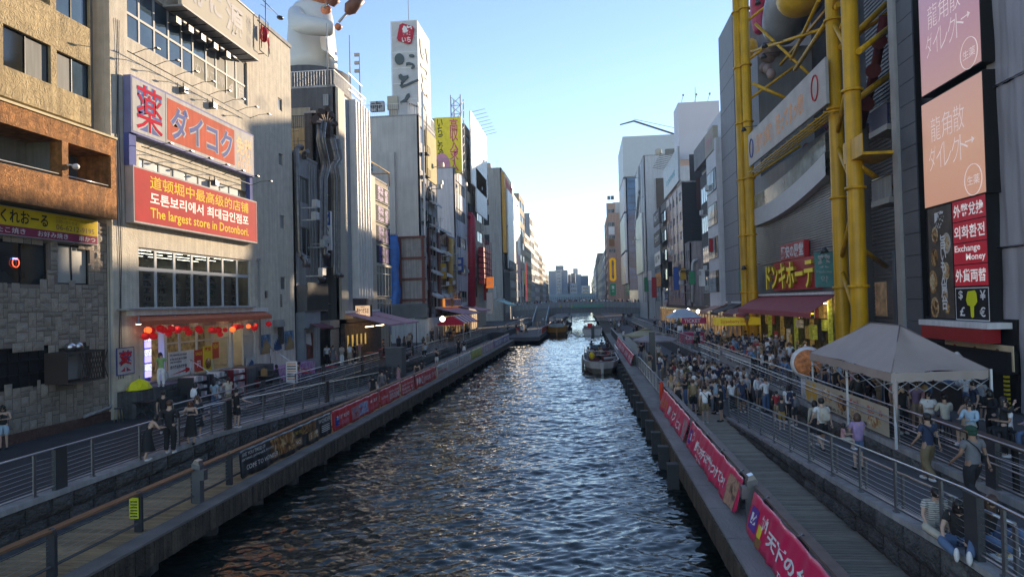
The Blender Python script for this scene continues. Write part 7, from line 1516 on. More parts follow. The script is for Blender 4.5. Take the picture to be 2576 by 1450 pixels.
# - arched bridge
BY=183.0;fb=FC(BY);br=thing('canal_bridge','low grey arched steel bridge crossing the canal with a crowd along its parapet','bridge',(0,BY,4))
cb=mat('grey bridge steel',(.28,.29,.30),.6,.2,var=.06,bump=.01,streak=.2);cb2=mat('darker bridge girder',(.19,.20,.215),.6,.2,var=.06,bump=.01,streak=.2)
bx0,bx1=fb.uv(1270,0)[0],fb.uv(1642,0)[0];zA=lambda x:fb.uv(1473,757.5)[1]-.95*((x+2)/20)**2*.9
n=40;top,bot,mid,lo2=[],[],[],[]
for i in range(n+1):
 x_=bx0+(bx1-bx0)*i/n;z_=zA(x_);top.append((x_,BY,z_));mid.append((x_,BY,z_-1.5));lo2.append((x_,BY+.25,z_-1.5));bot.append((x_,BY+.25,max(z_-3.0,2.6)))
def thick(rows,y1,name,m):
 b=MB()
 for i in range(n):
  (xa,ya,za),(xb_,_,zb_)=rows[0][i],rows[0][i+1];zc_,zd=rows[1][i][2],rows[1][i+1][2]
  b.hexa([(xa,ya,zc_),(xb_,ya,zd),(xb_,y1,zd),(xa,y1,zc_),(xa,ya,za),(xb_,ya,zb_),(xb_,y1,zb_),(xa,y1,za)])
 return b.build(name,m,br)
thick((top,mid),BY+.2,'parapet',cb);thick((lo2,bot),BY+10,'girder',cb2)
for i in range(0,46):x_=bx0+(bx1-bx0)*i/45;MB().box(x_,x_+.06,BY+.18,BY+.24,max(zA(x_)-2.95,2.65),zA(x_)-1.55).build('girder_rib',cb,br)
MB().box(fb.uv(1415,0)[0],fb.uv(1498,0)[0],BY-.06,BY-.01,fb.uv(1450,774)[1],fb.uv(1450,765)[1]).build('green_banner',mat('faded green banner',(.12,.30,.24),.6,bump=0),br)
for px in(1388,1417):MB().box(fb.uv(px,0)[0],fb.uv(px+3,0)[0],BY-.08,BY-.02,fb.uv(px,774)[1],fb.uv(px,766)[1]).build('yellow_plate',flat('yellow plate',(.5,.4,.05)),br)
MB().box(fb.uv(1549,0)[0],fb.uv(1556,0)[0],BY+.3,BY+9,DK,3.0).box(fb.uv(1570,0)[0],fb.uv(1590,0)[0],BY+.5,BY+9,DK,3.2).box(-13,-11.5,BY+.3,BY+9,DK,3.0).build('pier',conc,br)
st=thing('bridge_stairs','concrete stair flight with metal side rails from the left bank up to the bridge','stairs',(-11,165,DK))
for k in range(15):MB().box(-12.6,-9.6,166+k*.95,183,DK+k*.24,DK+(k+1)*.24).build('step',mat('pale stair concrete',(.24,.235,.22),.8,bump=.02),st)
for x_ in(-12.7,-9.5):MB().hexa([(x_-.08,165,DK),(x_+.08,165,DK),(x_+.08,182,DK+3.6),(x_-.08,182,DK+3.6),(x_-.08,165,DK+1.1),(x_+.08,165,DK+1.1),(x_+.08,182,DK+4.7),(x_-.08,182,DK+4.7)]).build('side_panel',mat('pale blue stair rail',(.3,.36,.4),.4,.3,bump=0),st)
cable_rail('cable_railing','steel railing with red banner on the far left deck before the bridge','railing',[(-7.8,113,DK),(-7.8,180,DK)],post_dx=3,ncab=3)
o=MB().box(-7.76,-7.72,122,150,DK+.1,DK+1.0).build('banner',redv);tag(o,'long red banner on the far left deck railing before the bridge','banner')
cable_rail('cable_railing','steel railing of the far left plaza by the red umbrella','railing',[(-13.2,112,TL),(-13.2,160,TL)],post_dx=3,ncab=4)
#  people
S2={'stand':dict(),'phone':dict(eR=(.24,.02,1.14),wR=(.10,.27,1.22),eL=(-.24,.02,1.14),wL=(-.06,.25,1.16),head=(0,.06,1.55),top=(0,.08,1.63)),'walk':dict(kR=(.09,.16,.50),aR=(.09,.24,.09),kL=(-.09,.02,.48),aL=(-.09,-.28,.16),wR=(.24,-.10,.90),wL=(-.24,.20,.94),eL=(-.23,.02,1.12)),'hip':dict(eR=(.34,-.04,1.16),wR=(.16,.05,1.02),hx=.03),'cross':dict(eR=(.24,.04,1.14),wR=(-.04,.2,1.18),eL=(-.24,.04,1.12),wL=(.06,.22,1.12)),'lean':dict(chest=(0,.16,1.22),waist=(0,.06,1.04),neck=(0,.24,1.37),head=(0,.30,1.48),top=(0,.32,1.56),sR=(.17,.20,1.33),sL=(-.17,.20,1.33),eR=(.22,.34,1.10),wR=(.08,.50,1.10),eL=(-.22,.34,1.10),wL=(-.08,.50,1.10),aR=(.10,-.12,.09)),'raise':dict(eR=(.26,.16,1.30),wR=(.16,.24,1.52),eL=(-.24,.10,1.16),wL=(-.10,.28,1.34)),'reach':dict(eR=(.38,.05,1.18),wR=(.62,.12,1.12)),'bag':dict(eL=(-.24,.0,1.10),wL=(-.26,.02,.84),head=(.03,.03,1.56),top=(.05,.03,1.64),kR=(.12,.06,.48)),'sit':dict(pel=(0,0,.50),waist=(0,0,.63),chest=(0,.03,.84),neck=(0,.03,1.01),head=(0,.07,1.13),top=(0,.07,1.21),sR=(.17,.02,.96),sL=(-.17,.02,.96),eR=(.23,.10,.72),wR=(.14,.34,.74),eL=(-.23,.10,.72),wL=(-.10,.34,.74),hR=(.09,.05,.47),hL=(-.09,.05,.47),kR=(.12,.46,.48),kL=(-.11,.45,.48),aR=(.12,.44,.09),aL=(-.10,.40,.09)),'floor':dict(pel=(0,0,.12),waist=(0,-.02,.26),chest=(0,.04,.47),neck=(0,.10,.63),head=(0,.17,.74),top=(0,.20,.82),sR=(.17,.07,.58),sL=(-.17,.07,.58),eR=(.25,.22,.36),wR=(.22,.42,.22),eL=(-.25,.22,.36),wL=(-.15,.42,.26),hR=(.10,.05,.11),hL=(-.10,.05,.11),kR=(.26,.42,.20),kL=(-.22,.50,.34),aR=(.02,.66,.06),aL=(-.16,.80,.08))}
def joints(pose):
 J=dict(pel=(0,0,.93),waist=(0,0,1.06),chest=(0,0,1.27),neck=(0,0,1.45),head=(0,.02,1.57),top=(0,.01,1.65),sR=(.17,0,1.39),sL=(-.17,0,1.39),eR=(.225,-.03,1.12),wR=(.235,.05,.88),eL=(-.225,-.03,1.12),wL=(-.235,.05,.88),hR=(.085,0,.88),hL=(-.085,0,.88),kR=(.10,.02,.49),kL=(-.10,.02,.49),aR=(.10,-.02,.09),aL=(-.10,-.02,.09),hx=0)
 J.update(S2[pose]);J.pop('hx');return{k:Vector(v)for k,v in J.items()}
PM={}
def transfer(me,b):
 o=len(b.v);b.v+=[tuple(v.co)for v in me.vertices]
 for p in me.polygons:b.f.append([o+i for i in p.vertices]);b.m.append(0);b.sm.append(True)
 bpy.data.meshes.remove(me);return b
def pmesh(kind,pose,var,lv=1):
 key=(kind,pose,var,lv)
 if key in PM:return PM[key]
 J=joints(pose);b=MB();f=lambda a,c,t:J[a]+(J[c]-J[a])*t
 up_=(J['chest']-J['pel']).normalized()
 if kind=='body':
  V_=[(J['pel'],(.125,.10)),(J['waist'],(.105,.08)),(J['chest'],(.135,.095)),(J['neck'],.055),(J['head'],(.075,.085)),(J['top'],(.07,.08))];E_=[(0,1),(1,2),(2,3),(3,4),(4,5)]
  for s in 'RL':
   n=len(V_);w=J['w'+s];d=(w-J['e'+s]).normalized()
   V_+=[(J['s'+s],.055),(f('s'+s,'e'+s,.5),.045),(J['e'+s],.036),(w,.024),(w+d*.07,(.034,.02))];E_+=[(2,n)]+[(n+i,n+i+1)for i in range(4)]
   n=len(V_);a=J['a'+s];k=J['k'+s];fw=(Vector((0,1,0))if pose!='floor' else Vector((0,.5,.8)))
   V_+=[(J['h'+s],.09),(f('h'+s,'k'+s,.5),.075),(k,.052),(f('k'+s,'a'+s,.35),.053),(a,.034),(a+fw*.13+Vector((0,0,-.05)),.026)];E_+=[(0,n)]+[(n+i,n+i+1)for i in range(5)]
  transfer(skin('body',V_,E_,0,lv),b)
  for s in 'RL':
   w=J['w'+s];d=(w-J['e'+s]).normalized();sd_=d.cross(Vector((0,0,1)));sd_=sd_.normalized()if sd_.length>.1 else Vector((0,1,0));nn=sd_.cross(d)
   for i,(o_,l_)in enumerate(((-.022,.062),(-.008,.072),(.008,.068),(.021,.052))):b.tube([w+d*.08+sd_*o_,w+d*(.08+l_*.5)+sd_*o_*1.1,w+d*(.08+l_*.9)+sd_*o_*1.1-nn*.015],[.009,.008,.006],5)
   b.tube([w+d*.03+sd_*.02,w+d*.055+sd_*.045,w+d*.085+sd_*.052],[.011,.010,.007],5)
  h=J['head'];b.ball(h+Vector((0,.085,-.005)),(.012,.018,.022),6,4);
  for s in(-1,1):b.ball(h+Vector((s*.078,-.0,0)),(.012,.02,.03),6,4)
 elif kind=='top':
  g={'tee':.022,'long':.024,'loose':.045,'tank':.014}[var];lo=f('pel','waist',-.15)if var!='loose' else f('pel','waist',-.6)
  V_=[(lo,(.14+g,.115+g)),(J['waist'],(.118+g,.09+g)),(J['chest'],(.148+g*.6,.105+g*.6)),(f('chest','neck',.72),(.085,.07))];E_=[(0,1),(1,2),(2,3)]
  for s in 'RL':
   n=len(V_)
   if var=='tank':continue
   V_+=[(J['s'+s],.066),(f('s'+s,'e'+s,.62),.058+g*.3)];E_+=[(2,n),(n,n+1)]
   if var=='long':V_+=[(J['e'+s],.050),(f('e'+s,'w'+s,.9),.037)];E_+=[(n+1,n+2),(n+2,n+3)]
  transfer(skin('shirt',V_,E_,1,lv),b)
 elif kind=='bottom':
  if var in('skirt','dress'):
   top_=J['waist']if var=='skirt' else J['chest'];mk=(J['kR']+J['kL'])/2;low=J['pel']+(mk-J['pel'])*(.95 if var=='skirt' else 1.35)
   L_=[(top_,.115,.095)]+([(J['waist'],.13,.11)]if var=='dress' else[])+[(J['pel'],.165,.14),(J['pel']+(low-J['pel'])*.5,.20,.18),(low,.24,.22)]
   sg=14
   for c,rx,ry in L_:
    for j in range(sg):a=j*2*math.pi/sg;b.v.append((c.x+rx*math.cos(a)*(1+.07*math.cos(5*a)*(c==low)),c.y+ry*math.sin(a)*(1+.07*math.cos(5*a)*(c==low)),c.z))
   for i in range(len(L_)-1):
    for j in range(sg):b.f.append([i*sg+j,i*sg+(j+1)%sg,(i+1)*sg+(j+1)%sg,(i+1)*sg+j][::-1]);b.m.append(0);b.sm.append(True)
  else:
   V_=[(f('pel','waist',.7),(.13,.105)),(J['pel'],(.15,.125))];E_=[(0,1)]
   for s in 'RL':
    n=len(V_);w_=.03 if var=='wide' else.012
    V_+=[(J['h'+s],.10+w_*.6),(f('h'+s,'k'+s,.55),.088+w_)];E_+=[(1,n),(n,n+1)]
    if var=='shorts':V_+=[(f('h'+s,'k'+s,.92),.085)];E_+=[(n+1,n+2)]
    else:V_+=[(J['k'+s],.066+w_),(f('k'+s,'a'+s,.5),.062+w_*1.3),(f('k'+s,'a'+s,.97),.048+w_*1.6)];E_+=[(n+1,n+2),(n+2,n+3),(n+3,n+4)]
   transfer(skin('trousers',V_,E_,1,lv),b)
 elif kind=='shoe':
  for s in 'RL':
   a=J['a'+s];fw=Vector((0,1,0))if pose!='floor' else Vector((0,.45,.85));zz=a+Vector((0,0,-.045))
   b.ball(zz+fw*.07,(.045,.135,.045)if pose!='floor' else(.045,.06,.12),8,6)
 elif kind=='hair':
  h=J['head'];t=J['top']
  if var=='cap':
   b.lathe(h+Vector((0,0,.02)),[(.093,0),(.096,.04),(.08,.09),(.03,.115),(.005,.118)],12,0,1,1.1);b.box(h.x-.07,h.x+.07,h.y+.07,h.y+.17,h.z+.02,h.z+.032)
   b.ball(h+Vector((0,-.02,-.01)),(.088,.09,.085),10,6)
  else:
   b.ball(h+Vector((0,-.018,.025)),(.092,.104,.105),12,8)
   if var=='long':b.lathe(h+Vector((0,-.055,-.30)),[(.03,0),(.085,.05),(.10,.18),(.098,.30),(.08,.36)],12,0,1,.62)
   if var=='bob':b.lathe(h+Vector((0,-.035,-.13)),[(.09,0),(.108,.05),(.105,.13),(.09,.2)],12,0,1,.85)
   if var=='bun':b.ball(h+Vector((0,-.12,.07)),.05,8,5)
   if var=='tail':b.tube([h+Vector((0,-.10,.04)),h+Vector((0,-.16,-.04)),h+Vector((0,-.13,-.2))],[.03,.035,.012],7)
   if var=='short':b.ball(h+Vector((0,.03,.085)),(.075,.07,.04),8,5)
 elif kind=='face':
  h=J['head']
  for s in(-1,1):b.ball(h+Vector((s*.032,.080,.012)),(.013,.010,.008),6,4);b.box(h.x+s*.032-.018,h.x+s*.032+.018,h.y+.078,h.y+.092,h.z+.032,h.z+.038)
  b.box(h.x-.022,h.x+.022,h.y+.074,h.y+.086,h.z-.045,h.z-.037,m=1)
 elif kind=='bag':
  c=J['chest']+Vector((0,-.19,-.06))
  if var=='backpack':
   b.lathe(c+Vector((0,0,-.22)),[(.10,0),(.15,.05),(.155,.25),(.12,.38),(.05,.42)],10,0,1,.6);b.box(c.x-.10,c.x+.10,c.y-.13,c.y-.07,c.z-.16,c.z+.02)
   for s in(-1,1):b.tube([c+Vector((s*.09,.03,.16)),c+Vector((s*.11,.19,.22)),c+Vector((s*.12,.32,.08)),c+Vector((s*.12,.18,-.16))],.018,5)
  elif var=='cross':
   b.tube([J['sL']+Vector((0,.02,.05)),J['chest']+Vector((0,.135,.0)),J['pel']+Vector((.17,.08,.10)),J['pel']+Vector((.16,-.08,.1)),J['chest']+Vector((-.02,-.13,0)),J['sL']+Vector((0,-.05,.05))],.012,5)
   b.box(J['pel'].x+.14,J['pel'].x+.22,J['pel'].y-.08,J['pel'].y+.08,J['pel'].z,J['pel'].z+.16)
  else:
   w=J['wL']+Vector((0,0,-.1));b.hexa([w+Vector(p)for p in((-.05,-.14,-.3),(.05,-.14,-.3),(.05,.14,-.3),(-.05,.14,-.3),(-.03,-.16,-.02),(.03,-.16,-.02),(.03,.16,-.02),(-.03,.16,-.02))]);b.tube([w+Vector((0,-.1,-.02)),w+Vector((0,0,.09)),w+Vector((0,.1,-.02))],.008,4)
 me=b.mesh(kind)
 for i in range(2 if kind=='face' else 1):me.materials.append(None)
 PM[key]=me;return me
PC=dict(white=(.78,.78,.78),black=(.018,.018,.02),navy=(.03,.045,.09),grey=(.16,.16,.17),beige=(.42,.34,.24),olive=(.12,.13,.06),blue=(.12,.26,.45),red=(.40,.03,.04),brown=(.14,.08,.05),lilac=(.36,.24,.40),mustard=(.45,.28,.05),teal=(.08,.24,.24),pink=(.52,.27,.30),cream=(.50,.45,.36),charcoal=(.05,.05,.055),green=(.28,.48,.18),khaki=(.26,.19,.10),denim=(.09,.15,.26),lightblue=(.34,.47,.56),striped=(.45,.44,.40),burgundy=(.16,.02,.04),silver=(.35,.36,.38),darkgreen=(.015,.06,.04))
def fab(c):return mat('cloth '+c,PC[c],.85,var=.12,scale=6,bump=.12,bscale=9,rand=.12)
if True:
 m=fab('striped');nt=m.node_tree;wv_=nt.nodes.new('ShaderNodeTexWave');wv_.bands_direction='Z';wv_.inputs['Scale'].default_value=8;tc_=nt.nodes.new('ShaderNodeTexCoord');nt.links.new(tc_.outputs['Object'],wv_.inputs[0])
 cr_=nt.nodes.new('ShaderNodeValToRGB');cr_.color_ramp.elements[0].color=(.04,.04,.045,1);cr_.color_ramp.elements[1].color=(.5,.48,.44,1);cr_.color_ramp.elements[0].position=.12;cr_.color_ramp.elements[1].position=.2;nt.links.new(wv_.outputs[0],cr_.inputs[0]);nt.links.new(cr_.outputs[0],nt.nodes['Principled BSDF'].inputs['Base Color'])
SK=[mat('skin light',(.52,.34,.25),.55,var=.06,bump=0),mat('skin warm',(.42,.25,.17),.55,var=.06,bump=0),mat('skin tan',(.30,.17,.11),.55,var=.06,bump=0)]
HC=dict(black=mat('black hair',(.012,.010,.010),.45,var=.2,bump=.1),brown=mat('brown hair',(.07,.035,.02),.45,var=.2,bump=.1),blond=mat('blond hair',(.35,.22,.10),.5,var=.2,bump=.1),white=mat('white hair',(.45,.44,.42),.5,var=.1,bump=.05),auburn=mat('auburn hair',(.12,.04,.02),.45,var=.2,bump=.1))
shoew=flat('white trainer',(.7,.7,.7));shoeb=flat('black shoe',(.02,.02,.02));lipm=flat('lip',(.30,.08,.07))
USED=set();PN=[0]
def setm(o,i,m):o.material_slots[i].link='OBJECT';o.material_slots[i].material=m
def person(loc,face,label,pose='stand',top=('white','tee'),bot=('black','trousers'),hair=('black','short'),bag=None,h=1.66,sk=0,shoe='white',near=True,facial=False,group=None,scale_w=1,whole=False,cap=None):
 assert label not in USED,label
 USED.add(label);s=h/1.70
 t=thing('person',label,'person',loc,group,rz=R(face));t.scale=(s*scale_w,s*scale_w,s)
 WO[t.name]=Vector()
 lv=1
 parts=[('body','body',pose,None,SK[sk])]
 if bot[1]!='dress':parts.append(('top','shirt',pose,top[1],fab(top[0])))
 parts.append(('bottom',{'skirt':'skirt','dress':'dress','shorts':'shorts'}.get(bot[1],'trousers'),pose,bot[1],fab(bot[0])))
 parts+=[('hair','cap' if hair[1]=='cap' else 'hair',pose,hair[1],fab(cap)if hair[1]=='cap' and cap else HC.get(hair[0],HC['black'])),('shoe','shoes',pose,None,shoew if shoe=='white' else shoeb)]
 if bag:parts.append(('bag',{'cross':'crossbody_bag','tote':'tote_bag','backpack':'backpack'}[bag[1]],pose,bag[1],fab(bag[0])))
 if facial:parts.append(('face','facial_features',pose,None,shoeb))
 for kind,nm,po,var,m in parts:
  me=pmesh(kind,po,var,lv);o=bpy.data.objects.new(nm,me);COL.link(o);o.parent=t;setm(o,0,m)
  if kind=='face':setm(o,1,lipm)
 return t
FM={}
def farmesh(pose,tv,bv,hv):
 k=(pose,tv,bv,hv)
 if k in FM:return FM[k]
 b=MB()
 for i,(kind,var)in enumerate((('body',None),('top',tv),('bottom',bv),('hair',hv))):
  if kind=='top' and bv=='dress':continue
  me=pmesh(kind,pose,var,0);o=len(b.v);b.v+=[tuple(v.co)for v in me.vertices]
  for p in me.polygons:b.f.append([o+j for j in p.vertices]);b.m.append(i);b.sm.append(True)
 me=b.mesh('person');[me.materials.append(None)for _ in range(4)];FM[k]=me;return me
rsP=random.Random(77)
TOPC=['white','white','white','white','black','black','black','black','navy','navy','charcoal','charcoal','grey','beige','olive','blue','red','cream','lightblue','pink','silver']
BOTC=['black','black','black','navy','denim','denim','charcoal','khaki','grey','beige']
WORD=dict(tee='t-shirt',long='long sleeves',loose='loose shirt',tank='tank top',trousers='trousers',shorts='shorts',skirt='skirt',wide='wide trousers',dress='dress',short='short hair',bob='bobbed hair',tail='ponytail',bun='hair bun',cap='cap')
def rnd_person(loc,face,zone,far=False,group=None,poses=('stand','stand','phone','cross','hip','walk','raise','bag')):
 for _ in range(200):
  wom=rsP.random()<.5;pose=rsP.choice(poses)
  tc_,bc_=rsP.choice(TOPC),rsP.choice(BOTC);tv=rsP.choice(['tee','tee','long','loose','tank']if wom else['tee','tee','tee','loose','long'])
  bv=rsP.choice(['trousers','skirt','shorts','wide','dress']if wom else['trousers','trousers','shorts','wide']);hv=rsP.choice(['long','long','bob','tail','bun']if wom else['short','short','short','cap'])
  hc=rsP.choice(['black']*6+['brown','brown','blond','white']);bg_=rsP.choice([None,None,(rsP.choice(['black','beige','navy','grey']),rsP.choice(['backpack','cross','tote']))])if not far else None
  capc=rsP.choice(['black','white','navy'])if hv=='cap' else None
  d=('%s dress'%bc_ if bv=='dress' else '%s %s and %s %s'%(tc_,WORD[tv],bc_,WORD[bv])).replace('lightblue','light blue')
  hw=('%s cap'%capc)if hv=='cap' else('long %s hair'%hc if hv=='long' else '%s %s'%(hc,WORD[hv]))
  lb='person in %s, %s%s, %s'%(d,hw,'' if not bg_ else ', '+{'cross':'shoulder bag','tote':'tote','backpack':'backpack'}[bg_[1]],zone)
  if lb not in USED and len(lb.split())<=16:break
 h=rsP.uniform(1.52,1.66)if wom else rsP.uniform(1.64,1.80);sk_=rsP.choice([0,0,1,1,2])
 if far:
  USED.add(lb);o=bpy.data.objects.new('person',farmesh(pose,tv,bv,hv));COL.link(o);o.location=loc;o.rotation_euler=(0,0,R(face));o.scale=(h/1.7,)*3
  for i,m in enumerate((SK[sk_],fab(tc_ if bv!='dress' else bc_),fab(bc_),fab(capc)if capc else HC[hc])):setm(o,i,m)
  tag(o,lb,'person',group);return o
 return person(loc,face,lb,pose,(tc_,tv),(bc_,bv),(hc,hv),bg_,h,sk_,rsP.choice(['white','black']),group=group,cap=capc)
def scatter(n,x0,x1,y0,y1,z,mind,zone,far=False,group=None,dens=None,**k):
 pts=[];tr=0
 while len(pts)<n and tr<20000:
  tr+=1;x,y=rsP.uniform(x0,x1),rsP.uniform(y0,y1)
  if dens and rsP.random()>dens(x,y):continue
  if any((x-a)**2+(y-b_)**2<mind**2 for a,b_ in pts):continue
  pts.append((x,y));rnd_person((x,y,z),rsP.choice([0,180,90,-90])+rsP.uniform(-45,45),zone,far,group,**k)
def ground(px,py,zf):
 z_=zf if not callable(zf)else 1.8
 for _ in range(8):
  p=gp(px,py,z_);z_=zf(p.y)if callable(zf)else zf
 return(p.x,p.y,z_)
rz_=lambda y:TR if y<13 else max(DK+.06,TR-(y-13)/20.5*(TR-DK-.06))
lz_=lambda y:TL if y<25 else max(DK+.05,TL-(y-25)/22*(TL-DK-.05))
def A_(px,py,zf,face,label,**k):return person(ground(px,py,zf),face,label,**k)
# - left side, by hand
A_(9,1130,TL,-150,'girl in black top and pale denim shorts with her phone at the picture’s left edge',pose='phone',top=('black','tank'),bot=('lightblue','shorts'),hair=('black','long'),shoe='black',h=1.6,facial=True)
A_(371,1158,TL,-45,'girl in black pinafore over white blouse leaning on the left terrace railing',pose='lean',top=('white','tee'),bot=('black','dress'),hair=('black','bob'),h=1.55,facial=True)
A_(428,1140,TL,5,'person in black jacket with white sleeve stripes, back turned, at the left railing',pose='cross',top=('black','long'),bot=('black','trousers'),hair=('brown','short'),h=1.78,scale_w=1.12)
A_(481,1118,TL,-165,'auburn haired woman in long black dress looking at her phone on the left terrace',pose='phone',top=('black','tee'),bot=('black','dress'),hair=('auburn','bob'),h=1.6,facial=True,shoe='black')
A_(497,1105,TL,-120,'brown haired woman in dark coat behind the auburn haired phone user',pose='stand',top=('charcoal','long'),bot=('black','skirt'),hair=('brown','long'),h=1.63)
A_(412,1090,TL,20,'dark haired man half hidden behind the striped sleeve jacket',pose='stand',top=('black','tee'),bot=('charcoal','trousers'),h=1.68)
A_(596,1076,TL,-20,'woman in black with hair clip stretching her arm along the left railing',pose='reach',top=('black','tee'),bot=('black','shorts'),hair=('black','tail'),h=1.6)
A_(406,972,lambda y:Z0-.05,-160,'woman in lime green t-shirt and white trousers carrying a plastic bag on the shop steps',pose='bag',top=('green','tee'),bot=('white','trousers'),hair=('black','long'),bag=('silver','tote'),h=1.6,facial=True)
A_(492,1052,TL,10,'woman in black with a small white backpack browsing the drugstore racks',pose='stand',top=('black','long'),bot=('black','skirt'),hair=('black','bob'),bag=('white','backpack'),h=1.6)
A_(540,1040,TL,-10,'woman in pale blue t-shirt and jeans walking past the drugstore racks',pose='walk',top=('lightblue','tee'),bot=('denim','trousers'),hair=('black','long'),h=1.6)
A_(575,1035,TL,60,'woman in loose cream blouse with ponytail at the red goods trolley',pose='raise',top=('cream','loose'),bot=('khaki','trousers'),hair=('black','tail'),h=1.62)
A_(432,1030,TL,0,'black haired person crouching low at the foot of the shop steps',pose='sit',top=('black','long'),bot=('black','trousers'),hair=('black','long'))
A_(740,980,TL,-60,'man in green shirt and black shorts leaning on the inner left railing',pose='lean',top=('olive','tee'),bot=('black','shorts'),h=1.7)
A_(698,965,TL,100,'dark haired person seated at the dark table with a paper bag',pose='sit',top=('charcoal','long'),bot=('black','trousers'),hair=('black','bob'))
for k,(px,py,top,bot,hr,po,lb,bg_)in enumerate(((823,918,('white','tee'),('black','trousers'),('black','short'),'stand','man in white t-shirt with blue strap walking by the shuttered shop',('blue','cross')),(838,920,('grey','tee'),('grey','skirt'),('brown','long'),'walk','woman in grey carrying a pink bag by the shuttered shop',('pink','tote')),(860,918,('cream','loose'),('white','wide'),('black','short'),'cross','person in a cream patterned shirt and white trousers near the pink awning',None),(880,915,('white','loose'),('beige','skirt'),('black','long'),'stand','woman in white cardigan near the pink awning shop',None),(893,912,('black','tee'),('black','trousers'),('black','bob'),'hip','woman in black beside the customer in cream near the pink awning',None),(905,905,('pink','loose'),('beige','wide'),('auburn','bob'),'raise','person in pale pink jacket lifting both arms under the pink awning',None),(965,898,('black','tee'),('black','trousers'),('black','short'),'cross','waiter in black with folded arms under the pink awning',None))):A_(px,py,TL,-160+k*15,lb,pose=po,top=top,bot=bot,hair=hr,bag=bg_,h=1.68)
for k,(px,py,lb,tc_)in enumerate(((998,905,'diner in white shirt seated under the pink awning','white'),(1012,903,'diner in grey seated beside the white shirted diner','grey'),(1040,900,'diner in black seated at the far end of the pink awning','black'),(1070,890,'diner in pale blue seated alone by the white hoarding','lightblue'))):A_(px,py+5,TL,[90,-90,90,180][k],lb,pose='sit',top=(tc_,'tee'),hair=('black',['short','bob','long','short'][k]))
A_(939,1010,DK,10,'dark haired woman in black dress walking up the left boardwalk beside a man in grey',pose='walk',top=('black','tee'),bot=('black','skirt'),hair=('black','bob'),h=1.62)
A_(962,1000,DK,5,'man in grey long sleeved shirt with a white bag on the left boardwalk',pose='bag',top=('grey','long'),bot=('grey','trousers'),bag=('white','tote'),h=1.74)
A_(975,985,DK,-30,'dark haired woman in front of the grey shirted man on the left boardwalk',pose='phone',top=('charcoal','long'),bot=('charcoal','trousers'),hair=('black','long'))
A_(1050,965,DK,10,'person with long black hair standing near the square service block',pose='stand',top=('black','long'),bot=('black','dress'),hair=('black','long'),h=1.6)
A_(1062,958,DK,-15,'companion of the long haired person near the square service block',pose='cross',top=('charcoal','tee'),bot=('black','trousers'),hair=('black','bob'),h=1.62)
A_(1099,923,DK,170,'man in black vest and white shorts walking toward the camera on the left boardwalk',pose='raise',top=('black','tank'),bot=('white','shorts'),h=1.72)
A_(1154,893,DK,175,'tall man in black beside a small woman on the far left boardwalk',pose='stand',top=('black','tee'),bot=('black','trousers'),h=1.82)
A_(1168,890,DK,175,'small woman in black with a white bag on the far left boardwalk',pose='bag',top=('black','tee'),bot=('white','skirt'),hair=('black','bob'),h=1.5)
A_(1003,960,DK,150,'child in pink floral dress on the left plaza',pose='stand',bot=('pink','dress'),top=('pink','tee'),hair=('black','long'),h=1.25)
# - right side, by hand
A_(1775,1064,DK,5,'man in white t-shirt, brown shorts and white trainers with a black strap, back turned',pose='hip',top=('white','tee'),bot=('khaki','shorts'),bag=('black','cross'),h=1.74)
A_(1815,1060,DK,60,'man in black polo and black shorts bowing his head at the edge of the crowd',pose='phone',top=('black','tee'),bot=('black','shorts'),shoe='black',h=1.72)
A_(1745,1045,DK,0,'man in olive vest with a tan backpack and dark skirt-like shorts',pose='stand',top=('olive','tee'),bot=('black','shorts'),bag=('khaki','backpack'),hair=('brown','short'),h=1.78)
A_(1708,1040,DK,10,'blond haired woman in black at the banner railing',pose='stand',top=('black','long'),bot=('black','dress'),hair=('blond','bob'),h=1.6)
A_(1690,1020,DK,-10,'light brown long haired woman in beige leaning by the banner railing',pose='stand',top=('beige','tank'),bot=('khaki','trousers'),hair=('blond','long'),h=1.64)
A_(1800,1040,DK,-40,'man in pale teal shirt with raised elbows in the boardwalk crowd',pose='raise',top=('lightblue','loose'),bot=('black','trousers'),hair=('brown','short'),h=1.72)
A_(1829,990,rz_,180,'woman in black tank top and long dark hair walking toward the camera',pose='walk',top=('black','tank'),bot=('black','trousers'),hair=('black','long'),h=1.62,facial=True)
A_(1858,993,rz_,175,'woman in plain white t-shirt and black trousers walking toward the camera',pose='walk',top=('white','tee'),bot=('black','trousers'),hair=('black','long'),h=1.64,facial=True)
A_(1897,990,rz_,0,'person in white t-shirt and pale blue shorts walking away up the ramp',pose='walk',top=('white','tee'),bot=('lightblue','shorts'),hair=('black','bob'),h=1.62,bag=('black','cross'))
A_(1985,1062,rz_,5,'woman in loose white blouse with black bob and backpack on the right ramp',pose='stand',top=('white','loose'),bot=('black','trousers'),hair=('black','bob'),bag=('navy','backpack'),h=1.64)
A_(1955,1058,rz_,10,'boy in red t-shirt on the right ramp beside his family',pose='raise',top=('red','tee'),bot=('khaki','shorts'),h=1.35)
A_(1968,1080,rz_,-10,'boy in dark grey t-shirt and mustard shorts on the right ramp',pose='stand',top=('charcoal','tee'),bot=('mustard','shorts'),h=1.35)
A_(2000,1070,rz_,15,'boy in blue t-shirt with a small rucksack on the right ramp',pose='raise',top=('navy','tee'),bot=('charcoal','shorts'),bag=('grey','backpack'),h=1.4)
A_(2070,1136,rz_,5,'man in white t-shirt, black shorts and white rucksack walking up the right ramp',pose='walk',top=('white','tee'),bot=('black','shorts'),bag=('cream','backpack'),shoe='black',h=1.78,scale_w=1.06)
A_(2052,1120,rz_,10,'woman in cream jacket walking close beside the white rucksack man',pose='stand',top=('cream','long'),bot=('black','skirt'),hair=('black','bob'),h=1.58)
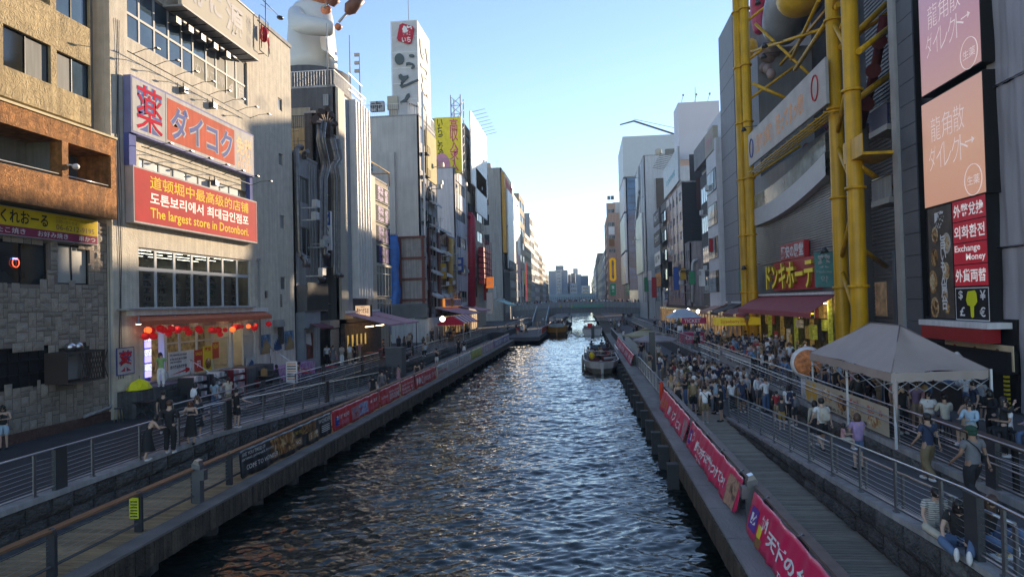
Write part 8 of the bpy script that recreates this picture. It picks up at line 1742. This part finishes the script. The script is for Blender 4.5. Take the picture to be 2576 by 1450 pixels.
A_(2160,1180,rz_,10,'woman in lilac blouse and denim shorts carrying a child up the ramp',pose='cross',top=('lilac','loose'),bot=('denim','shorts'),hair=('brown','bob'),shoe='black',h=1.62)
c_=ground(2145,1185,rz_);person((c_[0]-.22,c_[1]+.05,c_[2]+.62),-100,'small dark haired child carried on the lilac bloused woman’s hip',pose='sit',top=('pink','tee'),bot=('cream','shorts'),hair=('black','bob'),h=1.0)
A_(2338,1212,rz_,15,'man in dark navy t-shirt, tan trousers and black strap, back turned on the right ramp',pose='walk',top=('navy','tee'),bot=('khaki','wide'),bag=('black','cross'),h=1.80,sk=1)
A_(2452,1275,rz_,15,'broad man in grey t-shirt and dark green cap with a black crossbody strap',pose='walk',top=('grey','tee'),bot=('black','trousers'),hair=('black','cap'),cap='darkgreen',bag=('black','cross'),h=1.80,sk=2,scale_w=1.15,shoe='black')
A_(2352,1335,TR,170,'woman in black striped white blouse sitting on the ground against the ramp pillar',pose='floor',top=('striped','loose'),bot=('cream','trousers'),hair=('black','bun'),h=1.75)
A_(2418,1375,TR,150,'person in black sitting on the ground in blue jeans behind the ramp railing',pose='floor',top=('black','tee'),bot=('denim','trousers'),hair=('black','bob'),h=1.8)
A_(2482,1362,TR,190,'woman in black v-neck sitting cross legged near a tray of food',pose='floor',top=('black','long'),bot=('denim','trousers'),hair=('brown','long'),h=1.8,facial=True)
t=thing('food_tray','white tray of fried food on the ground beside the seated people','food tray',ground(2528,1405,TR));c_=Vector(ground(2528,1405,TR));MB().hexa([c_+Vector(p)for p in((-.14,-.1,.01),(.14,-.1,.01),(.14,.1,.01),(-.14,.1,.01),(-.18,-.13,.05),(.18,-.13,.05),(.18,.13,.05),(-.18,.13,.05))]).build('tray',white,t);b=MB()
for k in range(8):b.ball(c_+Vector((-.1+.03*k,.04*math.sin(k*2),.06)),(.04,.025,.025),6,4)
o=b.build('fried_food',food2,t);o['kind']='stuff'
ct=thing('rail_counter','narrow dark counter along the upper right railing with drinkers','counter',(9.9,17,TR));MB().box(9.45,9.85,13,21,TR+1.02,TR+1.06).build('counter_top',mat('dark timber counter'),ct)
for k in range(5):MB().box(9.6,9.7,13.2+k*1.9,13.3+k*1.9,TR,TR+1.02).build('leg',black,ct)
SE=[(2292,200,'white','loose','cream','skirt','black','long','young woman in white blouse with long black hair sitting high at the rail counter'),(2332,60,'cream','long','denim','trousers','black','short','man in cream hooded jacket leaning over the rail counter'),(2395,185,'lightblue','long','cream','skirt','black','long','smiling woman in pale blue shirt holding a dark phone at the counter'),(2490,150,'white','tee','black','trousers','black','short','man in white t-shirt wearing dark sunglasses at the counter'),(2560,170,'lilac','long','denim','trousers','brown','long','brown haired woman in pale lilac top at the picture’s right edge')]
for k,(px,fc_,tc_,tv,bc_,bv,hc,hv,lb)in enumerate(SE):
 q_=gp(px,[1030,1040,1060,1065,1075][k],TR+1.0);st_=(q_.x+.75,q_.y+.5,TR);person((st_[0],st_[1],TR+.28),fc_-60,lb,pose='sit',top=(tc_,tv),bot=(bc_,bv),hair=(hc,hv),h=1.68,facial=True,sk=k%2)
 stool(st_[0],st_[1],TR,'tall black bar stool under '+['the white bloused woman','the cream jacket man','the smiling woman','the sunglasses man','the lilac top woman'][k],.72,black,'tall stools at the rail counter')
for k,(x,y,fc_,tc_,tv,bc_,bv,hc,hv,po,lb,cp)in enumerate(((12.2,19.5,150,'black','tee','black','trousers','black','cap','phone','kiosk worker in black with a black cap holding a drink','black'),(13.0,18.2,170,'black','tee','charcoal','trousers','black','cap','stand','kiosk worker in a printed black t-shirt and tan cap','khaki'),(11.4,20.6,-120,'black','long','black','trousers','black','long','raise','woman in black lifting her hand to her face near the kiosk',None),(13.6,21.5,120,'charcoal','tee','black','trousers','black','short','stand','dark shirted man standing inside the kiosk',None),(10.6,25.4,190,'pink','tee','beige','trousers','black','tail','stand','woman in pale pink top under the big tent, hair in a ponytail',None),(10.9,24.6,170,'lilac','tee','beige','shorts','brown','bob','stand','girl in lilac top beside the ponytailed woman under the tent',None),(10.2,24.0,185,'black','tee','black','trousers','black','long','raise','woman drinking from a cup behind the menu banner rail',None),(11.6,27.6,200,'white','tee','denim','trousers','black','short','cross','man in white t-shirt at the back of the tent',None),(10.0,27.2,170,'charcoal','long','black','skirt','black','bob','stand','woman in charcoal at the far end of the menu banner',None),(12.6,24.4,90,'navy','tee','black','trousers','black','short','stand','man in navy t-shirt deep under the tent',None),(12.0,22.3,100,'black','long','black','trousers','black','bob','phone','person in black at the back counter of the tent',None),(10.8,17.2,-170,'black','tee','black','trousers','black','long','stand','long haired woman in black behind the counter drinkers',None),(11.5,15.8,200,'white','tee','denim','trousers','black','cap','cross','man in white with a navy cap at the right edge near the kiosk','navy'))):
 person((x,y,TR),fc_,lb,pose=po,top=(tc_,tv),bot=(bc_,bv),hair=(hc,hv),h=1.68,cap=cp,facial=k in(1,5,6))
 # - crowds
scatter(78,4.75,8.9,34.6,55,DK,.46,'boardwalk crowd',dens=lambda x,y:1 if y<50 else.5,group='people crowding the right boardwalk')
scatter(12,6.9,8.8,26,33.5,1.42,.9,'on the lower ramp',group='people on the right ramp')if False else None
for k in range(15):
 y_=31+k*1.75;rnd_person((9.62,y_,TR),rsP.uniform(60,120),'leaning on the upper rail',group='people leaning on the upper right railing',poses=('lean','lean','phone','cross'))
scatter(16,10.5,14.8,15.5,31,TR,.8,'by the kiosk and tent',group='people by the kiosk and the tent')
scatter(18,9.9,12.8,26,34,TR,.6,'beside the menu banner rail',group='people on the terrace beside the menu banner')
scatter(62,9.9,14.6,34,62,TR,.62,'terrace crowd outside the store',group='people on the right terrace outside the store')
scatter(32,9.7,15,63,120,TR,.9,'far terrace crowd',True,group='people on the far right terrace',dens=lambda x,y:1.3-y/130)
scatter(24,4.8,8.8,60,175,DK,.9,'far boardwalk',True,group='people on the far right boardwalk',dens=lambda x,y:1.3-y/190)
scatter(16,-19.5,-15.6,66,108,TL,1.0,'far left terrace',True,group='people on the far left terrace')
scatter(16,-18.5,-8.5,114,176,DK,1.0,'plaza before the bridge',True,group='people on the far left plaza')
b=MB()
fms=[farmesh(po,tv,bv,hv)for po,tv,bv,hv in(('stand','tee','trousers','short'),('lean','tee','trousers','long'),('phone','long','trousers','bob'),('hip','tee','skirt','long'))]
pal=[SK[0],SK[1],fab('white'),fab('black'),fab('navy'),fab('grey'),fab('beige'),fab('pink'),HC['black'],HC['brown'],fab('lightblue')]
for i in range(150):
 fm_=fms[i%4];x_=bx0+1+rsP.random()*(bx1-bx0-2);y_=BY+.55+rsP.random()*2.2;a=rsP.uniform(0,6.28);z_=zA(x_)-.98;o_=len(b.v);h_=rsP.uniform(.92,1.08)
 for v in fm_.vertices:b.v.append((x_+h_*(v.co.x*math.cos(a)-v.co.y*math.sin(a)),y_+h_*(v.co.x*math.sin(a)+v.co.y*math.cos(a)),z_+h_*v.co.z))
 mm=[rsP.choice([0,1]),rsP.choice([2,3,4,5,6,7,10]),rsP.choice([3,4,5]),rsP.choice([8,8,9])]
 for p in fm_.polygons:b.f.append([o_+j for j in p.vertices]);b.m.append(mm[p.material_index]);b.sm.append(True)
o=b.build('bridge_crowd',pal);o['kind']='stuff';o['label']='dense crowd standing along the parapet of the far bridge';o['category']='crowd'
#  tents, parasols, stalls, boats
tn=thing('canopy_tent','large mushroom grey pop-up canopy tent on white legs on the right terrace','tent',(9.4,21,TR))
EZ=4.45;Lc,Nc,Rc=gp(2038,886,EZ),gp(2196,938,EZ),gp(2487,928,EZ);Nc.x=max(Nc.x,8.9);Bc=Lc+Rc-Nc
tm_=mat('mushroom grey canopy cloth',(.40,.33,.295),.65,var=.06,scale=1.5,bump=.12,bscale=3)
ctr=(Lc+Rc)/2;ax=(Lc-Nc)*.16;r1_=ctr-ax+Vector((0,0,1.25));r2_=ctr+ax+Vector((0,0,1.25))
def tface(a,b_,c,d=None):
 n=12;P_=[];b=MB();d=d or c
 for j in range(n+1):
  for i in range(n+1):
   s,t_=i/n,j/n;lo=a+(b_-a)*s;hi=d+(c-d)*s;p=lo+(hi-lo)*t_;sag=.14*math.sin(math.pi*t_)*math.sin(math.pi*min(max(s,.02),.98));p=p-Vector((0,0,sag+.03*math.sin(s*9+t_*5)*math.sin(math.pi*s)*(1-t_)));P_.append(p)
 b.add(P_,[(j*(n+1)+i,j*(n+1)+i+1,(j+1)*(n+1)+i+1,(j+1)*(n+1)+i)for j in range(n)for i in range(n)],0,True);return b
tface(Nc,Lc,r2_,r1_).build('roof_panel',tm_,tn);tface(Rc,Nc,r1_).build('roof_panel',tm_,tn);tface(Bc,Rc,r1_,r2_).build('roof_panel',tm_,tn);tface(Lc,Bc,r2_).build('roof_panel',tm_,tn)
def valance(a,b_):
 n=24;T1=[a+(b_-a)*i/n-Vector((0,0,.01))for i in range(n+1)];T2=[p-Vector((0,0,.24+.05*abs(math.sin(i*.9))))+Vector((.02*math.sin(i),.02*math.cos(i*1.3),0))for i,p in enumerate(T1)];MB().strip(T1,T2,0,True).build('valance',tm_,tn)
valance(Nc,Lc);valance(Rc,Nc);valance(Lc,Bc)
for c_ in(Nc,Lc,Rc,Bc,(Nc+Lc)/2):MB().box(c_.x+.06,c_.x+.12,c_.y+.03,c_.y+.09,TR,EZ+.0).build('leg',white,tn)
for a_,c_ in((Nc,Lc),(Rc,Nc),(Lc,Bc)):
 b=MB();n_=6
 for i in range(n_):
  p,q_=a_+(c_-a_)*i/n_-Vector((0,0,.28)),a_+(c_-a_)*(i+1)/n_-Vector((0,0,.28));dz=Vector((0,0,.3));b.tube([p,q_-dz],.015,4).tube([p-dz,q_],.015,4)
 b.build('scissor_truss',alu,tn)
b=MB()
for p,q_ in((Nc,r1_),(Rc,r1_),(Lc,r2_),(Bc,r2_),(r1_,r2_)):b.tube([p+Vector((0,0,.0)),(p+q_)/2+Vector((0,0,-.05 if p is not r1_ else.02)),q_+Vector((0,0,.02))],.022,5)
b.build('seam',mat('seam tape',(.22,.185,.175),.7,bump=0),tn)
MB().tube([Nc+Vector((.1,.05,-.25)),Nc+Vector((.12,.06,-1.6))],[.09,.03],6).build('gathered_cloth',tm_,tn)
rc=gp(2033,910,4.0);rp=Vector((FC(32.3).uv(2032,912)[0],32.3,FC(32.3).uv(2032,912)[1]));t=thing('round_sign','inflated white disc sign with an orange face of relief patterns beside the tent','sign',rp)
o=MB().lathe(rp,[(.02,-.18),(.62,-.16),(.74,0),(.62,.16),(.02,.18)],24).build('disc_body',white,t);o.rotation_euler=(R(90),0,R(-8));o.data.transform(Matrix.Translation(WO[t.name]-rp))if False else None
o2=MB().lathe(rp,[(.60,.165),(.55,.19),(.02,.2)],24).build('orange_face',mat('orange relief face',(.62,.20,.06),.6,var=.5,scale=5,bump=.3,bscale=5),t);o2.rotation_euler=(R(90),0,R(-8))
MB().box(rp.x-.25,rp.x+.25,rp.y-.1,rp.y+.25,TR,rp.z-.7).build('stand',white,t)
def railbanner(lb,y0,y1,m,items,pics=(),x=9.12):
 t=thing('rail_banner',lb,'banner',(x,y1,TR));fr=Fr((x,0,0),(0,-1,0),(0,0,1),(-1,0,0));MB().box(-y1,-y0,TR+.2,TR+1.1,0,.012,fr).build('cloth',m,t);L_=y1-y0
 for a,b_,c,d,mm in pics:MB().prism([(-y1+L_*(a+(b_-a)*(.5+.5*math.cos(q_))),TR+.2+.9*(c+(d-c)*(.5+.5*math.sin(q_))))for q_ in np.linspace(0,6.283,13)[:-1]],.013,.017,fr).build('dish_print',mm,t)
 for s,a,b_,c,d,mm in items:text(s,fr,-y1+a*L_,-y1+b_*L_,TR+.2+.9*c,TR+.2+.9*d,.02,mm,t,fit=True,bold=.01)
railbanner('cream menu banner with painted beer and dishes on the upper right railing',22.4,30.5,mat('cream menu film',(.46,.40,.30),.5,var=.08,bump=0),[('ビール',.62,.72,.65,.9,rt),('大阪のうまいもの 肉巻',.3,.8,.05,.2,bt),('生ビール',.8,.95,.6,.85,rt)],[(.01,.09,.05,.9,mat('beer print',(.6,.35,.04),.4,bump=0)),(.1,.18,.1,.95,mat('beer print')),(.25,.4,.3,.9,food2),(.45,.58,.2,.85,food1),(.62,.74,.1,.6,food2),(.8,.93,.1,.55,food2)])
railbanner('grey white banner with black Japanese and Korean writing on the upper right railing',40.2,49.5,mat('grey white film',(.36,.37,.39),.5,var=.05,bump=0),[('大阪 とんぼり物語',.3,.95,.3,.7,bt),('치킨',.08,.25,.4,.8,greyt)])
def parasol(x,y,z0,h,r_,m,lb):
 t=thing('parasol',lb,'parasol',(x,y,z0));b=MB();c_=Vector((x,y,z0+h))
 for k in range(8):
  a,c2_=k*math.pi/4,(k+1)*math.pi/4;b.add([c_,c_+Vector((r_*.35*math.cos(a),r_*.35*math.sin(a),-.18)),c_+Vector((r_*.35*math.cos(c2_),r_*.35*math.sin(c2_),-.18)),c_+Vector((r_*math.cos(a),r_*math.sin(a),-.55)),c_+Vector((r_*math.cos(c2_),r_*math.sin(c2_),-.55)),c_+Vector((r_*math.cos(a),r_*math.sin(a),-.68)),c_+Vector((r_*math.cos(c2_),r_*math.sin(c2_),-.68))],[(0,1,2),(1,3,4,2),(3,5,6,4)])
 b.build('canopy',m,t);MB().lathe(c_+Vector((0,0,-.08)),[(r_*.3,0),(r_*.05,.14),(.02,.2)],8).build('vent_cap',m,t);MB().tube([(x,y,z0),(x,y,z0+h-.1)],.035,6).build('pole',white,t)
parasol(5.9,61,DK,2.75,2.0,mat('grey parasol cloth',(.34,.31,.33),.8,bump=.03),'grey mauve parasol on the right boardwalk by the moored boat');parasol(5.6,67.5,DK,2.85,2.1,mat('sand parasol cloth',(.42,.38,.24),.8,bump=.03),'sand coloured parasol behind the grey one on the boardwalk');parasol(-17.5,104,TL,2.6,1.5,flat('red orange parasol',(.5,.08,.03)),'red orange parasol beyond the striped marquee')
wtb=thing('white_canopy','pale blue white ridge tent by the pink ticket booth','tent',(11,84,TR));MB().hexa([(9.6,82,TR+2.3),(13.4,82,TR+2.3),(13.4,87,TR+2.3),(9.6,87,TR+2.3),(11,84,TR+3.3),(12,84,TR+3.3),(12,85,TR+3.3),(11,85,TR+3.3)]).build('roof',mat('pale blue white cloth',(.48,.56,.64),.7,bump=.02),wtb)
for x_ in(9.7,13.3):
 for y_ in(82.1,86.9):MB().tube([(x_,y_,TR),(x_,y_,TR+2.3)],.04,5).build('leg',white,wtb)
tb_=thing('ticket_booth','pink ticket booth with white lettering on the right terrace','booth',(10.5,73,TR));pk=mat('pink booth panel',(.48,.03,.10),.5,bump=0);MB().box(9.6,12.0,71.5,74,TR,TR+1.1).box(9.6,12.0,71.4,71.6,TR+2.0,TR+2.6).build('panel',pk,tb_)
for x_ in(9.65,11.95):MB().box(x_-.04,x_+.04,71.5,71.6,TR+1.1,TR+2.0).build('post',white,tb_)
ft=FC(71.39);text('TICKET',ft,9.8,11.4,TR+2.12,TR+2.48,.01,wt,tb_,bold=.02,fit=True);text('CRUISE',ft,9.9,11.6,TR+.4,TR+.8,-.1,wt,tb_,bold=.02,fit=True)
o=MB().box(4.9,5.35,55.6,55.9,DK,DK+3.1).build('info_pylon',mat('dark info pylon',(.07,.075,.08),.4,bump=0));tag(o,'tall dark information pylon in front of the grey parasol','pylon')
sc_=thing('snack_stall','yellow snack stall with a giant ice cream cone and food pictures','stall',(12.6,64,TR));MB().box(11.6,15.2,63,65.5,TR+2.1,TR+2.75).build('yellow_fascia',mat('yellow stall film',(.62,.48,.03),.5,bump=0,emit=.1),sc_);MB().box(11.6,15.2,63.2,65.5,TR,TR+1.05).build('counter',food1,sc_)
text('Strawberry Ice',FC(62.98),11.8,13.9,TR+2.2,TR+2.6,.01,rt,sc_,fit=True);MB().lathe((14.0,62.8,TR+2.0),[(.04,0),(.2,.7)],10).build('cone',flat('cone orange',(.55,.25,.05)),sc_);MB().lathe((14.0,62.8,TR+2.7),[(.25,0),(.27,.15),(.18,.3),(.19,.38),(.08,.55),(.01,.7)],10).build('ice_cream',white,sc_)
for k,(x,y,w_,m,lb)in enumerate(((15.8,68,5,flat('brown red canvas',(.24,.08,.07)),'brown red awning left of the rose awning'),(15.8,75,4.5,flat('dark brown canvas',(.07,.045,.04)),'dark brown awning beyond the brown red one'),(15.8,82,5,flat('peach canvas',(.45,.22,.16)),'peach awning farther along the right terrace'),(15.8,62.6,3.5,flat('scarlet canvas',(.34,.02,.03)),'bright scarlet awning nearest the rose awning'))):awning(lb,G,-y-w_/2,-y+w_/2,TR+3.9,TR+3.0,2.6,m,valance=.2)
shopbox('dim shop row with lit windows on the far right terrace',G,-150,-68,TR,3.4,mat('shop timber'))
for k,(x,y,z_,lb)in enumerate(((13.8,88,TR+2.9,'bright white shop lamp cluster on the far right terrace'),(13.6,95,TR+3.0,'second bright shop lamp on the far right terrace'),(12.9,103,TR+2.6,'third bright shop lamp near the bridge'),(-17.5,84,TL+2.9,'round glowing globe lamp by the left terrace shops'),(-18,96,TL+2.2,'warm glowing lamp cluster under the far pink awning'))):o=MB().ball((x,y,z_),.22 if k<3 else.33,10,7).tube([(x,y,z_),(x+(1.5 if x>0 else-1.5),y,z_+.4)],.02,4,m=1).build('globe_lamp',[flat('cold lamp glass',(1,1,1),emit=7)if k<3 else flat('warm lamp glass',(1,.75,.4),emit=6),dsteel]);tag(o,lb,'lamp')
# - boats
def boat(name,lb,x,y,L_,W_,H_,hull_m,low_m,heading=180,bow=.35,cab=None):
 t=thing(name,lb,'boat',(x,y,0),rz=R(heading));WO[t.name]=Vector();b=MB();n=14;rows=[]
 for i in range(n+1):
  s=i/n;yy=-L_/2+L_*s;w_=W_/2*(1 if s<1-bow else math.sqrt(max(.0,1-((s-(1-bow))/bow)**2))*.92+.08);k_=-.35+(.5*max(0,(s-(1-bow))/bow)**2)
  rows.append([(0,yy,k_),(w_*.7,yy,-.1),(w_*.93,yy,H_*.45),(w_,yy,H_),(w_-.12,yy,H_),(w_-.14,yy,H_-.45),(0,yy,H_-.45)])
 for i in range(n):
  for j in range(6):
   a,b_,c,d=rows[i][j],rows[i][j+1],rows[i+1][j+1],rows[i+1][j]
   for sg in(1,-1):
    q_=[(p[0]*sg,p[1],p[2])for p in(a,b_,c,d)];b.add(q_ if sg==1 else q_[::-1],[(0,1,2,3)],1 if j<2 else(0 if j<4 else 2),j in(0,1,2))
 for rr in(rows[0],rows[-1]):b.add([(p[0],p[1],p[2])for p in rr[:4]]+[(-p[0],p[1],p[2])for p in rr[:4]][::-1],[tuple(range(8))],0)
 b.build('hull',[hull_m,low_m,mat('boat deck floor',(.12,.11,.11),.7,bump=.02)],t)
 return t
t=boat('tour_boat','grey white open tour boat moored at the right boardwalk, bow toward the camera',1.35,70.5,12.5,3.45,1.12,mat('boat grey white',(.50,.49,.46),.4,bump=0,streak=.1),mat('boat lower grey',(.16,.145,.12),.5,bump=0))
TMP.name='workshop';MB().tube([(-1.6,-4.5,2.05),(-1.6,3.4,2.05),(-.9,5.3,2.05),(.9,5.3,2.05),(1.6,3.4,2.05),(1.6,-4.5,2.05)],.03,6).tube([(-1.6,-4.5,1.7),(-1.6,3.4,1.7),(-.9,5.3,1.7),(.9,5.3,1.7),(1.6,3.4,1.7),(1.6,-4.5,1.7)],.02,5).build('guard_rail',steel,t)
b=MB();[b.tube([(sx*1.6,yy,1.3),(sx*1.6,yy,2.05)],.02,5)for sx in(-1,1)for yy in(-4.4,-2,.5,3.3)];b.tube([(-.9,5.3,1.3),(-.9,5.3,2.05)],.02,5).tube([(.9,5.3,1.3),(.9,5.3,2.05)],.02,5).build('stanchion',steel,t)
for k in range(4):MB().box(-1.2,1.2,-4+k*1.9,-3.5+k*1.9,.92,1.3).build('bench',flat('dark red bench',(.16,.03,.03)),t)
MB().box(-1.0,1.2,-3.6,-3.0,.7,1.75).build('helm_console',flat('burgundy console',(.11,.03,.035)),t);MB().box(-.8,1.0,-3.1,-3.05,1.75,2.15).build('windscreen',glassb,t)
MB().ball((.9,5.1,1.65),(.28,.28,.34),10,7).build('yellow_buoy',flat('yellow buoy',(.7,.5,.02)),t);MB().tube([(-.2,5.6,1.4),(-1.4,5.4,1.5)],.12,7).build('bow_fender',alu,t)
for k,sx in enumerate((-1.78,1.78)):
 for yy in(-3,1):MB().tube([(sx,yy,.1),(sx,yy,1.1)],.13,8).build('fender',flat('pale fender',(.4,.4,.38)),t)
for k,(x,y,po,tc_,lb)in enumerate(((2.15,73.6,'stand','black','boatman in black t-shirt with white print standing in the moored boat'),(1.6,74.6,'stand','charcoal','second boatman in charcoal at the rear of the moored boat'),(.5,73.8,'hip','black','man in black at the left rear of the moored boat'),(.5,70,'sit','lightblue','passenger in pale blue seated in the moored boat'),(.1,71.6,'sit','white','passenger in white seated in the moored boat'),(1.4,70.4,'sit','beige','blond passenger in beige seated in the moored boat'),(2.3,70.2,'sit','grey','passenger in grey on the right bench of the moored boat'),(.9,68.4,'sit','navy','passenger in navy nearest the bow of the moored boat'),(2.0,68.0,'sit','red','passenger in red near the bow of the moored boat'),(1.2,72.4,'sit','olive','passenger in olive at the middle of the moored boat'))):
 person((x,y,.92 if po!='sit' else.86),[0,20,10][k]if k<3 else 180+k*9,lb,pose=po,top=(tc_,'tee'),bot=('black','trousers'),hair=('blond' if k==5 else 'black','short' if k%2 else 'bob'),h=1.7)
person((4.9,63.8,DK),0,'crewman in black t-shirt with a white anchor print and grey trousers on the boardwalk',pose='stand',top=('black','tee'),bot=('silver','trousers'),h=1.78)
def riders(n,x,y,w_,l_,z_,tagl,grp):
 for k in range(n):
  o=bpy.data.objects.new('person',farmesh('sit','tee','trousers',['short','bob','long'][k%3]));COL.link(o);o.location=(x-w_/2+w_*((k*.618)%1),y-l_/2+l_*k/n,z_);o.rotation_euler=(0,0,R(rsP.uniform(0,360)))
  for i,m in enumerate((SK[k%3],fab(TOPC[(k*3)%len(TOPC)]),fab('black'),HC['black'])):setm(o,i,m)
  tag(o,'seated passenger in %s %s, %s from the stern'%(TOPC[(k*3)%len(TOPC)],tagl,ORD[k]),'person',grp)
t=boat('cruise_boat','golden brown open river boat full of passengers, seen from ahead',-5.7,141,12,4.1,1.7,mat('golden boat paint',(.30,.14,.02),.45,bump=0),mat('dark gold waterline',(.08,.035,.01),.5,bump=0),bow=.12);MB().box(-1.95,1.95,5.0,5.15,1.7,2.1).build('bow_rail',mat('golden boat paint'),t);MB().box(-1.4,1.4,5.5,5.55,1.75,2.45).build('windscreen',glassb,t)
riders(14,-5.7,140,3.0,8,1.35,'on the golden river boat','passengers on the golden boat')
t=boat('motor_boat','white motor boat with black canopy and red lifebuoy bag, seen from behind',1.15,141,9.5,3.9,1.2,white,mat('boat lower grey'),heading=0,bow=.45);MB().box(-1.6,1.6,-3,1,2.55,2.7).build('canopy',black,t);MB().box(-.9,.1,-4.4,-3.9,1.5,2.3).build('red_bag',flat('vivid red bag',(.75,.02,.03)),t);MB().box(-.2,.35,-5.3,-4.7,-.1,1.3).box(-.25,.4,-5.35,-4.6,1.3,1.75).build('outboard_engine',dsteel,t)
for sx in(-1.5,1.5):
 for yy in(-2.9,.9):MB().tube([(sx,yy,1.1),(sx,yy,2.55)],.03,5).build('canopy_post',steel,t)
MB().box(-1.7,-.3,-2.2,-.2,.75,1.7).box(.4,1.7,-2.2,-.2,.75,1.7).build('seat',flat('pale seat',(.4,.4,.4)),t)
riders(5,1.15,142,2.4,3,.7,'on the white motor boat','passengers on the motor boat')
t=boat('ferry_boat','dark flat passenger boat with an awning, farthest before the bridge',-5.8,176,14,4.6,1.2,mat('dark ferry paint',(.04,.045,.05),.5,bump=0),black,bow=.1);MB().box(-2.2,2.2,-5,5,3.0,3.12).build('canopy',mat('grey blue canopy',(.2,.24,.27),.6,bump=0),t)
for sx in(-2.1,2.1):
 for yy in(-4.8,0,4.8):MB().tube([(sx,yy,1.1),(sx,yy,3.0)],.05,5).build('canopy_post',dsteel,t)
riders(12,-5.8,175,3.4,9,.8,'on the dark flat boat','passengers on the dark boat')
# - small fittings on the middle distance facades
rsC=random.Random(21)
for TT,sd in((T3,-1),(T8,-1),(T8b,-1),(T9,-1),(T10,-1),(T11,-1),(T12,-1),(T13,1),(T14,1),(T15,1),(T16,1)):
 fr_,ua_,ub_,zt_,fc_,ya_,yb_={T3:(f3,a3,b3,z3,c3,y3,y3b),T8:(f8,a8,b8,z8,c8,y8,y8b),T8b:(f8b,a8b,b8b,z8b,c8b,y8b_,y8c),T9:(f9,a9,b9,z9,c9,y9,y9b),T10:(f10,a10,b10,z10,c10,y10,y10b),T11:(f11,a11,b11,z11,c11,y11,y11b),T12:(f12,a12,b12,z12,c12,y12,y12b),T13:(f13,a13,b13,z13,c13,y13,y13b),T14:(f14,a14,b14,z14,c14,y14,y14b),T15:(f15,a15,b15,z15,c15,y15,y15b),T16:(f16,a16,b16,z16,c16,y16,y16b)}[TT]
 X_s=fr_.o.x
 for k in range(5):
  u_=rsC.uniform(ua_+.2,ub_-1.0);v_=rsC.uniform(TL+5,zt_-2);MB().box(u_,u_+.75,v_,v_+.55,1.0,1.35,fr_).box(u_+.1,u_+.15,v_-.1,v_,.0,1.3,fr_).build('condenser_unit',[offw,alu][k%2],TT)
 for k in range(3):
  x_=X_s+sd*rsC.uniform(.6,6);y_=rsC.uniform(ya_+.3,max(ya_+.6,yb_-.5));h_=rsC.uniform(1.5,3.4)
  MB().tube([(x_,y_,zt_+.1),(x_,y_,zt_+h_)],.03,4).tube([(x_-.6,y_,zt_+h_-.3),(x_+.6,y_,zt_+h_-.3)],.02,4).tube([(x_-.4,y_,zt_+h_-.6),(x_+.4,y_,zt_+h_-.6)],.02,4).build('antenna',dsteel,TT)
 x_=X_s+sd*3.5;MB().lathe((x_,ya_+1.3,zt_+.15),[(.75,0),(.75,1.3),(.5,1.55),(.05,1.65)],12).build('roof_tank',facew,TT)
 MB().box(x_+sd*1.5,x_+sd*3.5,ya_+.5,ya_+2.2,zt_+.18,zt_+1.5).build('roof_plant',[conc,greyp][sd>0],TT)
 for k in range(3):
  u_=rsC.uniform(ua_+.1,ub_-.2);MB().tube([fr_.P(u_,TL+4,.08),fr_.P(u_,zt_-.3,.08)],.05,5).build('downpipe',pipeg,TT)
SG=[flat('box red',(.45,.03,.04)),white,flat('box green',(.05,.28,.14)),flat('box amber',(.6,.35,.04)),flat('box blue',(.05,.12,.4)),black]
for k in range(14):
 sd=1 if k<9 else-1;y_=(84+k*8.5)if sd>0 else(98+(k-9)*14);x_=(XR-.9 if y_<135 else XF-.9)if sd>0 else XE+.9;z_=TR+rsC.uniform(4.2,10);h_=rsC.uniform(1.6,4)
 t=thing('projecting_sign','%s blank projecting lightbox on the %s bank facades, %s counted from the camera'%(['red','white','green','amber','blue','black'][k%6],'right' if sd>0 else 'left',ORD[k if sd>0 else k-9]),'sign',(x_,y_,z_),'small projecting lightboxes')
 MB().box(x_-.45,x_+.45,y_-.12,y_+.12,z_,z_+h_).build('sign_box',dsteel,t);MB().box(x_-.40,x_+.40,y_-.128,y_-.121,z_+.05,z_+h_-.05).build('sign_face',SG[k%6],t)
nf=FC(y18-.36)
for k in range(8):
 for j in range(2):win(T18,nf,(qx(1533)+j*(qx(1551)-qx(1533))*.5,qx(1541)+j*(qx(1551)-qx(1533))*.5,qz(735)+k*5.2,qz(735)+k*5.2+1.6),2,1,wfr,glassd,d=-.02)
bpy.data.scenes.remove(TMP)
hz=bpy.data.materials.new('thin air');hz.use_nodes=True;hn=hz.node_tree.nodes;hn.remove(hn['Principled BSDF']);pv=hn.new('ShaderNodeVolumePrincipled');pv.inputs['Color'].default_value=(.75,.84,.95,1);pv.inputs['Density'].default_value=.0004;pv.inputs['Anisotropy'].default_value=0
hz.node_tree.links.new(pv.outputs[0],hn['Material Output'].inputs['Volume'])
MB().box(-510,510,-70,1030,-3.6,70).build('haze',hz,kind='stuff')
